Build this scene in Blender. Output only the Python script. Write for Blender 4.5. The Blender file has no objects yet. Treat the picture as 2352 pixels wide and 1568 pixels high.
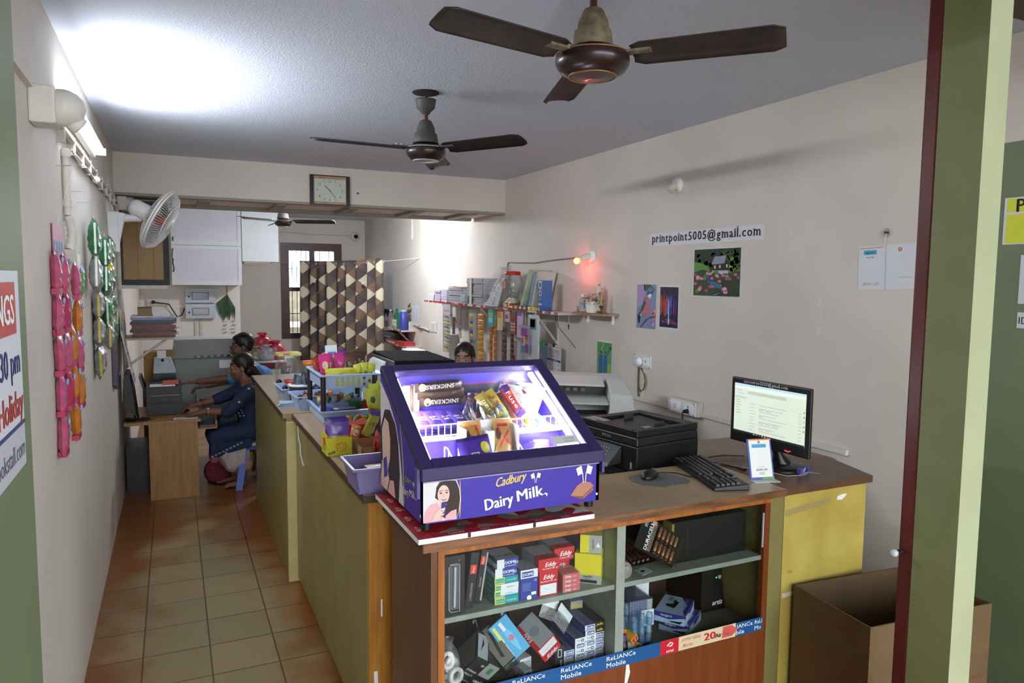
import bpy, bmesh, math, random
from mathutils import Matrix, Vector, Euler
import numpy as np
random.seed(7)
PI = math.pi
SC = bpy.context.scene
C = SC.collection
# ---------------------------------------------------------------- camera
cam_d = bpy.data.cameras.new('camera')
cam = bpy.data.objects.new('camera', cam_d)
C.objects.link(cam)
cam_d.sensor_width = 36.0
cam_d.lens = 1658.844 / 2352 * 36.0
cam_d.clip_start = 0.03
yaw, pitch, roll = 0.4394, 0.0855, 0.0099
Fv = Vector((math.sin(yaw)*math.cos(pitch), math.cos(yaw)*math.cos(pitch), -math.sin(pitch)))
r0 = Vector((math.cos(yaw), -math.sin(yaw), 0)); u0 = r0.cross(Fv)
rv = r0*math.cos(roll) + u0*math.sin(roll); uv = -r0*math.sin(roll) + u0*math.cos(roll)
cm = Matrix((rv, uv, -Fv)).transposed().to_4x4(); cm.translation = Vector((0, 0, 1.8791))
cam.matrix_world = cm
SC.camera = cam
SC.view_settings.view_transform = 'Standard'
SC.view_settings.look = 'None'
SC.view_settings.gamma = 1
SC.view_settings.use_curve_mapping = False
SC.view_settings.exposure = 0.55
SC.cycles.max_bounces = 10
SC.cycles.transparent_max_bounces = 16
SC.cycles.caustics_reflective = False
SC.cycles.caustics_refractive = False
SC.cycles.use_denoising = True
SC.cycles.sample_clamp_indirect = 4.0
# ---------------------------------------------------------------- sky (overcast daylight through the open front and the back window)
W = bpy.data.worlds.new('sky'); SC.world = W; W.use_nodes = True
bg = W.node_tree.nodes['Background']
bg.inputs[0].default_value = (0.86, 0.93, 1.0, 1)
bg.inputs[1].default_value = 6.0

def area(name, loc, rot, sx, sy, power, col=(1, 1, 1), parent=None, spread=None):
    d = bpy.data.lights.new(name, 'AREA'); d.shape = 'RECTANGLE'; d.size = sx; d.size_y = sy
    d.energy = power; d.color = col
    if spread: d.spread = spread
    o = bpy.data.objects.new(name, d); C.objects.link(o); o.location = loc; o.rotation_euler = rot
    if parent: o.parent = parent
    return o
TUBE_E = 24.0      # emission of the tube on the left wall
LAMP2_W = 105.0     # round lamp behind the beam
CASE_W = 4.2       # light strips of the display case
# ---------------------------------------------------------------- materials
def lin(h):
    h = h.lstrip('#')
    c = [int(h[i:i+2], 16)/255 for i in (0, 2, 4)]
    return tuple((x/12.92 if x <= 0.04045 else ((x+0.055)/1.055)**2.4) for x in c) + (1,)
MATS = {}
def mat(hexc, rough=0.55, metal=0.0, var=0.05, scale=12.0, bump=0.0, emit=0.0, spec=0.4, stretch=None, hex2=None, trans=0.0, alpha=1.0, coat=0.0):
    key = (hexc, rough, metal, var, scale, bump, emit, spec, stretch, hex2, trans, alpha, coat)
    if key in MATS: return MATS[key]
    m = bpy.data.materials.new('m_' + hexc.strip('#')); m.use_nodes = True
    nt = m.node_tree; b = nt.nodes['Principled BSDF']
    c = lin(hexc)
    b.inputs['Roughness'].default_value = rough; b.inputs['Metallic'].default_value = metal
    b.inputs['Specular IOR Level'].default_value = spec
    if coat: b.inputs['Coat Weight'].default_value = coat
    if trans: b.inputs['Transmission Weight'].default_value = trans
    if alpha < 1: b.inputs['Alpha'].default_value = alpha
    if var > 0 or bump > 0:
        tc = nt.nodes.new('ShaderNodeTexCoord'); mp = nt.nodes.new('ShaderNodeMapping')
        if stretch: mp.inputs['Scale'].default_value = stretch
        nz = nt.nodes.new('ShaderNodeTexNoise'); nz.inputs['Scale'].default_value = scale; nz.inputs['Detail'].default_value = 4
        nt.links.new(tc.outputs['Object'], mp.inputs[0]); nt.links.new(mp.outputs[0], nz.inputs[0])
        mx = nt.nodes.new('ShaderNodeMix'); mx.data_type = 'RGBA'
        c2 = lin(hex2) if hex2 else tuple(x*(1-2*var) for x in c[:3]) + (1,)
        c1 = c if hex2 else tuple(min(1, x*(1+var)) for x in c[:3]) + (1,)
        mx.inputs['A'].default_value = c1; mx.inputs['B'].default_value = c2
        rp = nt.nodes.new('ShaderNodeMapRange'); rp.inputs[1].default_value = 0.35; rp.inputs[2].default_value = 0.65
        nt.links.new(nz.outputs[0], rp.inputs[0]); nt.links.new(rp.outputs[0], mx.inputs['Factor'])
        nt.links.new(mx.outputs['Result'], b.inputs['Base Color'])
        if emit: nt.links.new(mx.outputs['Result'], b.inputs['Emission Color'])
        if bump:
            bp = nt.nodes.new('ShaderNodeBump'); bp.inputs['Strength'].default_value = bump; bp.inputs['Distance'].default_value = 0.004
            nt.links.new(nz.outputs[0], bp.inputs['Height']); nt.links.new(bp.outputs[0], b.inputs['Normal'])
    else:
        b.inputs['Base Color'].default_value = c
        if emit: b.inputs['Emission Color'].default_value = c
    if emit: b.inputs['Emission Strength'].default_value = emit
    MATS[key] = m
    return m
def flat(h, rough=0.5, **k): return mat(h, rough, var=0.0, **k)
def clear(name, tint='#ffffff', gloss=0.10, film=0.0, filmhex='#ffffff', rough=0.05):
    """thin clear sheet: see-through with a fresnel reflection, optional milky film"""
    key = ('clear', tint, gloss, film, filmhex, rough)
    if key in MATS: return MATS[key]
    m = bpy.data.materials.new(name); m.use_nodes = True; nt = m.node_tree; nt.nodes.remove(nt.nodes['Principled BSDF'])
    out = nt.nodes['Material Output']
    t = nt.nodes.new('ShaderNodeBsdfTransparent'); t.inputs[0].default_value = lin(tint)
    g = nt.nodes.new('ShaderNodeBsdfGlossy'); g.inputs['Roughness'].default_value = rough
    lw = nt.nodes.new('ShaderNodeLayerWeight'); lw.inputs[0].default_value = 0.25
    mr = nt.nodes.new('ShaderNodeMapRange'); mr.inputs[3].default_value = gloss*0.25; mr.inputs[4].default_value = min(1, gloss*3)
    nt.links.new(lw.outputs['Fresnel'], mr.inputs[0])
    mx = nt.nodes.new('ShaderNodeMixShader'); nt.links.new(mr.outputs[0], mx.inputs[0])
    nt.links.new(t.outputs[0], mx.inputs[1]); nt.links.new(g.outputs[0], mx.inputs[2])
    last = mx
    if film > 0:
        d = nt.nodes.new('ShaderNodeBsdfDiffuse'); d.inputs[0].default_value = lin(filmhex)
        m2 = nt.nodes.new('ShaderNodeMixShader'); m2.inputs[0].default_value = film
        nt.links.new(mx.outputs[0], m2.inputs[1]); nt.links.new(d.outputs[0], m2.inputs[2]); last = m2
    nt.links.new(last.outputs[0], out.inputs[0])
    MATS[key] = m
    return m
# ---------------------------------------------------------------- mesh builder
TXT = {}
def text2d(s):
    if s in TXT: return TXT[s]
    cu = bpy.data.curves.new('t', 'FONT'); cu.body = s; cu.size = 1.0; cu.resolution_u = 2; cu.fill_mode = 'FRONT'
    o = bpy.data.objects.new('t', cu); C.objects.link(o)
    bpy.context.view_layer.update()
    dg = bpy.context.evaluated_depsgraph_get()
    me = bpy.data.meshes.new_from_object(o.evaluated_get(dg))
    vs = [(v.co.x, v.co.y) for v in me.vertices]; fs = [tuple(p.vertices) for p in me.polygons]
    fl = []
    for f in fs:
        a = 0
        for i in range(len(f)):
            x1, y1 = vs[f[i]]; x2, y2 = vs[f[(i+1) % len(f)]]; a += x1*y2-x2*y1
        fl.append(f if a > 0 else tuple(reversed(f)))
    bpy.data.objects.remove(o); bpy.data.curves.remove(cu); bpy.data.meshes.remove(me)
    if vs:
        x0 = min(v[0] for v in vs); x1 = max(v[0] for v in vs)
    else: x0 = x1 = 0
    TXT[s] = (vs, fl, x0, x1)
    return TXT[s]

class B:
    def __init__(s): s.v = []; s.f = []; s.mi = []; s.sm = []; s.mats = []; s.M = Matrix()
    def add(s, vs, fs, m, smooth=False):
        if m not in s.mats: s.mats.append(m)
        k = s.mats.index(m); n = len(s.v)
        s.v += [tuple(s.M @ Vector(v)) for v in vs]
        s.f += [tuple(i+n for i in f) for f in fs]
        s.mi += [k]*len(fs); s.sm += [smooth]*len(fs)
        return s
    def box(s, c, d, m, R=None):
        x, y, z = (q/2 for q in d)
        vs = [(a, b, e) for a in (-x, x) for b in (-y, y) for e in (-z, z)]
        if R is not None:
            vs = [R @ Vector(v) for v in vs]
        vs = [(v[0]+c[0], v[1]+c[1], v[2]+c[2]) for v in vs]
        return s.add(vs, [(0,1,3,2),(4,6,7,5),(0,4,5,1),(2,3,7,6),(0,2,6,4),(1,5,7,3)], m)
    def bb(s, x0, x1, y0, y1, z0, z1, m):
        return s.box(((x0+x1)/2, (y0+y1)/2, (z0+z1)/2), (x1-x0, y1-y0, z1-z0), m)
    def hexa(s, bot, top, m):
        """8-corner solid from 4 bottom + 4 top points (counter-clockwise seen from above)"""
        return s.add(list(bot)+list(top), [(3,2,1,0),(4,5,6,7),(0,1,5,4),(1,2,6,5),(2,3,7,6),(3,0,4,7)], m)
    def lathe(s, prof, m, n=20, axis='z', c=(0,0,0), smooth=True, caps=True):
        vs = []; fs = []
        for r, z in prof:
            for i in range(n):
                a = 2*PI*i/n
                p = (r*math.cos(a), r*math.sin(a), z)
                if axis == 'x': p = (p[2], p[0], p[1])
                elif axis == 'y': p = (p[1], p[2], p[0])
                vs.append((p[0]+c[0], p[1]+c[1], p[2]+c[2]))
        for j in range(len(prof)-1):
            for i in range(n):
                fs.append((j*n+i, j*n+(i+1) % n, (j+1)*n+(i+1) % n, (j+1)*n+i))
        s.add(vs, fs, m, smooth)
        if caps:
            k = len(prof)-1
            if prof[0][0] > 1e-5: s.add(vs[:n], [tuple(reversed(range(n)))], m)
            if prof[k][0] > 1e-5: s.add(vs[k*n:], [tuple(range(n))], m)
        return s
    def cyl(s, a, b, r, m, n=14, r2=None, smooth=True):
        return s.tube([a, b], [r, r if r2 is None else r2], m, n, smooth)
    def tube(s, pts, r, m, n=8, smooth=True):
        pts = [Vector(p) for p in pts]
        rs = r if isinstance(r, (list, tuple)) else [r]*len(pts)
        vs = []; fs = []; up = None
        for i, p in enumerate(pts):
            d = (pts[min(i+1, len(pts)-1)] - pts[max(i-1, 0)]).normalized()
            if up is None:
                up = d.orthogonal().normalized()
            else:
                up = (up - d*up.dot(d))
                up = up.normalized() if up.length > 1e-6 else d.orthogonal().normalized()
            w = d.cross(up)
            for k in range(n):
                a = 2*PI*k/n
                vs.append(tuple(p + (up*math.cos(a) + w*math.sin(a))*rs[i]))
        for j in range(len(pts)-1):
            for i in range(n):
                fs.append((j*n+i, j*n+(i+1) % n, (j+1)*n+(i+1) % n, (j+1)*n+i))
        s.add(vs, fs, m, smooth)
        s.add(vs[:n], [tuple(reversed(range(n)))], m); s.add(vs[-n:], [tuple(range(n))], m)
        return s
    def sphere(s, c, r, m, n=14, k=9, sc=(1,1,1)):
        prof = [(max(1e-6, r*math.sin(PI*i/k)), -r*math.cos(PI*i/k)) for i in range(k+1)]
        b = B(); b.lathe(prof, m, n, caps=False)
        return s.add([(v[0]*sc[0]+c[0], v[1]*sc[1]+c[1], v[2]*sc[2]+c[2]) for v in b.v], b.f, m, True)
    def prism(s, poly, z0, z1, m, smooth=False):
        """poly (x,y) counter-clockwise, extruded z0..z1"""
        n = len(poly)
        vs = [(x, y, z0) for x, y in poly] + [(x, y, z1) for x, y in poly]
        s.add(vs, [tuple(reversed(range(n))), tuple(range(n, 2*n))], m)
        return s.add(vs, [(i, (i+1) % n, n+(i+1) % n, n+i) for i in range(n)], m, smooth)
    def quad(s, o, u, v, m):
        o, u, v = Vector(o), Vector(u), Vector(v)
        return s.add([o, o+u, o+u+v, o+v], [(0,1,2,3)], m)
    def poly(s, o, u, v, pts, m, lift=0.0):
        o, u, v = Vector(o), Vector(u), Vector(v); n = u.cross(v).normalized()*lift
        return s.add([o+u*a+v*b+n for a, b in pts], [tuple(range(len(pts)))], m)
    def text(s, t, o, u, v, h, m, align='C', width=None, shear=0.0, lift=0.0006, bold=0.0, surf=None, ys=1.0):
        """cap height h (m); o = centre of the line at mid cap height; u right, v up; width squeezes to fit"""
        vs, fs, x0, x1 = text2d(t)
        k = h/0.72; w = (x1-x0)*k
        kx = k if width is None else k*width/max(w, 1e-6)
        if width is not None: w = width
        off = {'C': -w/2, 'L': 0, 'R': -w}[align]
        o, u, v = Vector(o), Vector(u).normalized(), Vector(v).normalized(); n = u.cross(v)
        for di, db in enumerate([0.0] if not bold else [-bold*h, 0.0, bold*h]):
            pts = []
            for a, b in vs:
                X = (a-x0)*kx + off + b*k*shear + db; Y = (b-0.36)*k*ys
                pts.append(o + u*X + v*Y + n*(lift + di*.00022) if surf is None else surf(X, Y))
            s.add(pts, fs, m)
        return s
    def make(s, name, parent=None, loc=(0,0,0), rot=(0,0,0), bevel=0.0, seg=2, sub=0, solid=0.0):
        me = bpy.data.meshes.new(name); me.from_pydata(s.v, [], s.f)
        for m in s.mats: me.materials.append(m)
        me.polygons.foreach_set('material_index', s.mi); me.polygons.foreach_set('use_smooth', s.sm)
        me.update()
        o = bpy.data.objects.new(name, me); C.objects.link(o)
        o.location = loc; o.rotation_euler = rot
        if parent is not None: o.parent = parent
        if solid:
            q = o.modifiers.new('s', 'SOLIDIFY'); q.thickness = solid; q.offset = 0
        if bevel:
            q = o.modifiers.new('b', 'BEVEL'); q.width = bevel; q.segments = seg; q.limit_method = 'ANGLE'; q.angle_limit = 0.6
        if sub:
            q = o.modifiers.new('u', 'SUBSURF'); q.levels = sub; q.render_levels = sub
        return o
def tag(o, label, cat, group=None, kind=None):
    o['label'] = label; o['category'] = cat
    if group: o['group'] = group
    if kind: o['kind'] = kind
    return o
def thing(name, label, cat, loc=(0,0,0), rot=(0,0,0), group=None):
    o = bpy.data.objects.new(name, None); C.objects.link(o); o.empty_display_size = 0.05
    o.location = loc; o.rotation_euler = rot if not isinstance(rot, (int, float)) else (0, 0, rot)
    return tag(o, label, cat, group)
def struct(name, b, label, cat, **k):
    o = b.make(name, **k); o['kind'] = 'structure'; o['label'] = label; o['category'] = cat
    return o
def dup(o, parent=None, loc=None, rot=None, label=None, group=None):
    c = o.copy(); C.objects.link(c)
    if parent is not None: c.parent = parent
    if loc is not None: c.location = loc
    if rot is not None: c.rotation_euler = rot
    if label: c['label'] = label
    if group: c['group'] = group
    for ch in list(o.children):
        dup(ch, c)
    return c
def Rz(a): return Matrix.Rotation(a, 3, 'Z')
def Rx(a): return Matrix.Rotation(a, 3, 'X')
def Ry(a): return Matrix.Rotation(a, 3, 'Y')
# faces of a carton: outward frame (origin, right, up) so decals read correctly from outside
def face(d, f):
    x, y, z = d[0]/2, d[1]/2, d[2]/2
    return {'F': ((-x,-y,-z), (2*x,0,0), (0,0,2*z)), 'K': ((x,y,-z), (-2*x,0,0), (0,0,2*z)),
            'L': ((-x,y,-z), (0,-2*y,0), (0,0,2*z)), 'R': ((x,-y,-z), (0,2*y,0), (0,0,2*z)),
            'T': ((-x,-y,z), (2*x,0,0), (0,2*y,0)), 'U': ((-x,y,-z), (2*x,0,0), (0,-2*y,0))}[f]
def decal(b, d, f, it, k=1):
    """it: ('r',u0,v0,u1,v1,mat) ('t',text,u,v,h,mat[,opts]) ('c',u,v,radius_m,mat) ('p',[(u,v)..],mat)"""
    o, u, v = (Vector(q) for q in face(d, f)); U, V = u.length, v.length
    c = Vector((d[0]/2*0, 0, 0)); lift = 0.0004*k
    n = u.cross(v).normalized()
    if it[0] == 'r':
        _, u0_, v0_, u1_, v1_, m = it
        b.add([o+u*a+v*e+n*lift for a, e in ((u0_,v0_),(u1_,v0_),(u1_,v1_),(u0_,v1_))], [(0,1,2,3)], m)
    elif it[0] == 't':
        op = it[6] if len(it) > 6 else {}
        op = dict(op); uu, vv = u.normalized(), v.normalized()
        a = op.pop('a', 0.0)
        if a: uu, vv = uu*math.cos(a)+vv*math.sin(a), -uu*math.sin(a)+vv*math.cos(a)
        b.text(it[1], o+u*it[2]+v*it[3], uu, vv, it[4]*V, it[5], lift=lift+0.0003, **op)
    elif it[0] == 'c':
        _, cu, cv, r, m = it
        b.add([o+u*cu+v*cv+n*lift+u.normalized()*r*math.cos(t*PI/10)+v.normalized()*r*math.sin(t*PI/10) for t in range(20)], [tuple(range(20))], m)
    elif it[0] == 'p':
        b.add([o+u*a+v*e+n*lift for a, e in it[1]], [tuple(range(len(it[1])))], it[2])
def carton(d, base, faces=None, decals=(), z0=True):
    """carton body with its bottom centre at the origin"""
    b = B()
    if z0: b.M = Matrix.Translation((0, 0, d[2]/2))
    fm = faces or {}
    for f in 'FKLRTU':
        o, u, v = (Vector(q) for q in face(d, f))
        b.add([o, o+u, o+u+v, o+v], [(0,1,2,3)], fm.get(f, base))
    for i, (f, it) in enumerate(decals): decal(b, d, f, it, k=1+i*0.25)
    return b
def weld(b):
    return b
# ================================================================ ROOM
H = 2.906; XL = -0.42; XR = 3.165; YB = 13.01; Y1 = 11.53
WHITE = flat('#f4f4f2', 0.5); BLACK = flat('#111113', 0.45); INK = flat('#15161c', 0.7)
def wallmat():
    m = mat('#d9d0c6', 0.75, var=0.03, scale=1.6, bump=0.12)
    return m
M_wall = wallmat()
M_wall2 = mat('#dedad2', 0.75, var=0.03, scale=1.6, bump=0.1)
M_ceil = mat('#d3dae9', 0.85, var=0.02, scale=120, bump=0.8)
M_olive = mat('#7d8057', 0.5, var=0.035, scale=9, bump=0.05)
M_olived = mat('#6f7a5a', 0.5, var=0.03, scale=7, bump=0.05)
M_olive_daylit = mat('#a3a784', 0.5, var=0.03, scale=5)
M_maroon = mat('#5e241f', 0.35, var=0.15, scale=18, stretch=(1, 1, 0.2))
M_brownbeam = mat('#4a2c26', 0.5)
# floor: glazed terracotta tiles, pale where worn along the middle of the aisle
m = bpy.data.materials.new('floor_tiles'); m.use_nodes = True; nt = m.node_tree; bs = nt.nodes['Principled BSDF']
def nd(t, **k):
    n = nt.nodes.new(t)
    for a, v in k.items(): setattr(n, a, v)
    return n
def ln(a, b): nt.links.new(a, b)
tc = nd('ShaderNodeTexCoord'); mp = nd('ShaderNodeMapping'); mp.inputs['Location'].default_value = (0.1799+0.305*4, -4.4727+0.305*30, 0)
ln(tc.outputs['Object'], mp.inputs[0])
br = nd('ShaderNodeTexBrick'); br.offset = 0.0; br.squash = 1.0
br.inputs['Scale'].default_value = 1.0; br.inputs['Brick Width'].default_value = 0.305; br.inputs['Row Height'].default_value = 0.305
br.inputs['Mortar Size'].default_value = 0.0045; br.inputs['Mortar Smooth'].default_value = 0.3; br.inputs['Bias'].default_value = 0
br.inputs['Color1'].default_value = (1, 1, 1, 1); br.inputs['Color2'].default_value = (0.86, 0.86, 0.86, 1); br.inputs['Mortar'].default_value = (0.34, 0.30, 0.24, 1)
ln(mp.outputs[0], br.inputs[0])
n1 = nd('ShaderNodeTexNoise'); n1.inputs['Scale'].default_value = 3.6; n1.inputs['Detail'].default_value = 5; ln(tc.outputs['Object'], n1.inputs[0])
sx = nd('ShaderNodeSeparateXYZ'); ln(tc.outputs['Object'], sx.inputs[0])
d1 = nd('ShaderNodeMath', operation='SUBTRACT'); ln(sx.outputs[0], d1.inputs[0]); d1.inputs[1].default_value = 0.13
d2 = nd('ShaderNodeMath', operation='ABSOLUTE'); ln(d1.outputs[0], d2.inputs[0])
d3 = nd('ShaderNodeMath', operation='MULTIPLY_ADD'); ln(n1.outputs[0], d3.inputs[0]); d3.inputs[1].default_value = 0.75; ln(d2.outputs[0], d3.inputs[2])
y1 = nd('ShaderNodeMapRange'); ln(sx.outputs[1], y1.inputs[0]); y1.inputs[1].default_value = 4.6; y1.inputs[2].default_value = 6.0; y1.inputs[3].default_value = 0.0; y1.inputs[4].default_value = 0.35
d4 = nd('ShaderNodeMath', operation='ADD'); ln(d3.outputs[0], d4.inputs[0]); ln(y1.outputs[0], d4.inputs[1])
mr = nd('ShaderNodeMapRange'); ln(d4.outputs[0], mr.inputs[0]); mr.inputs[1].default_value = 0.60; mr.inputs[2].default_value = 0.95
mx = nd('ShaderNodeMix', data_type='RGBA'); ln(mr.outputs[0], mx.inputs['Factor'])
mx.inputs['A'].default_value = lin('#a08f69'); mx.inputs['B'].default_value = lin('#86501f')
m2 = nd('ShaderNodeMix', data_type='RGBA', blend_type='MULTIPLY'); m2.inputs['Factor'].default_value = 1.0
ln(mx.outputs['Result'], m2.inputs['A']); ln(br.outputs['Color'], m2.inputs['B']); ln(m2.outputs['Result'], bs.inputs['Base Color'])
bs.inputs['Roughness'].default_value = 0.32
bp = nd('ShaderNodeBump'); bp.inputs['Strength'].default_value = 0.25; bp.inputs['Distance'].default_value = 0.003; bp.invert = True
ln(br.outputs['Fac'], bp.inputs['Height']); ln(bp.outputs[0], bs.inputs['Normal'])
M_floor = m
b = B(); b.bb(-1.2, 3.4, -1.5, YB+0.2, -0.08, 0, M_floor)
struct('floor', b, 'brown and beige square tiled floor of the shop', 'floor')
b = B(); b.bb(XL-0.2, XR+0.2, 0.9, YB+0.2, H, H+0.1, M_ceil)
struct('ceiling', b, 'white stippled plaster ceiling above both fans', 'ceiling')
b = B(); b.bb(XL-0.15, XL, 1.45, Y1, 0, H, M_wall)
b.bb(XL-0.001, XL+0.02, 1.46, 2.9, 2.50, 2.56, M_wall)
struct('wall_left', b, 'long cream wall with a tube light and hanging snack strips', 'wall')
b = B(); b.bb(XR, XR+0.15, 2.0, YB, 0, H, M_wall)
# flakes of torn paint and tape marks
for (y, z, w, h) in ((2.83,1.78,.018,.05),(2.82,1.71,.016,.03),(2.83,1.62,.018,.035),(4.72,1.36,.03,.035),(4.62,1.27,.012,.05),(4.58,1.27,.01,.04),(4.3,1.86,.012,.04),(4.29,1.95,.016,.016),(3.05,2.16,.02,.025),(3.62,1.26,.012,.04),(4.08,1.92,.015,.012)):
    b.bb(XR-0.0006, XR, y-w/2, y+w/2, z-h/2, z+h/2, flat('#d8d8dc', .6))
struct('wall_right', b, 'long cream wall with posters and printed mail address', 'wall')
b = B(); b.bb(XR, XR+0.15, -0.6, 2.0, 0, 2.467, M_olived); b.bb(XR, XR+0.15, -0.6, 2.0, 2.467, H, M_wall)
struct('wall_front_right', b, 'outer side wall painted olive below and cream above', 'wall')
# back wall with the window opening
wx0, wx1, wz0, wz1 = 1.72, 2.72, 0.84, 2.455
b = B(); b.bb(0.7, wx0, YB, YB+0.2, 0, H, M_wall); b.bb(wx1, XR+0.15, YB, YB+0.2, 0, H, M_wall)
b.bb(wx0, wx1, YB, YB+0.2, 0, wz0, M_wall); b.bb(wx0, wx1, YB, YB+0.2, wz1, H, M_wall)
struct('wall_back', b, 'cream back wall around the barred window', 'wall')
b = B(); b.bb(XL-0.15, 0.914, Y1, Y1+0.12, 0, H, M_wall2); b.bb(0.80, 0.914, Y1+0.12, YB, 0, H, M_wall)
struct('wall_back_left', b, 'white wall behind the cupboards and meter boxes', 'wall')
# beam / loft slab across the room
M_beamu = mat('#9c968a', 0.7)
b = B(); b.bb(XL, XR, 6.93, 7.85, 2.575, H, M_wall)
bo = struct('trim_beam', b, 'deep cream beam crossing the ceiling under the clock', 'beam')
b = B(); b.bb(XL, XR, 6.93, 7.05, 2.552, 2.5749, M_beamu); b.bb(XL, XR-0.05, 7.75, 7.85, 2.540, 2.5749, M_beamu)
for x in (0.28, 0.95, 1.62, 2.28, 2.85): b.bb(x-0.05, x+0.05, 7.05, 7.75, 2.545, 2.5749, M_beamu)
b.make('soffit_frame', bo)
# window
M_wframe = mat('#4c2a2b', 0.4, var=0.1, scale=10)
wn = B(); fw = 0.115
wn.bb(wx0-.02, wx0+fw, YB-.03, YB+.1, wz0-.02, wz1+.02, M_wframe); wn.bb(wx1-fw, wx1+.02, YB-.03, YB+.1, wz0-.02, wz1+.02, M_wframe)
wn.bb(wx0+fw, wx1-fw, YB-.03, YB+.1, wz1-fw, wz1+.02, M_wframe); wn.bb(wx0+fw, wx1-fw, YB-.03, YB+.1, wz0-.02, wz0+.075, M_wframe)
wn.bb(2.18, 2.27, YB-.02, YB+.08, wz0+.07, wz1-fw, M_wframe); wn.bb(wx0+fw, wx1-fw, YB-.025, YB+.08, 1.64, 1.71, M_wframe)
wo = struct('window_1', wn, 'tall barred window with a maroon wooden frame, half behind the curtain', 'window')
wb = B()
for k in range(9):
    x = wx0+fw+0.08*k+0.06
    wb.cyl((x, YB+.06, wz0+.05), (x, YB+.06, wz1-fw), 0.006, flat('#2d2224'), 6)
for z in (2.03, 1.25): wb.bb(wx0+fw, wx1-fw, YB+.05, YB+.07, z-.006, z+.006, flat('#2d2224'))
wb.make('window_bars', wo)
g = B(); g.bb(wx0+fw, wx1-fw, YB+.085, YB+.089, wz0+.07, wz1-fw, clear('window_glass', '#f4faff', 0.05)); g.make('window_pane', wo)
# what stands outside the window
b = B(); b.bb(-2, 6, 15.0, 15.2, 0, 1.62, mat('#8a7f66', 0.9, var=.15, scale=6)); b.bb(-2, 2.02, 14.6, 14.7, 0, 1.6, mat('#e8e8ea', .8)); b.bb(1.95,2.03,14.5,14.7,0,2.2,mat('#b98a86',.8))
b.bb(2.05, 3.2, 14.7, 14.9, .9, 1.0, mat('#e6e2d8', .8))
tag(b.make('boundary_wall'), 'weathered yard wall seen through the window bars', 'wall')
b = B(); b.bb(-6, 8, YB+.25, 30, -0.3, -0.1, mat('#b9b2a4', .9)); b.bb(-8, 8, -14, -1.5, -0.3, -0.1, mat('#8f8a80', .9))
struct('ground', b, 'bare ground outside the building', 'ground')
# left door jamb, column on the right, lintel
b = B(); b.bb(-1.2, -0.225, 0.6, 1.45, 0, 3.2, M_olived); b.bb(-1.2, XL, 1.45, 1.6, 0, H, M_wall)
struct('wall_front_left', b, 'olive painted jamb at the left of the entrance', 'wall')
b = B(); b.bb(2.0, 2.095, 1.2675, 1.40, 0, 3.2, M_olive)
b.add([(2.0,1.2674,0),(2.095,1.2674,0),(2.095,1.2674,3.2),(2.0,1.2674,3.2)], [(0,1,2,3)], M_olive_daylit)  # front face painted paler olive for the daylight it catches
struct('trim_column', b, 'olive column at the right of the entrance, daylight painted on its front edge', 'column')
b = B(); b.bb(2.0, 2.05, 1.40, 1.447, 0, 3.2, M_maroon)
o = struct('trim_shutter_rail', b, 'maroon steel shutter rail on the olive column', 'rail', bevel=.006)
k = B(); k.cyl((1.995,1.43,1.065),(1.965,1.43,1.065),.008,flat('#2a2a2c',.3)); k.sphere((1.96,1.43,1.065),.012,flat('#c8c8cc',.2)); k.make('latch_pin', o)
b = B(); b.bb(-1.2, XR+.15, 1.27, 1.42, 2.735, 3.2, M_olive); b.bb(-1.2, XR+.15, 1.25, 1.42, 2.69, 2.735, M_brownbeam)
struct('trim_lintel', b, 'olive lintel with a dark brown lower edge over the entrance', 'lintel')
# unseen awning slab, added to hold back daylight at the shop front
b = B(); b.bb(-3, 6, -3.2, 0.9, 3.2, 3.3, mat('#8d8d88', .9))
struct('trim_added_awning', b, 'unseen awning slab added over the shop front to limit daylight', 'awning')
b = B(); b.bb(-1.35,-1.2,-3.2,1.6,0,3.2,M_olived); struct('wall_outer_left', b, 'olive outer wall left of the entrance', 'wall')
# ================================================================ LAMPS
STEEL = flat('#b9bcc0', 0.3, metal=0.6); PVC = mat('#d9d4ca', 0.5, var=.03, scale=20); PVCD = mat('#c9c3b6', 0.5, var=.05, scale=14)
def tube_light(label, loc, length, power, rot=(0,0,0), tilt=0.5):
    """batten along local y, wall on the -x side"""
    t = thing('tube_light', label, 'lamp', loc, rot)
    b = B(); b.bb(0, .03, -length/2-.03, length/2+.03, -.03, .03, WHITE); b.make('batten', t, bevel=.004)
    for s_ in (-1, 1):
        b = B(); b.bb(.03, .085, s_*(length/2-.005)-.015, s_*(length/2-.005)+.015, -.02, .02, WHITE); b.make('lamp_holder', t)
    e = mat('#f2f7ff', 0.4, var=0, emit=TUBE_E)
    b = B(); b.cyl((.065, -length/2+.02, 0), (.065, length/2-.02, 0), .016, e, 12); b.make('lamp_tube', t)
    area('tube_glow', (.10, 0, .005), (0, -PI/2-.08, 0), .04, length-.06, power, (0.88, 0.94, 1.0), t)
    return t
tube_light('glowing white tube light high on the left wall', (XL+.004, 4.28, 2.60), 1.32, 19.5)
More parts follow.
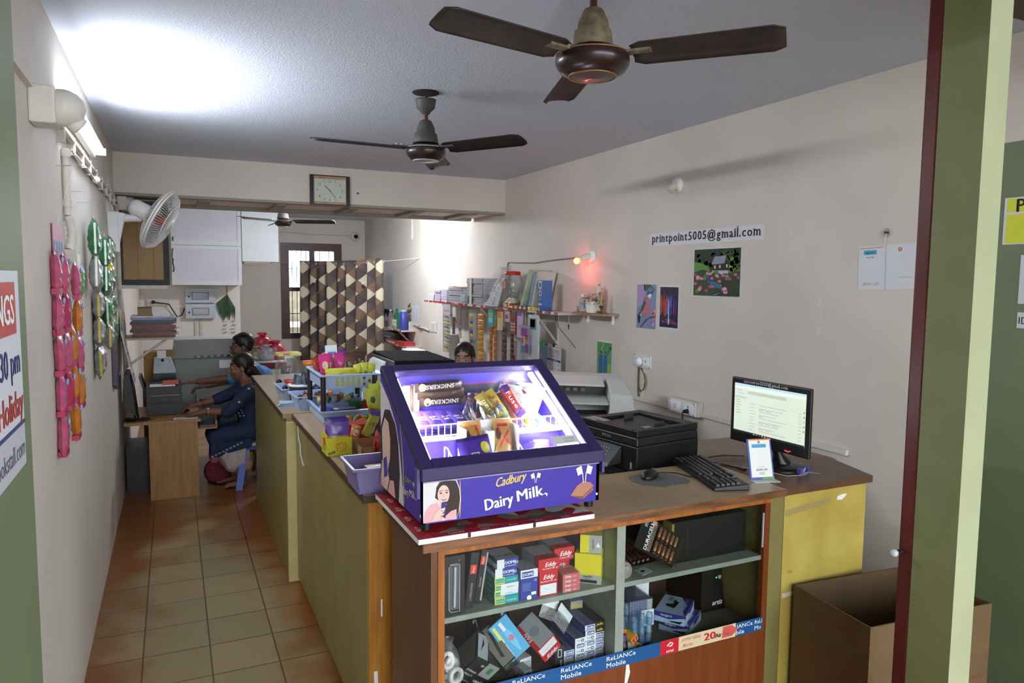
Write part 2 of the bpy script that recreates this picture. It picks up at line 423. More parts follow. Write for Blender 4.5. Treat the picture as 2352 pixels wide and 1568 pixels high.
# small lamp seen as a bright arc under the beam
t = thing('ceiling_lamp', 'small glowing round lamp peeping out under the beam', 'lamp', (2.10, 8.9, 2.66))
b = B(); b.cyl((0,0,.03),(0,0,.246),.02,WHITE); b.make('stem', t)
b = B(); b.tube([(.055*math.cos(a*PI/8), .055*math.sin(a*PI/8), 0) for a in range(17)], .012, mat('#f4f8ff', .4, var=0, emit=8.0), 8); b.bb(-.05,.05,-.01,.01,.013,.03,WHITE); b.make('lamp_ring', t)
pl = bpy.data.lights.new('lamp_glow', 'POINT'); pl.energy = LAMP2_W; pl.color = (.9,.95,1); pl.shadow_soft_size = .07
q = bpy.data.objects.new('lamp_glow', pl); C.objects.link(q); q.parent = t; q.location = (0,0,-.02)
# ================================================================ FANS
M_fbrown = mat('#2f1d1b', 0.32, var=.2, scale=14, coat=.2); M_dust = mat('#857660', 0.8, var=.2, scale=30); M_blade = mat('#2a201c', 0.6, var=.25, scale=9, hex2='#3c2f27'); M_gold = flat('#a87b45', .35, metal=.5)
DARKH = mat('#2a2624', .9, var=.4, scale=40)
def ceiling_fan(label, loc, base, droop, s=1.0, bladem=None, capm=None, hubr=.126, lower='brown', pitch3=(.23,.23,.23)):
    """loc: centre of the blade plane"""
    x, y, z = loc; bladem = bladem or M_blade; capm = capm or M_dust
    t = thing('ceiling_fan', label, 'fan', (x, y, H))
    dz = z-H
    b = B(); b.lathe([(.03,-.035),(.058,-.04),(.056,-.05),(.050,-.085),(.030,-.105),(.018,-.12)] if lower != 'brown' else [(.05,0),(.06,-.02),(.03,-.04)], capm, c=(0,0,0)); b.make('ceiling_canopy', t)
    if lower != 'brown':
        b = B(); b.lathe([(.075,-.0005),(.072,-.006),(.03,-.004)], DARKH, 24); b.make('hook_hole_shade', t)  # dark disc painted for the shade inside the ceiling hole
    b = B(); b.cyl((0,0,-.02),(0,0,dz+.05),.0125,flat('#5a2f28',.4)); b.make('down_rod', t)
    b = B(); b.lathe([(.022,dz+.155),(.032,dz+.150),(.049,dz+.115),(.054,dz+.085),(.062,dz+.08),(.067,dz+.045),(.073,dz+.026),(.068,dz+.028),(.02,dz+.045)], capm, 24, caps=False); b.make('lower_canopy', t)
    h = hubr
    b = B(); b.lathe([(.02,dz+.028),(h*.6,dz+.020),(h*.88,dz+.010),(h*.97,dz-.0),(h,dz-.016),(h*.98,dz-.032),(h*.88,dz-.052),(h*.62,dz-.068),(h*.60,dz-.068),(.001,dz-.074)], M_fbrown, 36)
    hub = b.make('motor_hub', t)
    g = B()
    for rr, zz in ((h*.975, dz+.001), (h*.64, dz-.068)):
        g.tube([(rr*math.cos(a*PI/18), rr*math.sin(a*PI/18), zz) for a in range(37)], .0022, M_gold if lower=='brown' else flat('#c9c9cc',.3), 6)
    g.make('trim_ring', hub)
    for k in range(3):
        a = base + k*2*PI/3
        b = B(); L0, L1, w = .135, .60*s, .066
        n = 14; vs = []; fs = []
        prof = [(-1,-.10,0),(-.86,-.03,0),(-.5,.0,0),(0,.03,0),(.5,.02,0),(.8,0,0),(1,-.16,0)]
        for i in range(n+1):
            r = L0 + (L1-L0)*i/n
            e = min((i/n), 1-(i/n))
            ww = w*(1 if e > .06 else .72 + .28*math.sin(e/.06*PI/2)) * (0.92+.08*i/n)
            for p, q, _ in prof:
                vs.append((r, p*ww, q*.06 + -p*ww*math.tan(pitch3[k]) + droop*(r-L0)))
        np_ = len(prof)
        for i in range(n):
            for j in range(np_-1):
                fs.append((i*np_+j, (i+1)*np_+j, (i+1)*np_+j+1, i*np_+j+1))
        b.add(vs, fs, bladem, True)
        bo = b.make('fan_blade', t, (0,0,dz), (0,0,a), solid=.004)
        arm = B(); arm.bb(.09,.2,-.022,.022,-.004,.004,capm); arm.cyl((.17,.0,.0),(.17,.0,.014),.007,STEEL,8); arm.cyl((.145,.012,0),(.145,.012,.012),.006,STEEL,8); arm.make('blade_bracket', bo)
    return t
f1 = ceiling_fan('large dusty brown ceiling fan nearest the entrance', (1.305, 2.16, 2.632), math.radians(-47.5), 0.0, 1.02, pitch3=(.26,.1,-.22))
ceiling_fan('smaller dark ceiling fan in front of the beam with the clock', (1.30, 3.92, 2.60), math.radians(-57), 0.0, 1.05, mat('#2a2422', .5, var=.2, scale=9), mat('#4b4845', .6, var=.1), hubr=.112, lower='grey')
ceiling_fan('distant ceiling fan hanging in the back room before the white cupboard', (1.24, 9.2, 2.56), math.radians(-26), 0.0, 1.05, mat('#4d443e', .6, var=.2), mat('#77766c', .7, var=.1), hubr=.10, lower='grey')
# wall fan
M_fw = mat('#e3e1df', 0.4, var=.02)
t = thing('wall_fan', 'white oscillating fan bracketed to the left wall', 'fan', (XL, 6.15, 2.25))
b = B(); b.bb(0,.075,-.05,.05,-.20,.10,M_fw); b.hexa([(.05,-.045,-.13),(.075,-.045,-.13),(.075,.045,-.13),(.05,.045,-.13)], [(.05,-.045,.10),(.12,-.045,.09),(.12,.045,.09),(.05,.045,.10)], M_fw)
b.make('wall_bracket', t, bevel=.008)
b = B(); b.tube([(.09,0,.055),(.16,0,.06),(.225,0,.055)], [.032,.028,.024], M_fw, 12); b.make('arm', t)
hd = thing_rot = Euler((0, math.radians(118), math.radians(-12)))
R = hd.to_matrix()
ax = R @ Vector((0,0,1))
c0 = Vector((.285, -.02, .085))
b = B(); b.M = Matrix.Translation(c0) @ R.to_4x4()
b.lathe([(.001,-.15),(.05,-.145),(.062,-.12),(.064,-.02),(.05,.0),(.001,.0)], M_fw, 20); b.make('motor_housing', t)
b = B(); b.M = Matrix.Translation(c0) @ R.to_4x4() @ Matrix.Scale(1.15, 4)
def ringpts(r, z, n=40): return [(r*math.cos(a*2*PI/n), r*math.sin(a*2*PI/n), z) for a in range(n+1)]
for r, z, tk in ((.20,.07,.007),(.205,.055,.006),(.06,.0,.004),(.13,.012,.0025),(.13,.125,.0025),(.055,.135,.003)):
    b.tube(ringpts(r, z), tk, M_fw, 6)
for k in range(72):
    a = k*2*PI/72; ca, sa = math.cos(a), math.sin(a)
    b.tube([(.05*ca,.05*sa,-.002),(.13*ca,.13*sa,.01),(.18*ca,.18*sa,.03),(.204*ca,.204*sa,.062),(.18*ca,.18*sa,.105),(.13*ca,.13*sa,.125),(.05*ca,.05*sa,.136)], .0013, M_fw, 4)
b.lathe([(.001,.14),(.05,.14),(.05,.13),(.001,.13)], M_fw, 20)
b.make('wire_guard', t)
b = B(); b.M = Matrix.Translation(c0) @ R.to_4x4() @ Matrix.Scale(1.12, 4)
for k in range(3):
    a = k*2*PI/3; vs = []; 
    for i in range(7):
        r = .03+.14*i/6; w = .075*math.sin(PI*(i+1)/8)
        for s_ in (-1, 1): vs.append((r*math.cos(a)-s_*w*math.sin(a), r*math.sin(a)+s_*w*math.cos(a), .07+s_*.02))
    b.add(vs, [(2*i,2*i+2,2*i+3,2*i+1) for i in range(6)], clear('fan_blade_plastic', '#cfd6e0', .05, .35, '#aab4c4'), True)
b.lathe([(.001,.04),(.03,.045),(.03,.09),(.001,.10)], flat('#b9462f', .4), 14)
b.make('rotor', t)
b = B(); b.tube([(.03,-.02,.10),(.02,-.03,.2),(.015,.0,.3),(.01,.03,.36)], .004, PVC, 6); b.make('power_cord', t)
# dome cameras on the wall
def dome_camera(name, label, loc, yawr, s=1.0, aim=(.5,-.4,-.5)):
    t = thing(name, label, 'camera', loc, yawr)
    b = B(); b.bb(0,.085*s,-.07*s,.07*s,-.07*s,.065*s,PVC); b.make('base_box', t, bevel=.008*s)
    b = B(); A = Matrix.Translation((.085*s,0,0)) @ Matrix.Rotation(PI/2, 4, 'Y'); b.M = A
    b.lathe([(.066*s,0),(.068*s,.02*s),(.064*s,.04*s),(.052*s,.065*s),(.03*s,.085*s),(.001,.092*s)], PVC, 24); b.make('dome_shell', t)
    d = Vector(aim).normalized(); p = Vector((.10*s,0,-.01*s))
    b = B(); b.cyl(p, p+d*.075*s, .036*s, PVC, 18); b.make('lens_barrel', t)
    b = B(); b.cyl(p+d*.074*s, p+d*.078*s, .030*s, flat('#1b1d24',.15), 18); b.make('lens_glass', t)
    return t
dome_camera('security_camera', 'white dome security camera nearest, beside the glowing tube light', (XL, 2.98, 2.455), 0, .93, (.75,.35,-.75))
dome_camera('security_camera', 'small white dome camera tucked under the beam behind the wall fan', (XL+.02, 7.0, 2.49), 0, .85, (.35,-.8,-.6))
t = thing('security_camera', 'tiny round white camera in the corner above the window', 'camera', (2.98, YB, 2.62))
b = B(); b.lathe([(.085,0),(.085,-.03),(.06,-.07),(.001,-.075)], PVC, 20, axis='y'); b.make('dome_shell', t)
b = B(); b.cyl((0,-.06,0),(0.01,-.095,-.01),.035,flat('#17181c',.2)); b.make('lens_barrel', t)
# conduits on the left wall
b = B()
b.cyl((XL+.015,3.06,2.497),(XL+.015,6.86,2.497),.014,PVCD,10); b.cyl((XL+.012,4.0,2.455),(XL+.012,6.86,2.455),.010,PVCD,8)
for k in range(9): b.bb(XL, XL+.03, 3.6+.37*k, 3.615+.37*k, 2.435, 2.515, PVCD)
tag(b.make('conduit_pipe'), 'pair of grey conduits running along the left wall below the tube light', 'pipe')
b = B(); b.tube([(XL+.02,6.9,2.47),(XL+.02,6.9,2.3),(XL+.02,6.9,1.75),(XL+.025,7.18,1.45),(XL+.025,7.2,.80)], .016, PVCD, 10)
tag(b.make('conduit_pipe'), 'grey conduit bending down the left wall beside the wall fan', 'pipe')
t = thing('conduit_pipe', 'white vertical conduit dropping behind the pink snack strip', 'pipe', (XL+.016, 3.71, 0))
b = B(); b.cyl((0,0,2.425),(0,0,2.14),.0155,PVC,12)
for z in (2.405, 2.19): b.cyl((0,0,z-.015),(0,0,z+.015),.0195,PVC,12)
b.make('pipe', t)
b = B(); pts = [(0+.012*math.sin(i/12*PI),0+.02*math.sin(i/12*PI),2.14-.15*i/12) for i in range(13)]
b.tube(pts, [.021 if i % 2 else .017 for i in range(13)], PVC, 12); b.make('corrugated_hose', t)
b = B(); b.bb(-.014,.03,-.05,.09,1.86,1.99,PVCD); b.bb(.03,.034,-.035,.075,1.9,1.97,WHITE); b.make('switch_box', t, bevel=.008)
for (y, z, l, lab) in ((3.55,2.33,.05,'thin nail beside the white conduit, holding the string of the pink packets'),(3.98,2.27,.05,'thin nail in the left wall right of the white conduit'),(4.25,2.245,.045,'thin nail in the left wall nearest the green packets')):
    b = B(); b.cyl((XL-.005,y,z),(XL+l,y,z+.004),.0022,STEEL,6); b.cyl((XL+l,y,z+.004),(XL+l+.002,y,z+.004),.005,STEEL,8); tag(b.make('nail'), lab, 'nail')
b = B(); b.tube([(XL+.02,3.9,2.45),(XL+.03,4.2,2.41),(XL+.025,4.5,2.45),(XL+.03,4.9,2.43),(XL+.02,5.3,2.46)], .0035, PVC, 6)
b.sphere((XL+.035,4.92,2.435),.022,PVC,10,7); b.tube([(XL+.02,5.3,2.46),(XL+.03,5.8,2.42),(XL+.03,5.95,2.38),(XL+.03,6.1,2.36)], .003, PVC, 6)
tag(b.make('cable'), 'white twisted cable sagging under the tube light', 'cable')
# ================================================================ COUNTERS
M_orangelam = mat('#c1863a', 0.35, var=.06, scale=7, stretch=(9, 9, .7), hex2='#a86c28')
M_brownlam = mat('#6d4a30', 0.4, var=.1, scale=6, stretch=(9, 9, .5), hex2='#57391f')
M_redlam = mat('#7c411d', 0.35, var=.1, scale=5, stretch=(7, 7, .45), hex2='#6c3516')
M_trimwood = mat('#b06a2c', 0.4, var=.12, scale=9, stretch=(5, 5, .6), hex2='#8e4f1e')
M_olivelam = mat('#8f8652', 0.38, var=.05, scale=5, hex2='#857a48')
M_yellam = mat('#c6b25c', 0.4, var=.05, scale=6, hex2='#b49a48')
M_paleyel = mat('#d2c287', 0.5, var=.05, scale=9)
M_toplam = mat('#b09a7c', 0.35, var=.05, scale=14, stretch=(1, 8, 1), hex2='#a08b6c')
M_topbrown = mat('#b49b7b', 0.33, var=.05, scale=14, stretch=(1.2, 9, 1), hex2='#a58a69')
M_darkedge = mat('#4b3324', 0.4, var=.15, scale=12)
M_topdark = mat('#6b4a38', 0.35, var=.06, scale=18, stretch=(1, 8, 1), hex2='#5d3f30')
# long counter, far unit
t = thing('counter', 'far unit of the long olive counter, beside the seated woman', 'counter', (.6, 4.5, 0))
b = B(); b.bb(.008,.62,.02,1.88,.0,1.022,M_olivelam); b.make('carcass', t)
b = B(); b.bb(.006,.075,.0,.0199,.0,1.0,M_paleyel); b.make('end_post', t)
b = B(); b.bb(-.012,.64,.02,1.92,1.022,1.05,M_toplam); b.make('top_board', t)
b = B(); b.bb(-.016,-.0121,.02,1.92,1.022,1.0495,M_darkedge); b.make('edge_strip', t)
t = thing('counter', 'near unit of the long olive counter, stacked with sweets', 'counter', (.66, 2.70, 0))
b = B(); b.bb(.0,.60,.02,1.795,.03,1.022,M_olivelam); b.bb(.02,.60,.04,1.795,0,.0299,M_darkedge); b.make('carcass', t)
b = B(); b.bb(0.002,.60,.0,.0199,.0,1.02,M_orangelam); b.bb(.05,.056,-.0005,0,.55,.62,WHITE); b.add([(.02,-.0006,.33),(.035,-.0006,.33),(.038,-.0006,.25),(.022,-.0006,.21)], [(0,3,2,1)], WHITE); b.make('end_panel', t)
b = B(); b.bb(-.018,.58,-.022,1.80,1.022,1.05,M_toplam); b.make('top_board', t)
b = B(); b.bb(-.023,-.0181,-.027,1.80,1.021,1.0495,M_darkedge); b.bb(-.0181,.58,-.027,-.0221,1.021,1.0495,M_darkedge); b.make('edge_strip', t)
b = B(); b.tube([(-.007,1.66,1.0),(-.01,1.62,.93),(-.004,1.60,.90),(-.012,1.55,.86),(-.004,1.50,.80)], .005, clear('tape', '#eceae0', .1, .5, '#e8e6da'), 6); b.make('peeling_tape', t)
# glass fronted display counter
t = thing('display_counter', 'glass fronted brown wood display counter in front', 'display counter', (.72, 2.12, 0))
b = B(); b.bb(.0,.022,.0,.455,.0,1.02,M_brownlam); b.make('side_panel', t)
b = B(); b.bb(1.428,1.50,-.003,.455,.0,1.02,mat('#857a4c', .4, var=.05, scale=6)); b.make('side_panel', t)
b = B(); b.bb(.0221,1.4279,.43,.445,.0,1.02,mat('#4a3020', .6)); b.make('back_panel', t)
b = B(); b.bb(.0225,1.4275,-.002,.012,.0,.474,M_redlam)
b.add([(.752,-.0026,.474),(.764,-.0026,.474),(.770,-.0026,.44),(.758,-.0026,.40),(.766,-.0026,.36),(.757,-.0026,.30),(.764,-.0026,.20),(.750,-.0026,.22),(.752,-.0026,.34),(.744,-.0026,.38)], [tuple(range(9,-1,-1))], flat('#dcd8cf', .6))
b.make('lower_front_panel', t)
b = B(); b.bb(.0225,.045,-.004,.02,.474,1.0,M_trimwood); b.make('front_stile', t)
b = B(); b.bb(1.40,1.4275,-.004,.02,.474,1.0,M_redlam); b.make('front_stile', t)
b = B(); b.bb(.0225,1.4275,-.004,.02,1.0001,1.0195,M_trimwood); b.make('front_rail', t)
M_shelf = mat('#8d948a', 0.5, var=.06, scale=20)
b = B(); b.bb(.046,.70,.008,.425,.765,.783,M_shelf); b.make('shelf', t)
b = B(); b.bb(.738,1.399,.008,.425,.765,.783,M_shelf); b.make('shelf', t)
b = B(); b.bb(.046,1.399,.0125,.428,.474,.488,mat('#5c5a50', .6)); b.make('shelf', t)
b = B(); b.bb(.701,.737,-.001,.425,.489,1.0,M_shelf); b.make('divider', t)
GL = clear('cabinet_glass', '#fafcfb', .05)
b = B(); b.bb(.046,.72,.0,.003,.489,.999,GL); b.make('glass_door', t)
b = B(); b.bb(.70,1.399,.004,.007,.489,.999,GL); gd = b.make('glass_door', t)
b = B(); b.bb(1.392,1.3989,-.002,.003,.82,.96,flat('#a9aca8',.3)); b.make('edge_clip', gd)
b = B(); b.bb(-.03,1.499,-.015,.458,1.021,1.05,M_topbrown); b.make('top_board', t)
b = B(); b.bb(-.03,1.499,-.019,-.0151,1.021,1.0495,mat('#8a5d3a', .4, var=.12, scale=9, stretch=(.6,5,5), hex2='#5e3c22')); b.bb(-.034,-.0301,-.019,.458,1.021,1.0495,M_darkedge); b.make('edge_strip', t)
# advertising strip
SB = flat('#1b5288', .4); SB2 = flat('#2f77b6', .4)
b = B(); b.bb(.046,1.405,-.0062,-.0045,.476,.531,SB)
for k in range(7):
    x = .10+.188*k
    if .80 < x < 1.15: continue
    b.text('ReLIANCe', (x, -.0062, .5165), (1,0,0), (0,0,1), .0165, WHITE, 'L', width=.125)
    b.text('Mobile', (x, -.0062, .492), (1,0,0), (0,0,1), .018, WHITE, 'L', width=.082)
    b.bb(x-.02, x+.15, -.0066,-.0063,.5038,.5043,SB2)
b.text('ReLI', (1.365,-.0062,.5165), (1,0,0), (0,0,1), .0165, WHITE, 'L', width=.038); b.text('Mo', (1.365,-.0062,.492), (1,0,0), (0,0,1), .018, WHITE, 'L', width=.034)
st = b.make('sticker_strip', t); st['label'] = 'blue sticker strip lettered along the glass'
b = B(); CR = flat('#d8c7a0', .5); RD = flat('#c8202c', .4)
b.bb(.90,1.265,-.0078,-.0066,.478,.533,CR); b.bb(.90,.985,-.0084,-.0079,.478,.533,RD)
b.text('airtel', (.944,-.0084,.490), (1,0,0), (0,0,1), .012, WHITE, 'C'); b.tube([(.93,-.0088,.51),(.945,-.0088,.522),(.957,-.0088,.516),(.95,-.0088,.508),(.94,-.0088,.507)], .0025, WHITE, 5)
b.text('ಏರ್‌ಟೆಲ್ ಕರೆಗಳು', (1.045,-.0078,.518), (1,0,0), (0,0,1), .012, flat('#c8402c'), 'C', width=.09); b.text('ಕೇವಲ', (1.03,-.0078,.494), (1,0,0), (0,0,1), .012, flat('#c8402c'), 'C', width=.05)
b.text('20', (1.135,-.0078,.508), (1,0,0), (0,0,1), .030, RD, 'C', width=.055, bold=.06); b.text('Air', (1.178,-.0078,.502), (1,0,0), (0,0,1), .018, INK, 'C', bold=.04)
b.poly((1.195,-.0083,.485), (1,0,0), (0,0,1), [(0,0),(.05,0),(.08,.02),(.05,.045),(.005,.045)], flat('#cf5a55', .5)); b.text('tel', (1.218,-.0084,.502), (1,0,0), (0,0,1), .016, RD, 'C')
b.make('sticker_strip', t)['label'] = 'cream and red torn sticker over the blue strip'
# monitor counter at right
t = thing('counter', 'yellow fronted counter with a dark brown top, under the monitor', 'counter', (2.222, 2.12, 0))
b = B(); b.hexa([(.004,0,0),(.478,0,0),(.575,.33,0),(.004,.40,0)], [(.004,0,1.02),(.478,0,1.02),(.575,.33,1.02),(.004,.40,1.02)], M_yellam)
for o_, s_ in (((.30,0,.975),.05),):
    b.poly((.30,-.0008,.965), (1,0,0), (0,0,1), [(0,.0),(.03,-.004),(.05,.008),(.06,.02),(.03,.02),(.005,.014)], WHITE)
b.poly((.01,-.0008,.93), (1,0,0), (0,0,1), [(0,0),(.22,.022),(.25,.03),(.25,.048),(.2,.045),(.0,.025)], clear('old_tape', '#e8dca8', .1, .35, '#d9cf9a'))
b.poly((.01,-.0008,.585), (1,0,0), (0,0,1), [(0,0),(.15,.012),(.17,.016),(.175,.03),(.0,.02)], flat('#d6d0b6', .6))
b.poly((.03,-.0006,.69), (1,0,0), (0,0,1), [(0,0),(.02,-.006),(.036,.0),(.03,.008),(.01,.009)], flat('#a8903a', .6))
b.make('carcass', t)
b = B(); b.hexa([(.0042,-.013,1.021),(.50,-.013,1.021),(.60,.33,1.021),(.0042,.56,1.021)], [(.0042,-.013,1.05),(.50,-.013,1.05),(.60,.33,1.05),(.0042,.56,1.05)], M_topdark); b.make('top_board', t)
# ================================================================ PACKET HELPERS
FOIL = mat('#c9ccd0', 0.25, metal=0.7, var=.1, scale=60, bump=.3)
def wrap_mat(h, rough=.32, h2=None): return mat(h, rough, var=.10, scale=26, bump=.35, spec=.6, hex2=h2)
def pillow(w, h, t, m, bands=(), crimp=.06, fold=.35, seed=0, sub=(8, 12), crimpm=None, texts=(), blobs=()):
    """sealed packet lying in the local x-z plane (x width, z height, front -y), origin at its centre.
    bands: (z0,z1,mat) as fractions of the height"""
    rnd = random.Random(seed); b = B(); nx, nz = sub
    ph = [rnd.uniform(0, 6.28) for _ in range(4)]
    def prof(a, c):
        e = max(0.0, 1-abs(a)**2.4)
        zc = (1-abs(c))/(2*crimp) if crimp > 0 else 1
        f = min(1.0, max(0.0, (1-abs(c)-2*crimp)/(.5))) ** .55 if abs(c) < 1-2*crimp else 0.0
        return (e**.6)*f
    def yy(a, c):
        return t/2*prof(a, c)*(1+.16*math.sin(6*a+ph[0])*math.sin(7*c+ph[1])+.07*math.sin(11*c+ph[2]+4*a))
    def xs(a, c):
        return a*w/2*(1-.10*fold*(1-abs(c))**1*prof(0, c))
    for side in (-1, 1):
        for j in range(nz):
            c0_, c1_ = -1+2*j/nz, -1+2*(j+1)/nz; zm = (j+.5)/nz
            mm = m
            for z0, z1, q in bands:
                if z0 <= zm <= z1: mm = q
            if crimpm and (zm < crimp*1.01+.5/nz or zm > 1-crimp*1.01-.5/nz): mm = crimpm
            vs = []
            for cc in (c0_, c1_):
                for i in range(nx+1):
                    a = -1+2*i/nx
                    vs.append((xs(a, cc), side*yy(a, cc)+side*.0004, cc*h/2))
            n = nx+1
            fs = [(i, i+1, n+i+1, n+i) if side < 0 else (i, n+i, n+i+1, i+1) for i in range(nx)]
            b.add(vs, fs, mm, True)
    def surf_at(x, z):
        a = max(-1, min(1, 2*x/w)); c = max(-1, min(1, 2*z/h))
        return (x, -yy(a, c)-.0010-.0004, z)
    for q in blobs:   # (cx,cz,rx,rz,mat) ellipses on the front
        cx, cz, rx, rz, mm = q
        n = 18; vs = [surf_at(cx*w, cz*h)]
        for k in range(n): vs.append(surf_at(cx*w+rx*w*math.cos(2*PI*k/n), cz*h+rz*h*math.sin(2*PI*k/n)))
        b.add(vs, [(0, 1+k, 1+(k+1) % n) for k in range(n)], mm)
    for tx in texts:  # (string, cx, cz, cap h (m), mat, angle, width)
        s_, cx, cz, hh, mm = tx[:5]; ang = tx[5] if len(tx) > 5 else 0; wd = tx[6] if len(tx) > 6 else None
        ca, sa = math.cos(ang), math.sin(ang)
        b.text(s_, (0,0,0), (1,0,0), (0,0,1), hh, mm, 'C', width=wd, surf=lambda X, Y: (lambda p: (p[0], p[1]-.0008, p[2]))(surf_at(cx*w+X*ca-Y*sa, cz*h+X*sa+Y*ca)))
    return b
def bar(w, h, t, m, texts=(), blobs=(), bands=(), seed=0, crimpm=None):
    """long chocolate bar, lying along local x: returns a pillow turned on its side"""
    return pillow(h, w, t, m, bands, .04, .15, seed, (6, 14), crimpm, texts, blobs)
# ================================================================ CHOCOLATE DISPLAY CASE
PUR = mat('#43307c', 0.42, var=.02, scale=6); PURB = mat('#3c2ba0', 0.35, var=.02, scale=4); PURD = mat('#2f2252', 0.4, var=.03, scale=8)
GOLD = flat('#d9c06a', .35, metal=.2); SKIN_P = flat('#e3bfae', .5); HAIR_P = flat('#2d1d1a', .5); PINK_P = flat('#e3a9ad', .5); PALE_P = flat('#dcd6d6', .5)
cs = thing('display_case', 'slanted purple chocolate display case glowing on the counter', 'display case', (.703, 2.16, 1.094))
W_, D_ = .662, .50
def prof_side(x, out):   # pentagon side panel
    return [(x,0,0),(x,D_,0),(x,D_,.455),(x,.0,.182)]
def portrait(b, o, u, v, s, ks=1):
    """printed photo of a long haired woman in pink biting a bar; u right, v up, s = height"""
    P = lambda pts, m, l: b.poly(o, u, v, [(x*s*ks, y*s) for x, y in pts], m, l)
    ell = lambda cx, cy, rx, ry, n=22, a0=0, a1=2*PI: [(cx+rx*math.cos(a0+(a1-a0)*k/n), cy+ry*math.sin(a0+(a1-a0)*k/n)) for k in range(n)]
    P([(0,0),(.86,0)] + [(.86+.12*math.sin(PI*k/10), k/10) for k in range(1,10)] + [(.86,1),(0,1)], PALE_P, .0006)
    P([(.30,.60),(.34,.85),(.45,.98),(.62,1.0),(.84,.97),(.93,.75),(.95,.5),(.92,.2),(.86,.02),(.62,.0),(.5,.1),(.55,.4),(.42,.5)], HAIR_P, .0010)
    P([(0,0),(.05,.30),(.18,.44),(.36,.48),(.45,.30),(.5,.0)], PINK_P, .0012)
    P([(.55,0),(.58,.12),(.72,.22),(.86,.25),(.86,.02)], PINK_P, .0013)
    P(ell(.52,.66,.155,.235), SKIN_P, .0014); P([(.42,.38),(.60,.38),(.58,.55),(.44,.55)], SKIN_P, .00135)
    P([(.36,.72),(.40,.92),(.55,.95),(.68,.85),(.70,.70),(.74,.95),(.6,1.0),(.42,.98),(.33,.85)], HAIR_P, .0016)
    for cx in (.45, .60): P(ell(cx,.70,.035,.016,12), HAIR_P, .0018); P([(cx-.05,.745),(cx+.05,.755),(cx+.045,.768),(cx-.045,.76)], HAIR_P, .0018)
    P([(.515,.69),(.535,.60),(.50,.60)], flat('#d3a795',.5), .0018)
    P(ell(.53,.545,.06,.035,14), flat('#8a3b36',.5), .0018); P(ell(.53,.555,.05,.018,12), WHITE, .002)
    P([(.43,.10),(.55,.13),(.60,.48),(.47,.47)], flat('#3a2884',.4), .0022); P([(.47,.26),(.55,.27),(.56,.33),(.48,.32)], WHITE, .0024)
    P([(.22,.02),(.42,.05),(.50,.22),(.42,.30),(.28,.20)], SKIN_P, .0026)
    for k in range(3): P([(.40,.12+.07*k),(.53,.15+.07*k),(.54,.19+.07*k),(.40,.17+.07*k)], SKIN_P, .0028)
    P(ell(.94,.5,.03,.5,20,-PI/2,PI/2) , GOLD, .0009)
def glasses_mark(b, o, u, v, s, m):   # two tilted pouring glasses
    for sx in (-1, 1):
        b.poly(o, u, v, [(sx*.1*s,.55*s),(sx*.42*s,.42*s),(sx*.55*s,.85*s),(sx*.2*s,1.0*s)][::sx], m, .0012)
        b.poly(o, u, v, [(sx*.06*s-.02*s,0),(sx*.06*s+.02*s,0),(sx*.12*s+.03*s,.55*s),(sx*.12*s-.03*s,.55*s)], m, .0012)
def brand(b, o, u, v, k, m2=WHITE):
    o, u, v = Vector(o), Vector(u), Vector(v)
    uu, vv = u*math.cos(.12)+v*math.sin(.12), -u*math.sin(.12)+v*math.cos(.12)
    b.text('Cadbury', o+v*.052*k-u*.012*k, uu, vv, .024*k, GOLD, 'C', width=.085*k, shear=.35, lift=.0012, bold=.03)
    b.text('Dairy', o-u*.042*k-v*.002*k, uu, vv, .030*k, m2, 'C', width=.078*k, lift=.0012, bold=.035)
    b.text('Milk', o+u*.046*k+v*.010*k, uu, vv, .030*k, m2, 'C', width=.075*k, lift=.0012, bold=.035)
    b.poly(o+u*.085*k+v*.003*k, uu, vv, [(0,-.001*k),(.007*k,-.004*k),(.009*k,-.011*k),(.0125*k,-.003*k),(.006*k,.001*k)], m2, .0012)
    glasses_mark(b, o+u*.062*k+v*.034*k, u, v, .027*k, m2)
b = B()
b.bb(0,W_,0,.012,.0,.142,PURB)
b.bb(.012,W_-.012,.012,D_-.01,.0,.02,PURB)
portrait(b, (.004,-.0002,.004), (1,0,0), (0,0,1), .132, 1.0)
brand(b, (.325,-.0002,.047), (1,0,0), (0,0,1), 1.32)
# chocolate block
o = (.545,-.0002,.01)
b.poly(o, (1,0,0), (0,0,1), [(0,.02),(.05,.0),(.095,.03),(.09,.045),(.05,.062),(.03,.055)], flat('#8a4f3c',.4), .0006)
b.poly(o, (1,0,0), (0,0,1), [(0,.02),(.05,.012),(.094,.045),(.08,.06),(.05,.066),(.025,.052)], flat('#b47a62',.35), .0009)
b.poly(o, (1,0,0), (0,0,1), [(.05,.0),(.095,.03),(.094,.045),(.052,.014)], flat('#7c4334',.4), .0012)
for k in range(5): b.poly(o, (1,0,0), (0,0,1), [(.054+.008*k,.004+.0055*k),(.058+.008*k,.007+.0055*k),(.058+.008*k,.016+.0055*k),(.054+.008*k,.013+.0055*k)], flat('#b9806a',.4), .0014)
glasses_mark(b, (.60,-.0002,.072), (1,0,0), (0,0,1), .062, WHITE)
b.bb(W_-.012,W_-.005,-.001,0,.02,.028,WHITE)
b.make('front_panel', cs)
b = B(); M_silver = flat('#8f8ca6', .25, metal=.6)
b.bb(.004,W_-.002,-.0015,-.0001,.134,.141,M_silver); b.make('metal_strip', cs)
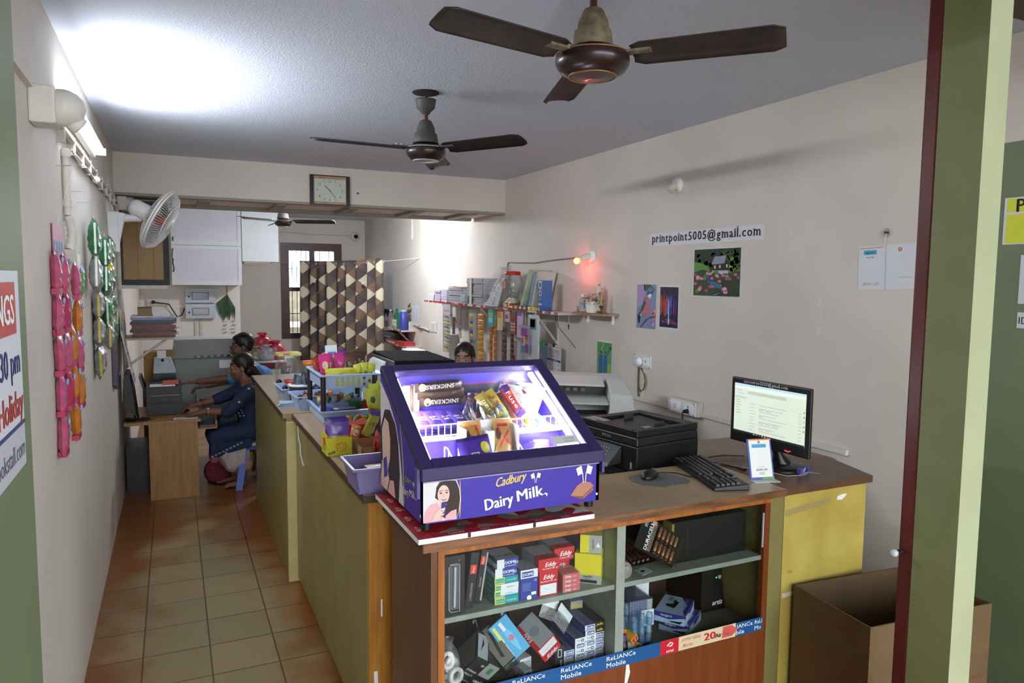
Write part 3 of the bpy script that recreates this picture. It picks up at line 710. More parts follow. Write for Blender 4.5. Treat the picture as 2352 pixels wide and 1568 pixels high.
for sx in (0, 1):
    b = B(); x0 = 0 if sx == 0 else W_-.012
    A = prof_side(x0, 0); Bq = prof_side(x0+.012, 0)
    b.add(A+Bq, [(0,3,2,1),(4,5,6,7),(0,1,5,4),(1,2,6,5),(2,3,7,6),(3,0,4,7)], PURB)
    if sx == 0:
        u, v = (0,-1,0), (0,0,1)
        b.poly((0,D_,0), u, v, [(0,0),(.30,0),(.28,.1),(.25,.2),(.21,.27),(.12,.34),(0,.40)], PALE_P, .0004)
        b.poly((0,D_,0), u, v, [(.02,.0),(.24,0),(.255,.1),(.235,.21),(.20,.27),(.13,.31),(.06,.30),(.0,.22),(.0,.05)], HAIR_P, .0007)
        b.poly((0,D_,0), u, v, [(.03,.10),(.10,.08),(.13,.13),(.135,.2),(.11,.26),(.06,.27),(.02,.22)], SKIN_P, .0010)
        b.poly((0,D_,0), u, v, [(.0,.0),(.09,.0),(.12,.05),(.08,.11),(.02,.10)], SKIN_P, .0012)
        b.poly((0,D_,0), u, v, [(.05,.04),(.10,.06),(.085,.13),(.04,.11)], PURB, .0014)
        b.poly((0,D_,0), u, v, [(.1,.0),(.2,0),(.18,.06),(.13,.05)], PINK_P, .0013)
        b.tube([(-.001,D_-.30+.0,0)]+[(-.001,D_-.305+.05*((k/8)**2),.30*k/8) for k in range(1,9)], .0012, GOLD, 5)
        brand(b, (-.0002,.138,.065), (0,-1,0), (0,0,1), .86)
        b.bb(-.0008,0,.012,.02,.018,.028,WHITE)
    b.make('side_panel', cs)
b = B(); b.bb(.012,W_-.012,D_-.012,D_,.0,.455,PURB); b.bb(.012,W_-.012,D_-.0125,D_-.012,.33,.37,flat('#2c2740',.5))
RED = flat('#c8323a', .5)
b.text('DO NOT LOAD THE PRODUCTS ABOVE THIS LINE', (W_/2+.01,D_-.0125,.372), (1,0,0), (0,0,1), .0075, RED, 'C', width=.26)
for x in (.08,.13,.5,.55): b.bb(x,x+.035,D_-.0135,D_-.0125,.37,.373,RED); b.poly((x+.03,D_-.0136,.371), (1,0,0), (0,0,1), [(0,-.003),(.004,.003),(-.004,.003)], RED)
b.text('C', (.40,D_-.0125,.30), (1,0,0), (0,0,1), .06, GOLD, 'C', shear=.3)
b.make('back_panel', cs)
# sloping glazed lid
th = math.atan2(.278, .49); Ls = .565
lid = B(); M4 = Matrix.Translation((0,-.014,.182)) @ Matrix.Rotation(th, 4, 'X'); lid.M = M4
bw = .038
lid.bb(-.006,bw,0,Ls,-.03,.0,PURD); lid.bb(W_-bw,W_+.012,0,Ls,-.03,.0,PURD); lid.bb(bw,W_-bw,0,.05,-.03,.0,PURD); lid.bb(bw,W_-bw,Ls-.04,Ls,-.03,.0,PURD)
lid.M = Matrix(); lid.bb(-.006,W_+.012,-.018,.008,.142,.186,PURD)
lo = lid.make('lid_frame', cs, bevel=.004)
b = B(); b.M = M4; b.bb(bw,W_-bw,.05,Ls-.04,-.008,-.005,clear('case_glass', '#ffffff', .05)); b.make('glass_pane', lo)
b = B(); b.bb(-.016,-.0061,.0,.028,.085,.18,mat('#554a86',.4)); b.make('lid_catch', cs)
b = B(); b.bb(W_+.0121,W_+.022,.0,.03,.10,.18,mat('#554a86',.4)); b.make('lid_catch', cs)
for x in (.02, W_-.03):
    for y in (.02, D_-.05):
        b = B(); b.cyl((x,y,0),(x,y,-.0225),.016,flat('#17161c',.4),14); b.make('foot', cs)
# light strips under the lid
E_led = mat('#f4f8ff', .4, var=0, emit=26.0)
for x in (.042, W_-.05):
    b = B(); b.M = M4; b.bb(x-(.012 if x > .3 else 0),x+(.008 if x > .3 else .012),.055,Ls-.045,-.045,-.033,E_led); b.make('light_strip', cs)
    q = area('strip_glow', (0,0,0), (0,0,0), .05, Ls-.14, CASE_W, (.9,.95,1), cs)
    q.matrix_local = M4 @ Matrix.Translation((x+.004+(.012 if x < .3 else -.012), Ls/2, -.05)) @ Matrix.Rotation((-.75 if x < .3 else .75), 4, 'Y')
# inner liners and shelf
LINER = mat('#d9dae0', .4, var=.02)
b = B(); b.bb(.013,.022,.02,D_-.013,.02,.17,LINER); b.make('liner', cs)
b = B(); b.bb(W_-.022,W_-.013,.02,D_-.013,.02,.17,LINER); b.make('liner', cs)
b = B(); b.bb(.013,W_-.013,.275,.287,.0201,.205,PURB); b.text('Milk', (.58,.2745,.10), (1,0,0), (0,0,1), .05, WHITE, 'C'); b.text('Dairy', (.16,.2745,.10), (1,0,0), (0,0,1), .05, WHITE, 'C'); b.make('riser_panel', cs)
b = B(); b.bb(.013,W_-.013,.262,D_-.013,.205,.215,LINER); b.make('shelf', cs)
b = B(); PW = flat('#f2f2f4', .35)
for z in (.222,.262): b.cyl((.02,.268,z),(W_-.02,.268,z),.0028,PW,6)
for k in range(26):
    x = .03+.6*k/25
    b.cyl((x,.268,.215),(x,.268,.262),.0018,PW,6)
b.make('wire_rail', cs)
for x in (.160,.435):
    b = B(); b.tube([(x,.03,.03),(x,.03,.10),(x,.20,.19),(x,.23,.19),(x,.23,.03)], .0025, PW, 6)
    for k in range(5): b.cyl((x,.05+.035*k,.03),(x,.05+.035*k,.10+.017*k+.012),.0016,PW,5)
    b.make('wire_divider', cs)
CX, CY, CZ = .703, 2.16, 1.094
def put(b, name, label, cat, x, y, z, rot=(0,0,0), group=None):
    """single mesh thing placed in the case (case coordinates)"""
    R = Euler(rot).to_matrix(); q = [R @ Vector(v) for v in b.v]
    y = min(y, .4865-max(v.y for v in q)); y = max(y, .0135-min(v.y for v in q))
    lo = .2155 if y > .262 and z > .2 else .0206; z = max(z, lo-min(v.z for v in q))
    over = max(z+v.z-(.182+(y+v.y+.014)*.567-.012) for v in q)
    if over > 0: z = max(z-over, lo-min(v.z for v in q))
    o = b.make(name, None, (CX+x, CY+y, CZ+z), rot); tag(o, label, cat, group); return o
# --- on the shelf
BRN = wrap_mat('#38231b', .3); SNB = flat('#dfe3f2', .4); DMP = wrap_mat('#4a3196', .3); WFOIL = wrap_mat('#e4e6e6', .28); BROWN2 = flat('#5a3a2a', .4)
for k, (x, z, a, lab) in enumerate(((.215,.374,.0,'topmost brown peanut bar of the pile at the back of the case'),(.225,.345,.02,'middle brown peanut bar lying face down in the pile at the back of the case'),(.235,.315,.03,'lowest brown peanut bar of the pile at the back of the case'))):
    b = bar(.21, .036, .022, BRN, [] if k == 1 else [('SNICKERS',.0,.0,.016,SNB,-PI/2,.125)], [(.0,-.36,.42,.07,flat('#caa56a',.4))] if k != 1 else [], seed=k)
    put(b, 'chocolate_bar', lab, 'chocolate bar', x, .452, z-.0, (math.radians(-12), PI/2+a, 0), 'peanut bars in the case')
b = B()
b = carton((.23,.03,.055), flat('#3b2a78',.4)); put(b, 'bar_carton', 'low purple carton that props the peanut bars at the back of the case', 'carton', .225, .463, .2155)
b2 = carton((.2,.02,.02), LINER)
for k in range(6):
    b = bar(.165, .030, .014, wrap_mat('#d9c7c0', .28) if k % 3 else wrap_mat('#7a5a54', .3), [('PROTEIN',.0,.0,.010,flat('#b8402c'),PI/2,.09)] if k % 2 == 0 else [], seed=20+k)
    put(b, 'wafer_bar', 'slim pale wafer bar standing at the far left of the case', 'wafer', .050+.016*k, .40+.014*k, .302, (math.radians(-8), math.radians(2+2*k), math.radians(25)), 'slim wafer bars')
for k in range(5):
    b = pillow(.062, .105, .014, DMP, [], .05, .3, k, texts=[('Dairy',.0,.06,.010,WHITE,0,.036),('Milk',0,-.08,.010,WHITE,0,.03)])
    put(b, 'chocolate_bar', ['small purple chocolate bar at the left end of the shelf row','small purple chocolate bar second along the shelf row','small purple chocolate bar third along the shelf row','small purple chocolate bar fourth along the shelf row','small purple chocolate bar at the right end of the shelf row'][k], 'chocolate bar', .06+.046*k, .33-.004*k, .272, (math.radians(-62), 0, math.radians(14)), 'small purple bars')
for k in range(4):
    for j in range(2):
        b = pillow(.055, .095, .012, DMP, [], .05, .3, 40+k)
        put(b, 'chocolate_bar', 'purple bar lying flat in the pile under the purple shelf row', 'chocolate bar', .06+.062*k, .335, .224+.010*j, (math.radians(-90), 0, 0), 'flat purple bars under the row')
rnd = random.Random(3)
for k in range(10):
    b = bar(.10, .028, .012, WFOIL, [], [(.0,.34,.5,.09,BROWN2)], seed=60+k)
    put(b, 'milk_bar', 'small white and brown milk bar in the jumble mid shelf', 'chocolate bar', .29+.016*k+rnd.uniform(-.004,.004), .31+.05*((k*7) % 3)/2, .245+.014*(k % 4), (math.radians(-55), math.radians(90-40+6*k), math.radians(20)), 'small white milk bars')
for k in range(5):
    b = bar(.085, .028, .014, wrap_mat('#3b2650', .3), [], [(.0,.3,.5,.1,BROWN2)], seed=80+k)
    put(b, 'milk_bar', 'dark wrapped bar leaning behind the white milk bars', 'chocolate bar', .325+.022*k, .42+.01*(k % 2), .295+.008*(k % 3), (math.radians(-15), math.radians(20-12*k), math.radians(-20)), 'dark wrapped bars')
for k, (x, y, z, a, m, tx, tm, lab) in enumerate((
    (.375,.335,.295,28,wrap_mat('#8a7a3a',.3),'perk',flat('#e9e2b8'),'gold and brown wafer bar leaning left of the gold and blue bar'),
    (.415,.345,.305,26,wrap_mat('#b89a34',.3),'5 Star',flat('#5a2a80'),'gold and blue star bar leaning in the middle of the shelf'),
    (.448,.335,.290,22,wrap_mat('#6a3a30',.3),'',None,'dull red bar wedged beside the gold and blue bar'),
    (.478,.345,.318,24,wrap_mat('#b8302c',.3),'Fuse',WHITE,'purple ended bar lettered in white, leaning right of the star bar'),
    (.522,.355,.305,8,WFOIL,'Milkybar',flat('#c8302c'),'upright white bar with a slim blue label, right of the purple ended bar'))):
    bl = [(0,-.25,.5,.2,flat('#3a9ac0',.35))] if k == 1 else ([(0,.4,.5,.12,DMP),(0,-.4,.5,.12,DMP)] if k == 3 else [])
    b = bar(.14, .042, .02, m, [(tx,0,0,.018,tm,-PI/2,.075)] if tx else [], bl, seed=90+k)
    put(b, 'chocolate_bar', lab, 'chocolate bar', x, y, z, (math.radians(-35), math.radians(-a), 0))
PCH = wrap_mat('#cfd2d2', .3)
for k in range(8):
    sh = k < 3; x = .375+.040*k if sh else .475+.030*(k-3)
    h = .120 if sh else .150-.006*(k % 2)
    b = pillow(.066 if sh else .078, h, .026, PCH, [(.92,1,wrap_mat('#b9bcbc',.3))], .05, .3, 110+k, blobs=[(.02,-.20,.30,.17,flat('#4a2c24',.4)),(-.14,-.24,.13,.08,flat('#a8302c',.4))] if sh else [(.05,.36,.28,.05,flat('#5a3226',.4)),(-.1,-.05,.2,.05,flat('#8f9aa8',.4))], texts=[] if sh else [('Milkybar',.05,-.2,.013,flat('#a83a3a'),PI/2,.08)])
    put(b, 'snack_pouch', 'short white foil pouch with dark spots in the back row of the case' if sh else 'tall white foil pouch leaning at the right end of the case', 'pouch', x, .450-.012*(k % 2)-(0 if sh else .004*k), .222+h*.5-.004*(k % 3), (math.radians(-12-3*(k % 3)), math.radians(-9+9*(k % 3)) if sh else math.radians(9+5*(k % 2)), math.radians((-30,15,-12,-55,-40,-62,-35,-50)[k])), 'short white pouches' if sh else 'tall white pouches')
for k in range(3):
    b = pillow(.05,.08,.02, wrap_mat(('#4a3196','#d9c22c','#3f9a4a')[k],.3), seed=130+k)
    put(b, 'sweet_packet', 'small %s sweet packet behind the right part of the wire rail' % ('purple','yellow','green')[k], 'sweets', .49+.045*k, .32, .245, (math.radians(-60),0,.2*k))
# --- open white carton of caramel twin bars
WCARD = mat('#eeeef0', .5, var=.02, scale=8)
t = thing('open_carton', 'tall open white carton holding two gold twin bars', 'carton', (CX+.325, CY+.222, CZ+.0205))
b = B(); b.bb(-.105,.105,-.04,.04,0,.004,WCARD); b.bb(-.105,-.101,-.04,.04,0,.235,WCARD); b.bb(.101,.105,-.04,.04,0,.235,WCARD); b.bb(-.105,.105,.036,.04,0,.25,WCARD); b.bb(-.012,.012,-.03,.036,.0,.22,WCARD)
b.make('carton_body', t)
GOLDW = wrap_mat('#b98d4a', .28)
for k, (x, s) in enumerate(((-.058,'TW'),(.052,'IX'))):
    b = pillow(.075, .19, .03, GOLDW, [(.0,.08,wrap_mat('#8a5a2c',.3)),(.9,1,wrap_mat('#d9a060',.3))], .06, .2, 140+k, texts=[(s,.02,.16,.045,flat('#c8202c',.4),-PI/2+.1,.09)], blobs=[(-.3,.2,.12,.12,flat('#5a3a20',.4))])
    o = put(b, 'chocolate_bar', ['gold twin bar standing in the left half of the white carton','gold twin bar standing in the right half of the white carton'][k], 'chocolate bar', .325+x, .205, .185, (math.radians(-22), math.radians(-4+10*k), 0))
# --- front row
b = pillow(.125, .165, .022, DMP, [(.88,1,wrap_mat('#3a2470',.3))], .05, .2, 150, texts=[('Dairy',-.06,-.12,.034,WHITE,-PI/2,.085),('C',.22,-.20,.03,GOLD,-PI/2)], blobs=[(.28,.22,.14,.13,flat('#d9cf4a',.4))])
put(b, 'chocolate_bar', 'big purple family size chocolate bar with a yellow corner flash at the front', 'chocolate bar', .238, .11, .165, (math.radians(-28), math.radians(-4), math.radians(4)))
b = carton((.05,.03,.14), WCARD, decals=[('F',('r',0,0,1,.45,flat('#3c3a38',.5))),('F',('t','OXY',.4,.55,.09,INK)),('F',('c',.6,.75,.004,flat('#3a8a4a')))])
put(b, 'carton', 'slim white and dark carton right of the big purple bar', 'carton', .315, .12, .0205, (math.radians(-18),0,0))
b = carton((.105,.05,.15), WCARD, decals=[('F',('r',0,0,1,.5,flat('#3c4a9a',.5))),('F',('t','Cadbury',.5,.68,.14,flat('#5a4aa0'),{'shear':.3,'width':.085})),('F',('t','Dairy',.5,.25,.26,WHITE,{'width':.09}))])
put(b, 'carton', 'white and blue chocolate carton in the front middle of the case', 'carton', .375, .115, .0205, (math.radians(-16),0,0))
for k in range(14):
    b = pillow(.075, .12, .014, DMP, [], .06, .3, 160+k, texts=[('Dairy',0,-.12,.018,WHITE,0,.052),('Cadbury',.02,.14,.009,GOLD,.1,.04)] if k in (0, 1) else [])
    put(b, 'chocolate_bar', 'purple chocolate bar in the packed row at the front right of the case', 'chocolate bar', .485+.008*k, .10+.012*(k % 2), .125-.004*k, (math.radians(-30-1.5*k), math.radians(5+2*k), math.radians(5-2*k)), 'packed purple bars at front right')
for k in range(4):
    b = pillow(.07, .115, .016, DMP, [], .06, .3, 180+k)
    put(b, 'chocolate_bar', 'purple chocolate bar standing behind the packed row, next to the wire divider', 'chocolate bar', .48+.02*k, .17+.012*k, .13, (math.radians(-20), math.radians(-6+4*k), math.radians(6)), 'purple bars by the wire divider')
for k, (x, y, z, w, h, d, c, lab) in enumerate(((.075,.235,.10,.11,.05,.10,'#c23a3a','red topped tub at the back left of the case front'),(.08,.19,.075,.12,.05,.07,'#5a4870','dull purple tub behind the green topped tub'),(.09,.10,.02,.10,.12,.06,'#9fc9b8','pale green topped white tub at the front left of the case'),(.165,.15,.07,.08,.05,.06,'#c8502c','orange topped packet box in the left front of the case'),(.17,.075,.02,.07,.085,.06,'#3a6ab0','blue topped tub in front of the big purple bar'),(.15,.21,.06,.08,.055,.05,'#2f7a4a','green packet box behind the orange topped one'))):
    t = thing('sweet_tub', lab, 'tub', (CX+x, CY+y, CZ+z))
    if z > .021: 
        b = B(); b.bb(-w/2+.004,w/2-.004,-d/2+.004,d/2-.004,-z+.0205,.0,wrap_mat('#e6e4e6',.3)); b.make('tub_body', t)
        b = B(); b.bb(-w/2,w/2,-d/2,d/2,.0001,h*.6,wrap_mat(c,.35)); b.make('tub_lid', t, bevel=.004)
    else:
        b = B(); b.bb(-w/2+.004,w/2-.004,-d/2+.004,d/2-.004,.0,h*.7,wrap_mat('#e6e4e6',.3)); b.make('tub_body', t)
        b = B(); b.bb(-w/2,w/2,-d/2,d/2,h*.7001,h,wrap_mat(c,.35)); b.make('tub_lid', t, bevel=.004)
b = B(); b.M = M4; b.bb(.50,.60,.056,.095,.0005,.0012,flat('#c9cdc9',.5)); b.text('Scan to watch', (.565,.08,.0013), (1,0,0), (0,1,0), .005, INK); b.text('how it works', (.565,.068,.0013), (1,0,0), (0,1,0), .005, INK)
b.make('sticker', cs)['label'] = 'pale printed sticker on the glass corner'
# board and newspaper under the case
t = thing('mounting_board', 'white edged board wrapped in red printed paper under the purple case', 'board', (.674, 2.104, 1.0505))
M_news = bpy.data.materials.new('printed_paper'); M_news.use_nodes = True; nt = M_news.node_tree; bs = nt.nodes['Principled BSDF']; bs.inputs['Roughness'].default_value = .35
tc = nd('ShaderNodeTexCoord'); vo = nd('ShaderNodeTexVoronoi'); vo.inputs['Scale'].default_value = 18; ln(tc.outputs['Object'], vo.inputs[0])
cr = nd('ShaderNodeValToRGB'); cr.color_ramp.interpolation = 'CONSTANT'; els = cr.color_ramp.elements
els[0].position = 0; els[0].color = lin('#b02a2c'); els[1].position = .42; els[1].color = lin('#8a8178')
for p_, h_ in ((.55,'#b02a2c'),(.68,'#d8d2c8'),(.8,'#6a5a4c'),(.9,'#2f6a4a')):
    e_ = els.new(p_); e_.color = lin(h_)
ln(vo.outputs['Color'], cr.inputs[0]); ln(cr.outputs[0], bs.inputs['Base Color'])
M_redpaper = mat('#b4282c', .35, var=.2, scale=30, hex2='#8e1f24')
b = B(); b.bb(0,.64,.0,.53,0,.0165,WHITE); b.make('board', t)
b = B(); b.hexa([(.0,-.001,.0166),(.64,-.001,.0166),(.64,.03,.0166),(.0,.03,.0166)],[(.0,-.001,.0176),(.64,-.001,.0176),(.64,.03,.0176),(.0,.03,.0176)],M_redpaper)
b.bb(.0,.06,.0301,.53,.0166,.0178,M_redpaper); b.bb(.0601,.64,.0301,.53,.0166,.0178,M_news)
for k in range(6): b.text(['eUo','CRUN','SAV','eUo','KIT','SNO'][k], (.03+.1*k if k else .03,.012 if k else .3,.0181), (1,0,0), (0,1,0), .014, flat('#e8d8d4'))
for k in range(4): b.text('eUo', (.028,.09+.11*k,.0181), (0,-1,0), (1,0,0), .02, flat('#e8d8d4'))
b.make('printed_wrap', t)
b = B()
for x in (.165, .40): b.bb(x,x+.010,-.0012,-.0001,.001,.0165,flat('#1b1b1d'))
b.make('clip', t)
# ================================================================ THINGS INSIDE THE DISPLAY COUNTER
ZU, ZL = .7832, .4882
def cbox(name, label, cat, x, y, z, w, d, h, base, decals=(), rot=0.0, faces=None, group=None, parent=None, bevel=0.0):
    """carton whose front-bottom-centre stands at x,y,z; rot about z or full euler"""
    b = carton((w, d, h), base, faces, decals)
    b.v = [(v[0], v[1]+d/2, v[2]) for v in b.v]
    o = b.make(name, parent, (x, y, z), rot if not isinstance(rot, (int, float)) else (0, 0, rot), bevel=bevel)
    if parent is None: tag(o, label, cat, group)
    return o
DBLUE = flat('#2a3f96', .4); DWHITE = flat('#dfe2e6', .45); DGREY = flat('#9a9ca0', .5); REDB = flat('#c4222c', .4); TEAL = flat('#2b9aa0', .4); YEL = flat('#dfd32a', .4); GREYB = flat('#a6a7a4', .45); CBLACK = flat('#1a1a1b', .35)
FLIM = flat('#d8d24a', .4)
# gift pen boxes
t = thing('pen_box', 'black gift box with a silver pen behind its window, leftmost on the upper shelf', 'pen box', (.808, 2.158, ZU))
b = carton((.068,.04,.20), CBLACK); b.make('carton_body', t)
b = B(); b.bb(-.020,.014,-.0215,-.0205,.02,.175,flat('#55585c',.3)); b.tube([(-.021,-.0215,.165),(-.021,-.0215,.02),(-.012,-.0215,.012),(.016,-.0215,.012),(.016,-.0215,.17),(-.015,-.0215,.172)], .0007, WHITE, 4); b.make('window', t)
b = B(); b.cyl((-.003,-.023,.03),(-.001,-.023,.165),.0055,flat('#c9ccd0',.25,metal=.5),10); b.cyl((.0005,-.028,.1),(.0005,-.028,.16),.0014,flat('#e0e2e4',.2,metal=.6),6); b.make('pen', t)
b = B(); b.poly((.012,-.0205,.184), (1,0,0), (0,0,1), [(0,0),(.006,.004),(.004,-.006)], flat('#c8502c')); b.make('mark', t)
OR = flat('#d8492c', .4)
cbox('pen_box', 'slim black pen box with an orange maker tag, leaning beside the windowed one', 'pen box', .868, 2.165, ZU, .030,.11,.19, CBLACK, [('F',('r',.15,.62,.85,.78,OR)),('F',('t','Flair',.5,.70,.03,WHITE,{'a':PI/2,'width':.022})),('F',('t','CARBONIX',.5,.3,.045,GREYB,{'a':PI/2,'width':.06}))], (0, math.radians(7), 0))
cbox('pen_box', 'slim black pen box with a grey edge, second of the leaning pair', 'pen box', .909, 2.19, ZU, .026,.10,.185, CBLACK, [('F',('r',.78,.05,1,.95,GREYB)),('F',('r',.1,.72,.7,.88,OR)),('F',('t','Flair',.4,.80,.03,WHITE,{'a':PI/2,'width':.022})),('F',('t','fountain',.4,.4,.04,GREYB,{'a':PI/2}))], (0, math.radians(9), 0))
# teal eraser boxes and blue ones on top
for k in range(4):
    st = k in (1, 2)
    cbox('eraser_box', ['bottom teal and yellow eraser box of the stack left of the tall blue box','second teal eraser box from the bottom, half under a white sticker','third teal eraser box from the bottom, with a white price sticker','uppermost teal eraser box, right under the two blue boxes'][k], 'eraser box', 1.0, 2.150+.003*(k % 2), ZU+.0232*k, .088,.085,.023, TEAL,
         [('F',('r',0,0,.42,1,FLIM)),('F',('r',.04,.15,.40,.8,TEAL)),('F',('t','erasedo',.22,.5,.30,FLIM)),('F',('t','erasedo',.72,.5,.36,flat('#bfe3df'))),('L',('t','erasedo',.5,.5,.36,flat('#bfe3df'))),('L',('r',.0,.0,.08,1,FLIM))] + ([('F',('r',.25,.0 if k == 2 else .25,1.0,1,DWHITE)),('F',('t','batch price',.62,.5,.16,INK))] if st else []), .03*(k-1.5)*.4, group='teal eraser boxes')
for k in range(2):
    cbox('eraser_box', ['lower blue and white eraser box on the teal stack','topmost blue and white eraser box on the teal stack'][k], 'eraser box', .997+.006*k, 2.150, ZU+.0930+.0312*k, .080,.10,.031, DBLUE,
         [('F',('r',0,0,.34,1,DWHITE)),('F',('t','DOMS',.62,.58,.34,WHITE,{'bold':.03})),('F',('t','DUST FREE ERASERS',.6,.2,.12,WHITE)),('F',('t','20',.90,.5,.3,WHITE)),('L',('r',.0,.0,1,.55,DWHITE)),('L',('t','DOMS',.5,.3,.4,DBLUE)),('T',('r',0,0,1,1,DGREY)),('T',('t','DOMS',.5,.3,.22,INK))], -.02+.03*k, group='blue eraser boxes')
cbox('sharpener_box', 'tall blue box of pencil sharpeners with a white top band', 'carton', 1.083, 2.146, ZU, .066,.085,.106, DBLUE,
     [('F',('r',0,.72,1,1,DWHITE)),('F',('r',.08,.76,.75,.94,DBLUE)),('F',('t','DOMS',.42,.85,.10,WHITE,{'bold':.03})),('F',('t','CE',.85,.62,.06,WHITE))]+[('F',('r',.1,.30+.035*k,.62-.05*(k % 3),.312+.035*k,flat('#7f8fc8'))) for k in range(8)]+[('F',('r',.62,.14,.9,.24,WHITE)),('F',('c',.5,.06,.009,WHITE)),('L',('r',0,0,1,1,flat('#8fa4c4'))),('L',('t','DOMS',.5,.8,.08,DBLUE,{'a':PI/2})),('T',('r',0,0,1,1,DGREY))])
def eddy(label, x, y, z, w, d, h, white=False, rz=0.0):
    dec = [('T',('r',0,0,1,1,DGREY)),('T',('r',0,0,1,.32,REDB)),('T',('t','Eddy',.5,.16,.16,flat('#8e1a20'),{'shear':.3}))]
    if white: dec += [('F',('r',.06,.05,.94,.46,DWHITE)),('F',('t','Eddy',.5,.76,.17,WHITE,{'shear':.35,'bold':.03})),('F',('t','PROTRACTOR 180',.5,.58,.06,WHITE)),('F',('p',[(.06,.46),(.5,.2),(.94,.46),(.5,.24)],flat('#c9ccd0')))]
    else: dec += [('F',('t','Eddy',.55,.56,.36,WHITE,{'shear':.35,'bold':.03})),('F',('t','PROTRACTOR 180',.55,.22,.12,WHITE))]
    dec += [('L',('r',0,0,.75,1,DGREY))]
    return cbox('protractor_box', label, 'carton', x, y, z, w, d, h, REDB, dec, rz, group='red protractor boxes')
eddy('tall red protractor box with a blank white lower half, on the upper shelf', 1.158, 2.146, ZU, .072,.09,.090, True)
eddy('red protractor box on top of the white labelled red one', 1.157, 2.140, ZU+.0903, .082,.13,.044)
eddy('red protractor box standing further back at the right of the pair', 1.255, 2.235, ZU, .075,.09,.082, True)
eddy('red protractor box on top of the back right one', 1.262, 2.220, ZU+.0823, .084,.12,.048)
cbox('carton', 'dark red box in the shade behind the red protractor boxes', 'carton', 1.20, 2.40, ZU, .07,.09,.165, flat('#6a1b24',.4), [('F',('t','Rd',.5,.85,.1,flat('#b05a5a')))], .2)
t = thing('protractor_pack', 'small film wrapped pack of four thin red protractor boxes', 'pack', (1.248, 2.143, ZU))
for k in range(4):
    b = carton((.068,.06,.0155), REDB, decals=[('F',('t','Eddy',.3,.5,.6,WHITE,{'shear':.3}))]+[('F',('t','pack',.7,.45,.3,WHITE))]); 
    b.v = [(v[0], v[1]+.03, v[2]+.016*k) for v in b.v]; b.make('thin_box', t)
b = carton((.072,.064,.068), clear('shrink_film', '#ffffff', .10, .10)); b.v = [(v[0],v[1]+.03,v[2]-.0) for v in b.v]; b.make('film', t)
def camlin(label, x, y, z, s, rz, big):
    dec = []
    if big:
        dec = [('F',('r',0,0,1,.30,GREYB)),('F',('r',.1,.03,.85,.13,CBLACK)),('F',('t','camlin',.5,.25,.085,CBLACK,{'bold':.03})),('F',('t','COMPASS',.45,.17,.045,INK)),
               ('R',('t','camlin',.5,.88,.085,CBLACK,{'bold':.03})),('R',('t','COMPASS',.45,.80,.045,INK)),('R',('r',.35,.40,.9,.52,DWHITE))]+[('R',('r',.1,.05+.03*k,.8-.1*(k % 3),.058+.03*k,flat('#77731a'))) for k in range(9)]+[('R',('r',.1,.58+.04*k,.6,.588+.04*k,flat('#77731a'))) for k in range(3)]+[('R',('r',.38+.055*k,.42,.40+.055*k,.5,INK)) for k in range(9)]+[('T',('p',[(.0,.5),(.5,.0),(.5,1),(.0,1)],GREYB)),('T',('p',[(.55,.4),(.8,.4),(.67,.6)],WHITE))]
        d = (.096,.074,.110)
    else:
        dec = [('F',('r',.42,0,1,1,GREYB)),('F',('t','camlin',.62,.5,.16,INK,{'a':-PI/2})),('F',('p',[(.72,.35),(.95,.35),(.83,.62)],WHITE)),('R',('p',[(.3,.35),(.75,.35),(.53,.65)],WHITE)),('L',('r',0,0,1,1,GREYB)),('L',('t','camlin',.5,.5,.2,INK,{'a':-PI/2}))]
        d = (.078,.062,.066)
    b = carton(d, YEL, None, dec); o = b.make('compass_box', None, (x, y, z), (0,0,rz)); tag(o, label, 'carton', 'yellow compass boxes')
camlin('large yellow compass box with a grey lower corner, at the right of the upper shelf', 1.358, 2.205, ZU, 1, math.radians(-38), True)
camlin('small yellow and grey compass box on top of the large yellow one', 1.366, 2.205, ZU+.1104, 1, math.radians(-34), False)
# batteries
COP = flat('#c58e6a', .3, metal=.45); BATB = flat('#15140f', .3); CARDB = flat('#141416', .35)
def blister(label, M, rows, cols, flip=False):
    t = thing('battery_card', label, 'batteries'); t.matrix_world = M
    b = B(); b.bb(0,.21,-.0006,.0006,0,.125,CARDB)
    b.text('DURACELL', (.052,-.0008,.062), (0,0,1), (-1,0,0), .016, WHITE, 'C', width=.105, bold=.03)
    b.bb(.062,.080,-.0009,-.0006,.01,.118,flat('#7a6a60',.4)); b.text('LONGER-LASTING', (.071,-.0012,.062), (0,0,1), (-1,0,0), .009, CARDB, 'C', width=.09)
    b.bb(.018,.032,-.0009,-.0006,.088,.115,DGREY); b.text('x22', (.025,-.0012,.102), (0,0,1), (-1,0,0), .009, CARDB)
    b.poly((.05,-.001,.107), (1,0,0), (0,0,1), [(0,0),(.02,.0),(.025,.018),(.0,.018)], flat('#c08a7a',.4))
    b.make('card', t)
    for i in range(rows):
        for j in range(cols):
            q = B(); z0 = .012+.054*i; x = .093+.0225*j
            q.lathe([(.0065,0),(.0068,.003),(.0068,.008),(.0062,.0095),(.0068,.011),(.0068,.045),(.003,.0455),(.003,.048),(.0001,.048)], COP, 12, c=(x,-.0075,z0)); q.lathe([(.0069,.001),(.0069,.0075)], BATB, 12, c=(x,-.0075,z0), caps=False)
            q.make('battery', t)
    b = B(); b.bb(.080,.212,-.0155,-.0150,.004,.122,clear('blister_film', '#f4f0ec', .12)); b.make('blister_film', t)
    return t
blister('battery card tilted upright in the upper right bay, two rows of copper cells', Matrix.Translation((1.515, 2.150, ZU+.122)) @ Matrix.Rotation(math.radians(33), 4, 'Y') @ Matrix.Rotation(math.radians(-14), 4, 'X'), 2, 5)
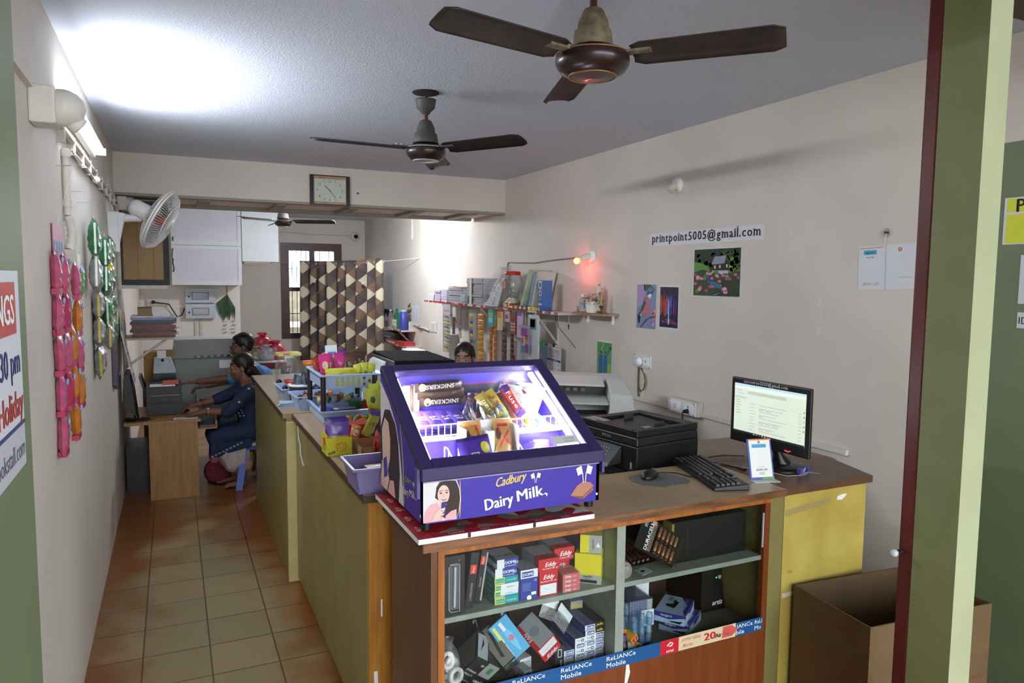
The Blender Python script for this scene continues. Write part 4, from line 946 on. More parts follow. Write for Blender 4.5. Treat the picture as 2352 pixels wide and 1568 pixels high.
blister('battery card lying flat under the tilted one', Matrix.Translation((1.455, 2.17, ZU+.028)) @ Matrix.Rotation(math.radians(6), 4, 'Z') @ Matrix.Rotation(math.radians(-72), 4, 'X') @ Matrix.Rotation(math.radians(0), 4, 'Y'), 2, 4)
b = B(); b.cyl((0,0,0),(0,.012,.002),.030,clear('coin_pack', '#e9d9d4', .15, .45, '#bfa8a4'),20); b.cyl((0,-.002,0),(0,.0,.002),.018,DGREY,16)
tag(b.make('coin_cell_pack', None, (1.487,2.160,ZU+.03), (math.radians(-25),0,0)), 'round clear pack of a coin cell leaning under the battery cards', 'batteries')
b = B(); b.quad((0,0,0),(.06,0,0),(.01,.05,.0),flat('#b9c4c6',.5)); b.bb(.02,.04,.02,.03,.0002,.0008,INK); tag(b.make('leaflet', None, (1.56,2.150,ZU+.002), (0,0,.3), solid=.001), 'small folded leaflet under the battery cards', 'paper')
# power units
t = thing('power_supply', 'large black power unit with a gold side, on the upper right shelf', 'power unit', (1.722, 2.195, ZU))
BLKP = mat('#161617', .35, var=.05, scale=20)
b = B(); b.bb(.012,.375,0,.33,0,.165,BLKP); b.bb(.075,.080,-.001,0,.03,.14,flat('#2c2c2e',.3)); b.make('housing', t, bevel=.004)
b = B(); b.bb(0,.0119,.0,.055,.004,.16,mat('#8f7f3e',.4,var=.05)); b.bb(-.002,0,.01,.045,.02,.145,mat('#a08f4a',.35,var=.05)); b.cyl((-.002,.028,.03),(-.006,.028,.03),.007,flat('#8a7a3a',.3),12); b.make('face_plate', t)
t = thing('power_supply', 'black backup power unit with a green light in the lower right bay', 'power unit', (1.975, 2.31, ZL))
b = B(); b.hexa([(0,0,0),(.13,0,0),(.13,.22,0),(0,.22,0)],[(0.0,.0,.20),(.10,0,.20),(.10,.22,.20),(0,.22,.20)],BLKP); b.text('artis', (.085,-.0005,.035), (1,0,0), (0,0,1), .022, WHITE, 'C', shear=.25, bold=.02); b.make('housing', t, bevel=.006)
b = B(); b.cyl((.092,0,.145),(.092,-.006,.145),.008,DGREY,12); b.make('power_button', t)
b = B(); b.sphere((.077,-.001,.143),.0025,mat('#6aff5a',.4,var=0,emit=2.5),8,6); b.make('indicator_light', t)
# stapler boxes
KLB = flat('#9fb9d2', .4); KDB = flat('#2a2c7a', .4)
def stapler_box(label, z, rz, x, y):
    cbox('stapler_box', label, 'carton', x, y, z, .165,.12,.042, KLB, [('F',('p',[(0,.55),(.3,.5),(.6,.35),(1,.75),(1,1),(0,1)],KDB)),('F',('p',[(0,.48),(.3,.44),(.6,.30),(1,.68),(1,.74),(.6,.35),(.3,.5),(0,.55)],DWHITE)),('F',('t','kangaro',.28,.72,.26,WHITE,{'bold':.03})),('F',('t','No.10',.9,.85,.16,WHITE)),
        ('L',('p',[(0,.55),(.5,.40),(1,.75),(1,1),(0,1)],KDB)),('L',('t','kangaro',.4,.76,.24,WHITE)),('L',('p',[(.45,.2),(.85,.12),(.95,.4),(.8,.35),(.6,.3)],CBLACK)),
        ('T',('p',[(0,0),(1,0),(1,.42),(.6,.1),(.2,.12)],KDB)),('T',('p',[(.30,.45),(.65,.40),(.8,.6),(.55,.55),(.45,.8),(.35,.72)],CBLACK)),('T',('t','#83',.78,.72,.14,INK)),('T',('t','kangaro',.75,.2,.10,DGREY))], rz, group='stapler boxes')
stapler_box('blue and white stapler box at the bottom of the skewed pair', ZL, math.radians(33), 1.865, 2.215)
stapler_box('blue and white stapler box on top of the skewed pair', ZL+.0424, math.radians(38), 1.845, 2.225)
# standee, pencil packs, bottles, small boxes
cbox('header_card', 'white and green printed card standing behind the pencil packs', 'card', 1.71, 2.36, ZL, .06,.03,.215, DWHITE, [('F',('p',[(0,0),(1,0),(1,.2),(.5,.28),(0,.2)],flat('#7fae3a',.4))),('F',('p',[(.8,.2),(.95,.4),(1,.25)],flat('#4a7a3a'))),('F',('t','scan & pay',.5,.40,.04,INK))], -.15)
t = thing('pencil_pack', 'clear wrapped block of blue pencil sets with a white price sticker', 'pack', (1.615, 2.235, ZL), -.05)
for k in range(4):
    b = carton((.10,.16,.038), flat('#32407e',.45), decals=[('F',('r',.02+.12*j,0,.06+.12*j,1,flat('#6a78b0'))) for j in range(8)]+[('F',('r',.80,0,1,1,DWHITE)),('F',('t','DOMS',.9,.5,.5,DBLUE,{'a':PI/2,'width':.034}))]); b.v = [(v[0],v[1]+.08,v[2]+.0385*k) for v in b.v]; b.make('pencil_set', t)
b = carton((.104,.166,.158), clear('wrap_film', '#e8eef0', .14, .12)); b.v = [(v[0],v[1]+.08,v[2]) for v in b.v]; b.make('wrap_film', t)
b = B(); b.bb(.0,.058,-.0048,-.0042,.05,.115,DWHITE); b.text('DOMS', (.05,-.005,.08), (0,0,1), (-1,0,0), .012, DBLUE, 'C'); b.text('price', (.02,-.005,.09), (1,0,0), (0,0,1), .007, INK); b.make('price_sticker', t)
BOTB = clear('bottle_plastic', '#cfe4f0', .12, .16, '#b8d4e6'); BLQ = clear('blue_liquid', '#6fb4dc', .05, .25, '#4f9fd0')
def glue_bottle(label, x, y, z, tilt):
    t = thing('glue_bottle', label, 'bottle', (x, y, z), (math.radians(-4), tilt, 0), 'clear blue glue bottles')
    b = B(); b.lathe([(.010,0),(.013,.004),(.013,.078),(.008,.088),(.008,.092)], BOTB, 14); b.make('bottle_body', t)
    b = B(); b.lathe([(.0115,.003),(.0115,.055)], BLQ, 12); b.make('liquid', t)
    b = B(); b.lathe([(.014,.088),(.014,.118),(.0105,.130),(.0105,.134)], BOTB, 14); b.lathe([(.010,.09),(.010,.112)], clear('cap_core', '#bcd8ee', .05, .5, '#86b8d8'), 10); b.make('cap', t)
gb = [(1.508,2.19,0,-4),(1.54,2.165,0,0),(1.573,2.17,0,3),(1.600,2.17,0,7),(1.518,2.23,.016,-5),(1.551,2.235,.018,0),(1.585,2.24,.012,4)]
lab = ['clear blue glue bottle at the left of the front row','clear blue glue bottle second in the front row','clear blue glue bottle third in the front row','clear blue glue bottle at the right of the front row','clear blue glue bottle at the left of the back row','clear blue glue bottle in the middle of the back row','clear blue glue bottle at the right of the back row']
for (x, y, dz, a), l in zip(gb, lab): glue_bottle(l, x, y, ZL+dz, math.radians(a))
for k, (x, y, z, l) in enumerate(((1.482,2.25,.098,'upper orange capsule shaped eraser beside the divider'),(1.474,2.23,.080,'middle orange capsule shaped eraser beside the divider'),(1.486,2.21,.062,'lower orange capsule shaped eraser beside the divider'))):
    b = B(); b.sphere((0,0,0),.012,flat('#e06a2c',.4),12,8,(1.9,.9,.9)); tag(b.make('eraser', None, (x,y,ZL+z), (0,.3,0)), l, 'eraser', 'orange erasers')
for k, (x, y, z, r, l) in enumerate(((1.49,2.175,.062,.4,'small red and yellow box at the top left of the trio'),(1.535,2.15,.045,-.5,'small red and yellow box at the right of the trio'),(1.545,2.152,.008,.5,'small red and yellow box at the bottom of the trio'))):
    cbox('lead_box', l, 'carton', x, y, ZL+z, .034,.06,.026, flat('#d8a82c',.4), [('F',('r',.12,.15,.88,.85,REDB)),('F',('t','F',.5,.5,.4,WHITE,{'shear':.3}))], (0, r, .25), group='red and yellow boxes')
b = B(); b.lathe([(.016,0),(.018,.004),(.018,.05),(.012,.06)], CBLACK, 16); b.lathe([(.0125,.06),(.0125,.085),(.001,.088)], flat('#4a3478',.4), 14); b.text('co', (0,-.0185,.028), (1,0,0), (0,0,1), .012, WHITE)
tag(b.make('ink_bottle', None, (1.478,2.150,ZL)), 'small black ink bottle with a purple cap next to the divider', 'bottle')
b = pillow(.06,.05,.02, wrap_mat('#b9b4b4',.3), seed=5, texts=[('21',0,0,.012,REDB)]); tag(b.make('packet', None, (1.508,2.148,ZL+.022), (math.radians(-30),0,.2)), 'crumpled grey packet under the red and yellow boxes', 'packet')
# ---- lower left bay
t = thing('tape_bag', 'clear bag of white adhesive tape rolls at the left of the lower shelf', 'tape rolls', (.80, 2.175, ZL))
rnd = random.Random(11); k = 0
for (x, y, z, a, c) in ((-.005,.0,.125,1.2,0),(.012,.01,.10,1.4,.2),(.02,-.015,.075,1.5,-.2),(.0,.0,.05,.4,.1),(.012,.005,.025,.2,0),(-.01,.02,.012,.1,0)):
    b = B(); b.M = Matrix.Translation((x,y,z)) @ Euler((a,c,.3)).to_matrix().to_4x4()
    b.lathe([(.016,-.008),(.028,-.008),(.028,.008),(.016,.008),(.016,-.008)], mat('#cfcac8',.35,var=.05), 24, caps=False); b.make('tape_roll', t)
b = B(); b.lathe([(.038,0),(.043,.03),(.041,.10),(.034,.15),(.012,.185),(.018,.20)], clear('bag_film', '#ffffff', .16, .06), 14, caps=False); b.make('plastic_bag', t)
MGREEN = mat('#243a30', .4, var=.08); MDK = mat('#2b2c2c', .4, var=.08)
def settle(o, zmin=ZL+.0008, ymin=2.130):
    R = o.rotation_euler.to_matrix(); q = [R @ v.co for v in o.data.vertices]
    o.location.z = max(o.location.z, zmin-min(v.z for v in q)); o.location.y = max(o.location.y, ymin-min(v.y for v in q))
    return o
def marker_box(name, label, x, y, z, d, rot, base, dec): 
    b = carton(d, base, None, dec, z0=False); settle(tag(b.make(name, None, (x, y, z), rot), label, 'marker box'))
marker_box('marker_box', 'dark grey whiteboard marker box tipped at the left of the lower shelf', .905, 2.215, .585, (.052,.12,.115), (math.radians(28), math.radians(33), math.radians(-8)), MDK,
    [('F',('t','10 Whiteboard',.5,.5,.09,WHITE,{'width':.045})),('F',('t','Marker Pen',.5,.32,.09,WHITE,{'width':.036})),('F',('c',.75,.85,.006,DGREY)),('F',('r',.0,.0,1,.06,DGREY)),('T',('r',.1,.1,.9,.9,DGREY)),('T',('p',[(.3,.3),(.6,.6),(.5,.8),(.4,.5)],INK)),('L',('r',.05,.05,.95,.95,flat('#77756f',.5)))])
marker_box('marker_box', 'dark green marker box lettered in white, lying tipped in the middle of the lower shelf', 1.005, 2.20, .568, (.052,.14,.125), (math.radians(38), math.radians(-34), math.radians(0)), MGREEN,
    [('F',('t','FABER CASTELL',.5,.8,.07,WHITE,{'width':.042})),('F',('t','10',.18,.62,.07,WHITE)),('F',('c',.6,.18,.007,flat('#d8504a'))),('F',('t','camlin',.45,.05,.10,WHITE,{'width':.036})),('T',('r',0,0,1,1,flat('#76736c',.5))),('T',('p',[(.3,.2),(.5,.15),(.75,.8),(.6,.9)],flat('#3a3030')))])
marker_box('marker_box', 'grey and black marker box with a green square, lowest of the tipped ones', .930, 2.165, .545, (.05,.11,.105), (math.radians(24), math.radians(36), math.radians(4)), MDK,
    [('F',('r',0,0,1,.42,CBLACK)),('F',('t','camlin',.5,.2,.14,WHITE,{'bold':.03,'width':.042})),('F',('r',.0,.42,1,1,flat('#8a8c86',.5))),('F',('r',.35,.6,.7,.85,flat('#2f7a4a'))),('L',('t','camlin',.4,.4,.1,DGREY)),('T',('r',0,0,1,1,MDK))])
marker_box('correction_pen_box', 'sky blue correction pen box lying tilted on top of the marker boxes', 1.032, 2.20, .632, (.078,.045,.135), (math.radians(-30), math.radians(-33), 0), flat('#3a9fd0',.4),
    [('F',('p',[(.42,.92),(.58,.96),(.64,.70),(.70,.62),(.72,.35),(.62,.08),(.55,.08),(.44,.35),(.42,.62),(.47,.70)],flat('#6fbfe4'))),('F',('r',.45,.70,.6,.93,DWHITE)),('F',('r',.10,.48,.24,.94,FLIM)),('F',('r',.10,.08,.22,.42,DWHITE)),('F',('c',.57,.47,.010,flat('#c86a90'))),('U',('r',0,0,1,1,DWHITE)),('R',('r',0,0,1,1,DWHITE))])
marker_box('protractor_box', 'red and grey protractor box thrown on its corner, right of the sky blue box', 1.158, 2.215, .600, (.082,.125,.092), (math.radians(22), math.radians(-37), 0), REDB,
    [('F',('r',.06,.45,.94,.95,DWHITE)),('F',('p',[(.06,.7),(.4,.6),(.94,.8),(.4,.66)],flat('#c4c6ca'))),('F',('t','Eddy',.5,.22,.2,WHITE,{'shear':.35,'bold':.03})),('F',('t','PROTRACTOR 180',.5,.07,.06,WHITE)),('T',('r',.18,0,1,1,DGREY)),('T',('t','Eddy',.1,.5,.12,WHITE,{'a':PI/2})),('T',('c',.5,.5,.02,flat('#86888c')))])
for k in range(2):
    cbox('carton', ['lower pale carton peeping from under the sky blue box','upper pale carton peeping from under the sky blue box'][k], 'carton', 1.108, 2.215, ZL+.0222*k, .05,.09,.022, DWHITE, [('F',('r',.5,.2,.9,.4,GREYB)),('F',('t','pins',.3,.5,.3,INK))], .2)
cbox('carton', 'small grey carton with a blue square in front of the dark green marker box', 'carton', 1.085, 2.150, ZL, .034,.06,.036, DGREY, [('F',('r',.25,.4,.8,.8,flat('#2f5aa8')))], .15)
cbox('marker_box', 'upright black marker box with a white outlined slot, left of the white pen stacks', 'marker box', 1.222, 2.172, ZL, .036,.13,.085, MDK, [('F',('r',.3,.5,.72,.85,DWHITE)),('F',('r',.36,.53,.66,.82,CBLACK)),('F',('t','camlin',.62,.22,.12,WHITE,{'a':PI/2,'width':.028})),('L',('t','camlin permanent',.5,.4,.12,DGREY))]+[('L',('r',.1,.6+.08*k,.8,.63+.08*k,GREYB)) for k in range(3)], -.05)
def pbox(label, x, y, z, w, h, style, d=.17, rz=0):
    dec = {'a': [('F',('r',.18,.12,.92,.88,DBLUE)),('F',('t','DOMS',.55,.5,.5,WHITE,{'bold':.03,'width':w*.6}))],
           'b': [('F',('t','PENCIL',.4,.5,.25,INK,{'width':w*.4})),('F',('c',.75,.5,h*.3,CBLACK)),('F',('c',.75,.5,h*.15,WHITE))],
           'n': [('F',('t','uoBu',.55,.5,.5,flat('#c8b83a'),{'bold':.05,'width':w*.6})),('F',('r',.1,.1,.25,.2,flat('#c83a5a')))],
           'r': [('F',('r',0,0,1,.6,REDB)),('F',('t','neo',.5,.8,.3,flat('#3ac86a')))]}[style]
    base = {'a': DWHITE, 'b': DWHITE, 'n': CBLACK, 'r': CBLACK}[style]
    top = {'a': DBLUE, 'b': DBLUE, 'n': MDK, 'r': MDK}[style]
    dec += [('T',('r',0,0,1,1,flat('#6d7286',.5) if style in 'ab' else MDK)), ('T',('t','DOMS',.5,.25,.12,DBLUE if style in 'ab' else MDK,{'a':-PI/2})), ('L',('r',0,.0,1,1,top))]
    cbox('pen_carton', label, 'pen carton', x, y, z, w, d, h, base, dec, rz, group='white and blue pen cartons' if style in 'ab' else 'black neon pen cartons')
def ordn(k, n, what):
    return ('bottom' if k == 0 else 'topmost' if k == n-1 else ['', 'second', 'third', 'fourth', 'fifth', 'sixth', 'seventh', 'eighth'][k]) + ('' if k in (0, n-1) else ' from the bottom') + ' ' + what
for k in range(3): pbox(ordn(k,3,'white pen carton in the leftmost and lowest pen stack'), 1.262, 2.175+.004*(k % 2), ZL+.0195*k, .042,.019, 'a')
for k in range(5): pbox(ordn(k,5,'white pen carton in the second pen stack from the left'), 1.306, 2.172, ZL+.0195*k, .041,.019, 'ba'[k % 2], d=.19)
for k in range(7): pbox(ordn(k,7,'white pen carton in the third and tallest pen stack'), 1.350, 2.176-.003*(k % 2), ZL+.0195*k, .042,.019, 'baba'[k % 4] if k < 6 else 'a', d=.20)
for k in range(5): pbox(ordn(k,5,'white pen carton in the fourth pen stack, under two black ones'), 1.394, 2.182+.003*(k % 2), ZL+.0195*k, .040,.019, 'a', d=.15)
for k in range(2): pbox(['lower','upper'][k]+' black carton with neon lettering on the fourth pen stack', 1.394, 2.182, ZL+.0976+.0215*k, .042,.021, 'n', d=.18)
cbox('carton', 'long grey and white carton lying behind the black neon cartons', 'carton', 1.365, 2.30, ZL+.142, .05,.17,.03, DGREY, [('F',('r',.1,.2,.9,.6,flat('#c8a83a'))),('L',('r',0,.2,.4,.9,flat('#7aa8c8')))], -.1)
b = pillow(.07,.075,.012, clear('bag_clear', '#f4f4f4', .14, .10), [(.62,1,flat('#dfe2e4',.35))], .04, .1, 7); tag(b.make('hook_bag', None, (1.225,2.262,.672), (math.radians(-15), math.radians(28), 0)), 'clear packet with a white hook tab, upper one by the pen stacks', 'packet')
b = pillow(.08,.075,.012, clear('bag_clear', '#f4f4f4', .14, .10), [(.62,1,flat('#dfe2e4',.35))], .04, .1, 8); tag(b.make('hook_bag', None, (1.268,2.235,.640), (math.radians(-25), math.radians(52), 0)), 'clear packet with a white hook tab, lower one lying on the second pen stack', 'packet')
b = B(); b.lathe([(.02,0),(.035,.02),(.04,.08),(.03,.14),(.012,.16)], clear('dark_bag', '#55585c', .2, .3, '#2a2b2e'), 14); tag(b.make('plastic_bag', None, (1.10,2.42,ZL)), 'dark crumpled plastic bag at the back of the lower shelf', 'bag')
b = B(); b.lathe([(.03,0),(.04,.03),(.03,.12),(.012,.15)], clear('dark_bag2', '#3a3b40', .25, .4, '#1c1d20'), 14); tag(b.make('plastic_bag', None, (.98,2.40,ZL)), 'black glossy plastic bag behind the marker boxes', 'bag')
def serif_line(b, o, u, v, txt, h, width, m, lift=.0012):
    """heavy roman lettering: each letter with thick stems and slab serifs; o = left end on the baseline, h = x height"""
    o, u, v = Vector(o), Vector(u), Vector(v); xs = [0.0]; gl = []; k = h/.53
    for c in txt:
        vs, fs, x0, x1 = text2d(c); gl.append((vs, fs, x0)); xs.append(xs[-1]+(x1-x0)+.17)
    kx = width/xs[-1]; n = u.cross(v)*lift
    for c, (vs, fs, x0), x in zip(txt, gl, xs):
        for db in (-.022, .022, 0):
            b.add([o+u*((a-x0+x+.08+db)*kx)+v*(e*k)+n*(1.3+db*5) for a, e in vs], fs, m)
        w = xs[txt.index(c)+1]-xs[txt.index(c)]-.17
        st = {'p':[(.04,-.20),(.02,.46)],'r':[(.04,0),(.02,.46)],'i':[(w/2,0),(w/2-.04,.46)],'l':[(w/2,0),(w/2-.04,.74)],'n':[(.04,0),(w-.04,0),(.02,.46)],'m':[(.04,0),(w/2,0),(w-.04,0),(.02,.46)],'t':[],'a':[(w-.01,0)],'g':[]}.get(c, [])
        for sx_, sz in st:
            q = o+u*((x+.08+sx_)*kx)+v*(sz*k)+n*.9; hw_ = u*(.115*kx); hh_ = v*(.045*k)
            b.add([q-hw_, q+hw_, q+hw_+hh_, q-hw_+hh_], [(0,1,2,3)], m)
# ================================================================ RIGHT COUNTER TOP
PB = mat('#1a1a1c', .4, var=.06, scale=30); PBK = mat('#121213', .3, var=.04)
ZC = 1.0503
t = thing('monitor', 'black computer monitor facing left with a mail page on screen', 'monitor', (2.46, 2.375, ZC), math.radians(3))
b = B(); b.lathe([(.115,0),(.115,.008),(.10,.018),(.03,.022),(.001,.022)], PBK, 32); b.make('stand_base', t)
b = B(); b.tube([(-.0,0,.018),(-.02,0,.06),(-.045,0,.12),(-.05,0,.16)], [.045,.022,.018,.02], PBK, 14); b.make('stand_neck', t)
sc_ = B(); sc_.M = Matrix.Translation((-.075,0,.092))
sc_.bb(-.018,.0,-.222,.222,0,.298,PB); sc_.bb(.0,.03,-.16,.16,.03,.26,PB)
so = sc_.make('screen_housing', t, bevel=.006)
b = B(); b.M = Matrix.Translation((-.0935,0,.092)); U, V = (0,-1,0), (0,0,1)
SCR = mat('#dfead8', .4, var=0, emit=.42); SC2 = mat('#eef4ea', .4, var=0, emit=.42); SCD = mat('#1d2326', .4, var=0, emit=.5); SCG = mat('#9fa8a0', .4, var=0, emit=.5); SCB = mat('#bfe0ee', .4, var=0, emit=.42); SCRD = mat('#c8403a', .4, var=0, emit=.5); SCL = mat('#c6d2c2', .4, var=0, emit=.38)
b.bb(-.0005,0,-.200,.200,.045,.272,SCR)
def srect(x0, x1, z0, z1, m, l=.0010): b.poly((0,0,0), U, V, [(x0,z0),(x1,z0),(x1,z1),(x0,z1)], m, l)
srect(-.2,.2,.045,.055,SCD); srect(-.2,.2,.262,.272,SCB); srect(-.2,.2,.250,.262,SC2); srect(-.12,.10,.228,.243,SCL); srect(-.185,-.14,.222,.234,SCB); srect(-.195,-.125,.205,.214,SCL); srect(-.12,.185,.198,.1985,SCG)
b.text('M Gmail', (-.0,.172,.243), U, V, .007, SCRD, lift=.0014)
for k in range(9):
    z = .185-.0145*k
    srect(-.105,-.07-.006*(k % 3),z,z+.0025,SCG); srect(-.05,.10-.02*(k % 4),z,z+.0025,SCG); srect(.165,.18,z,z+.0025,SCG)
    if k % 2: 
        for j in range(1+k % 3): srect(-.05+.04*j,-.045+.04*j,z-.006,z-.002,SCRD); srect(-.043+.04*j,-.02+.04*j,z-.006,z-.003,SCG)
for k in range(6): srect(-.19,-.165+.004*(k % 3),.195-.012*k,.198-.012*k,SCG)
for k, c in enumerate('#c8403a #2f6ab0 #d9a82c #3a8a5a #6a6a6a'.split()): srect(.19,.196,.19-.02*k,.196-.02*k,mat(c,.4,var=0,emit=.4))
for k in range(6): srect(-.08+.016*k,-.072+.016*k,.047,.053,[SCB,SCL,SCRD][k % 3])
b.make('screen', so)
b = B(); b.M = Matrix.Translation((-.0945,0,.092)); serif_line(b, (0,.145,.279), U, V, 'sjxcxerox2020@gmail.com', .0105, .25, WHITE); b.make('name_strip', so)['label'] = 'white printed mail address on the bezel'
b = B(); b.M = Matrix.Translation((-.0935,0,.092)); b.text('LG', (0,0,.022), U, V, .008, GREYB); b.tube([(-.001,-.10,.016),(-.001,-.115,.012),(-.001,-.13,.017)], .002, mat('#ff3040',.4,var=0,emit=2.0), 6); b.make('indicator_light', so)
# keyboard
t = thing('keyboard', 'black keyboard lying askew in front of the printer', 'keyboard', (2.06, 2.395, ZC), math.radians(-106.5))
b = B(); b.hexa([(-.235,-.075,0),(.235,-.075,0),(.235,.075,0),(-.235,.075,0)],[(-.232,-.072,.016),(.232,-.072,.016),(.232,.072,.026),(-.232,.072,.026)],PB); b.make('key_tray', t, bevel=.004)
kz = lambda y: .0162+(y+.072)/.144*.010
KEY = mat('#1d1d1f', .35, var=0); KTX = flat('#c9c9cc', .5)
rnd = random.Random(4)
for r in range(6):
    y = .052-.0215*r+(.004 if r == 0 else 0)
    keys = [(-.222+.0195*i, .0175) for i in range(15)] if r < 5 else [(-.222,.022),(-.197,.022),(-.172,.022),(-.147,.10),(-.044,.022),(-.019,.022),(.006,.022),(.03,.026)]
    keys += [(.082+.0185*i, .016) for i in range(3) if r in (0,1,2,4,5)] + [(.150+.0195*i, .0175) for i in range(4) if r > 0]
    b = B()
    for x, w in keys:
        z = kz(y)
        b.hexa([(x,y-.0085,z),(x+w,y-.0085,z),(x+w,y+.0085,z),(x,y+.0085,z)],[(x+.0015,y-.006,z+.007),(x+w-.0015,y-.006,z+.007),(x+w-.0015,y+.007,z+.008),(x+.0015,y+.007,z+.008)],KEY)
        if w < .03: b.poly((x+.004,y+.0,z+.0082), (1,0,0), (0,1,0), [(0,0),(.004,0),(.004,.004),(0,.004)], KTX, .0006)
    b.make('key_row', t)['kind'] = 'stuff'
tag(B().prism([(.0,-.09),(.07,-.105),(.11,-.075),(.115,.02),(.06,.10),(.03,.105),(-.08,.095),(-.11,.04),(-.105,-.03),(-.05,-.095)], 0, .003, mat('#6b6d68',.85,var=.08,scale=60)).make('mouse_mat', None, (1.815, 2.415, ZC), (0,0,.1)), 'ragged grey cloth mouse mat under the black mouse', 'mat')
t = thing('computer_mouse', 'black computer mouse on the grey mat', 'mouse', (1.80, 2.452, ZC+.0033), math.radians(-60))
b = B(); b.sphere((0,0,.004),.05,PB,20,10,(.62,1.12,.62)); b.v = [(x,y,max(0,z)) for x,y,z in b.v]; b.make('mouse_shell', t)
b = B(); b.cyl((-.004,.03,.029),(.004,.03,.029),.008,flat('#4a4b4e',.3),12); b.make('scroll_wheel', t)
b = B(); b.tube([(0,.055,.008),(.02,.09,.006),(.07,.12,.005),(.14,.10,.005),(.2,.13,.005)], .0022, PBK, 6); b.make('mouse_cord', t)
# payment card stand
t = thing('card_stand', 'small blue and white payment card on a clear stand before the monitor', 'card stand', (2.23, 2.243, ZC), math.radians(-14))
b = B(); b.hexa([(-.06,-.001,0),(.05,-.001,0),(.05,.003,0),(-.06,.003,0)],[(-.06,.045,.165),(.05,.045,.165),(.05,.049,.165),(-.06,.049,.165)],flat('#2f55b0',.4))
A = Matrix.Translation((-.005,-.0018,0)) @ Matrix.Rotation(-math.atan2(.046,.165), 4, 'X'); b.M = A
b.bb(-.048,.048,-.0008,0,.012,.166,WHITE); b.bb(-.035,.03,-.0014,-.0008,.135,.15,flat('#3a9fd0',.4)); b.cyl((-.002,-.0012,.158),(-.002,-.0018,.158),.006,flat('#c8803a',.5),12); b.bb(-.05,.055,-.002,-.0008,.166,.172,flat('#d8803a',.5)); b.bb(.0,.055,-.001,0,.0,.01,flat('#6aaf4a',.5))
b.text('BHIM UPI', (0,-.001,.043), (1,0,0), (0,0,1), .009, INK, 'C', shear=.2); b.text('G20', (0,-.001,.028), (1,0,0), (0,0,1), .010, flat('#b0702c'), 'C'); b.text('accepted here', (0,-.001,.055), (1,0,0), (0,0,1), .004, GREYB)
b.make('printed_card', t)
b = B(); b.bb(-.062,.052,-.045,-.001,0,.003,flat('#c9cccf',.3)); b.make('stand_foot', t)
t = thing('stamp_clip', 'small blue handled metal clip tool beside the monitor foot', 'clip', (2.445, 2.232, ZC), .2)
b = B(); b.bb(-.02,.02,-.006,.006,0,.012,STEEL); b.tube([(0,0,.012),(-.012,0,.03)], .004, STEEL, 8); b.tube([(0,0,.012),(.014,0,.03)], .004, STEEL, 8); b.make('clip_body', t)
for sx in (-1, 1):
    b = B(); b.bb(sx*.028-.009,sx*.028+.009,-.008,.008,.012,.034,flat('#4a4aa8',.4)); b.make('handle', t)
b = B(); b.tube([(2.18,2.55,ZC+.004),(2.24,2.60,ZC+.014),(2.33,2.60,ZC+.014),(2.42,2.56,ZC+.012)], .003, PBK, 6); b.tube([(2.18,2.55,ZC+.004),(2.22,2.54,ZC+.004),(2.27,2.42,ZC+.004)], .003, PBK, 6); b.bb(2.255,2.275,2.39,2.43,ZC,ZC+.008,PBK)
tag(b.make('usb_cable'), 'black cable and plug lying between keyboard and monitor', 'cable')
b = B(); b.tube([(2.15,2.50,ZC+.003),(2.19,2.49,ZC+.003),(2.21,2.53,ZC+.003),(2.26,2.48,ZC+.003),(2.33,2.35,ZC+.003),(2.36,2.24,ZC+.003),(2.43,2.225,ZC+.003),(2.5,2.25,ZC+.003),(2.52,2.21,ZC+.003)], .0014, flat('#c9c9c4',.5), 5)
tag(b.make('string'), 'thin white string trailing to the small clip tool', 'string')
# side table carrying the black printer
t = thing('side_table', 'low table behind the counter carrying the black printer', 'table', (1.70, 2.62, 0))
b = B(); b.bb(0,1.40,0,.62,.945,.969,mat('#8a7b68',.5)); b.make('table_top', t)
for x in (.03, 1.33):
    for y in (.03, .55):
        b = B(); b.bb(x,x+.04,y,y+.04,0,.9449,mat('#5a4a3a',.5)); b.make('leg', t)
t = thing('printer', 'black printer with an open paper tray, behind the keyboard', 'printer', (1.865, 2.642, .9693), math.radians(8.5))
# local: x right (towards wall), y away; front face -x
b = B(); b.bb(0,.40,0,.405,0,.165,PB); b.hexa([(.0,0,.1651),(.40,0,.1651),(.40,.405,.1651),(.0,.405,.1651)],[(.004,.004,.205),(.398,.004,.205),(.398,.40,.205),(.004,.40,.205)],PB); b.make('printer_body', t, bevel=.006)
b = B()
for q in ((.004,.398,.004,.035),(.004,.398,.345,.40),(.004,.04,.035,.345),(.345,.398,.035,.345)): b.bb(q[0],q[1],q[2],q[3],.2051,.238,PB)
b.make('scanner_lid', t, bevel=.004)
b = B(); b.hexa([(.06,.06,.2051),(.33,.06,.2051),(.33,.33,.2051),(.06,.33,.2051)],[(.06,.06,.206),(.33,.06,.214),(.33,.33,.228),(.06,.33,.222)],PBK); b.bb(.15,.19,.1,.13,.2201,.2215,GREYB); b.make('feeder_tray', t)
for y, x in ((.30,.20),(.09,.20)):
    b = B(); b.bb(x,x+.06,y,y+.006,.212,.245,flat('#3a3a40',.4)); b.make('paper_guide', t)
b = B()
for (x0,x1,y0,y1) in ((.01,.03,.30,.39),(.04,.075,.26,.39)): b.bb(x0,x1,y0,y1,.2381,.2386,GREYB)
b.bb(.03,.075,.26,.30,.2381,.2387,DGREY); b.make('instruction_sticker', t)
b = B(); b.hexa([(-.07,.12,.06),(-.002,.10,.075),(-.002,.36,.075),(-.07,.34,.06)],[(-.06,.12,.075),(-.002,.10,.15),(-.002,.36,.15),(-.06,.34,.075)],mat('#25282a',.35,var=.03))
p0 = Vector((-.061,.34,.0755)); pu = Vector((0,-.22,0)); pv = Vector((.057,0,.0735))
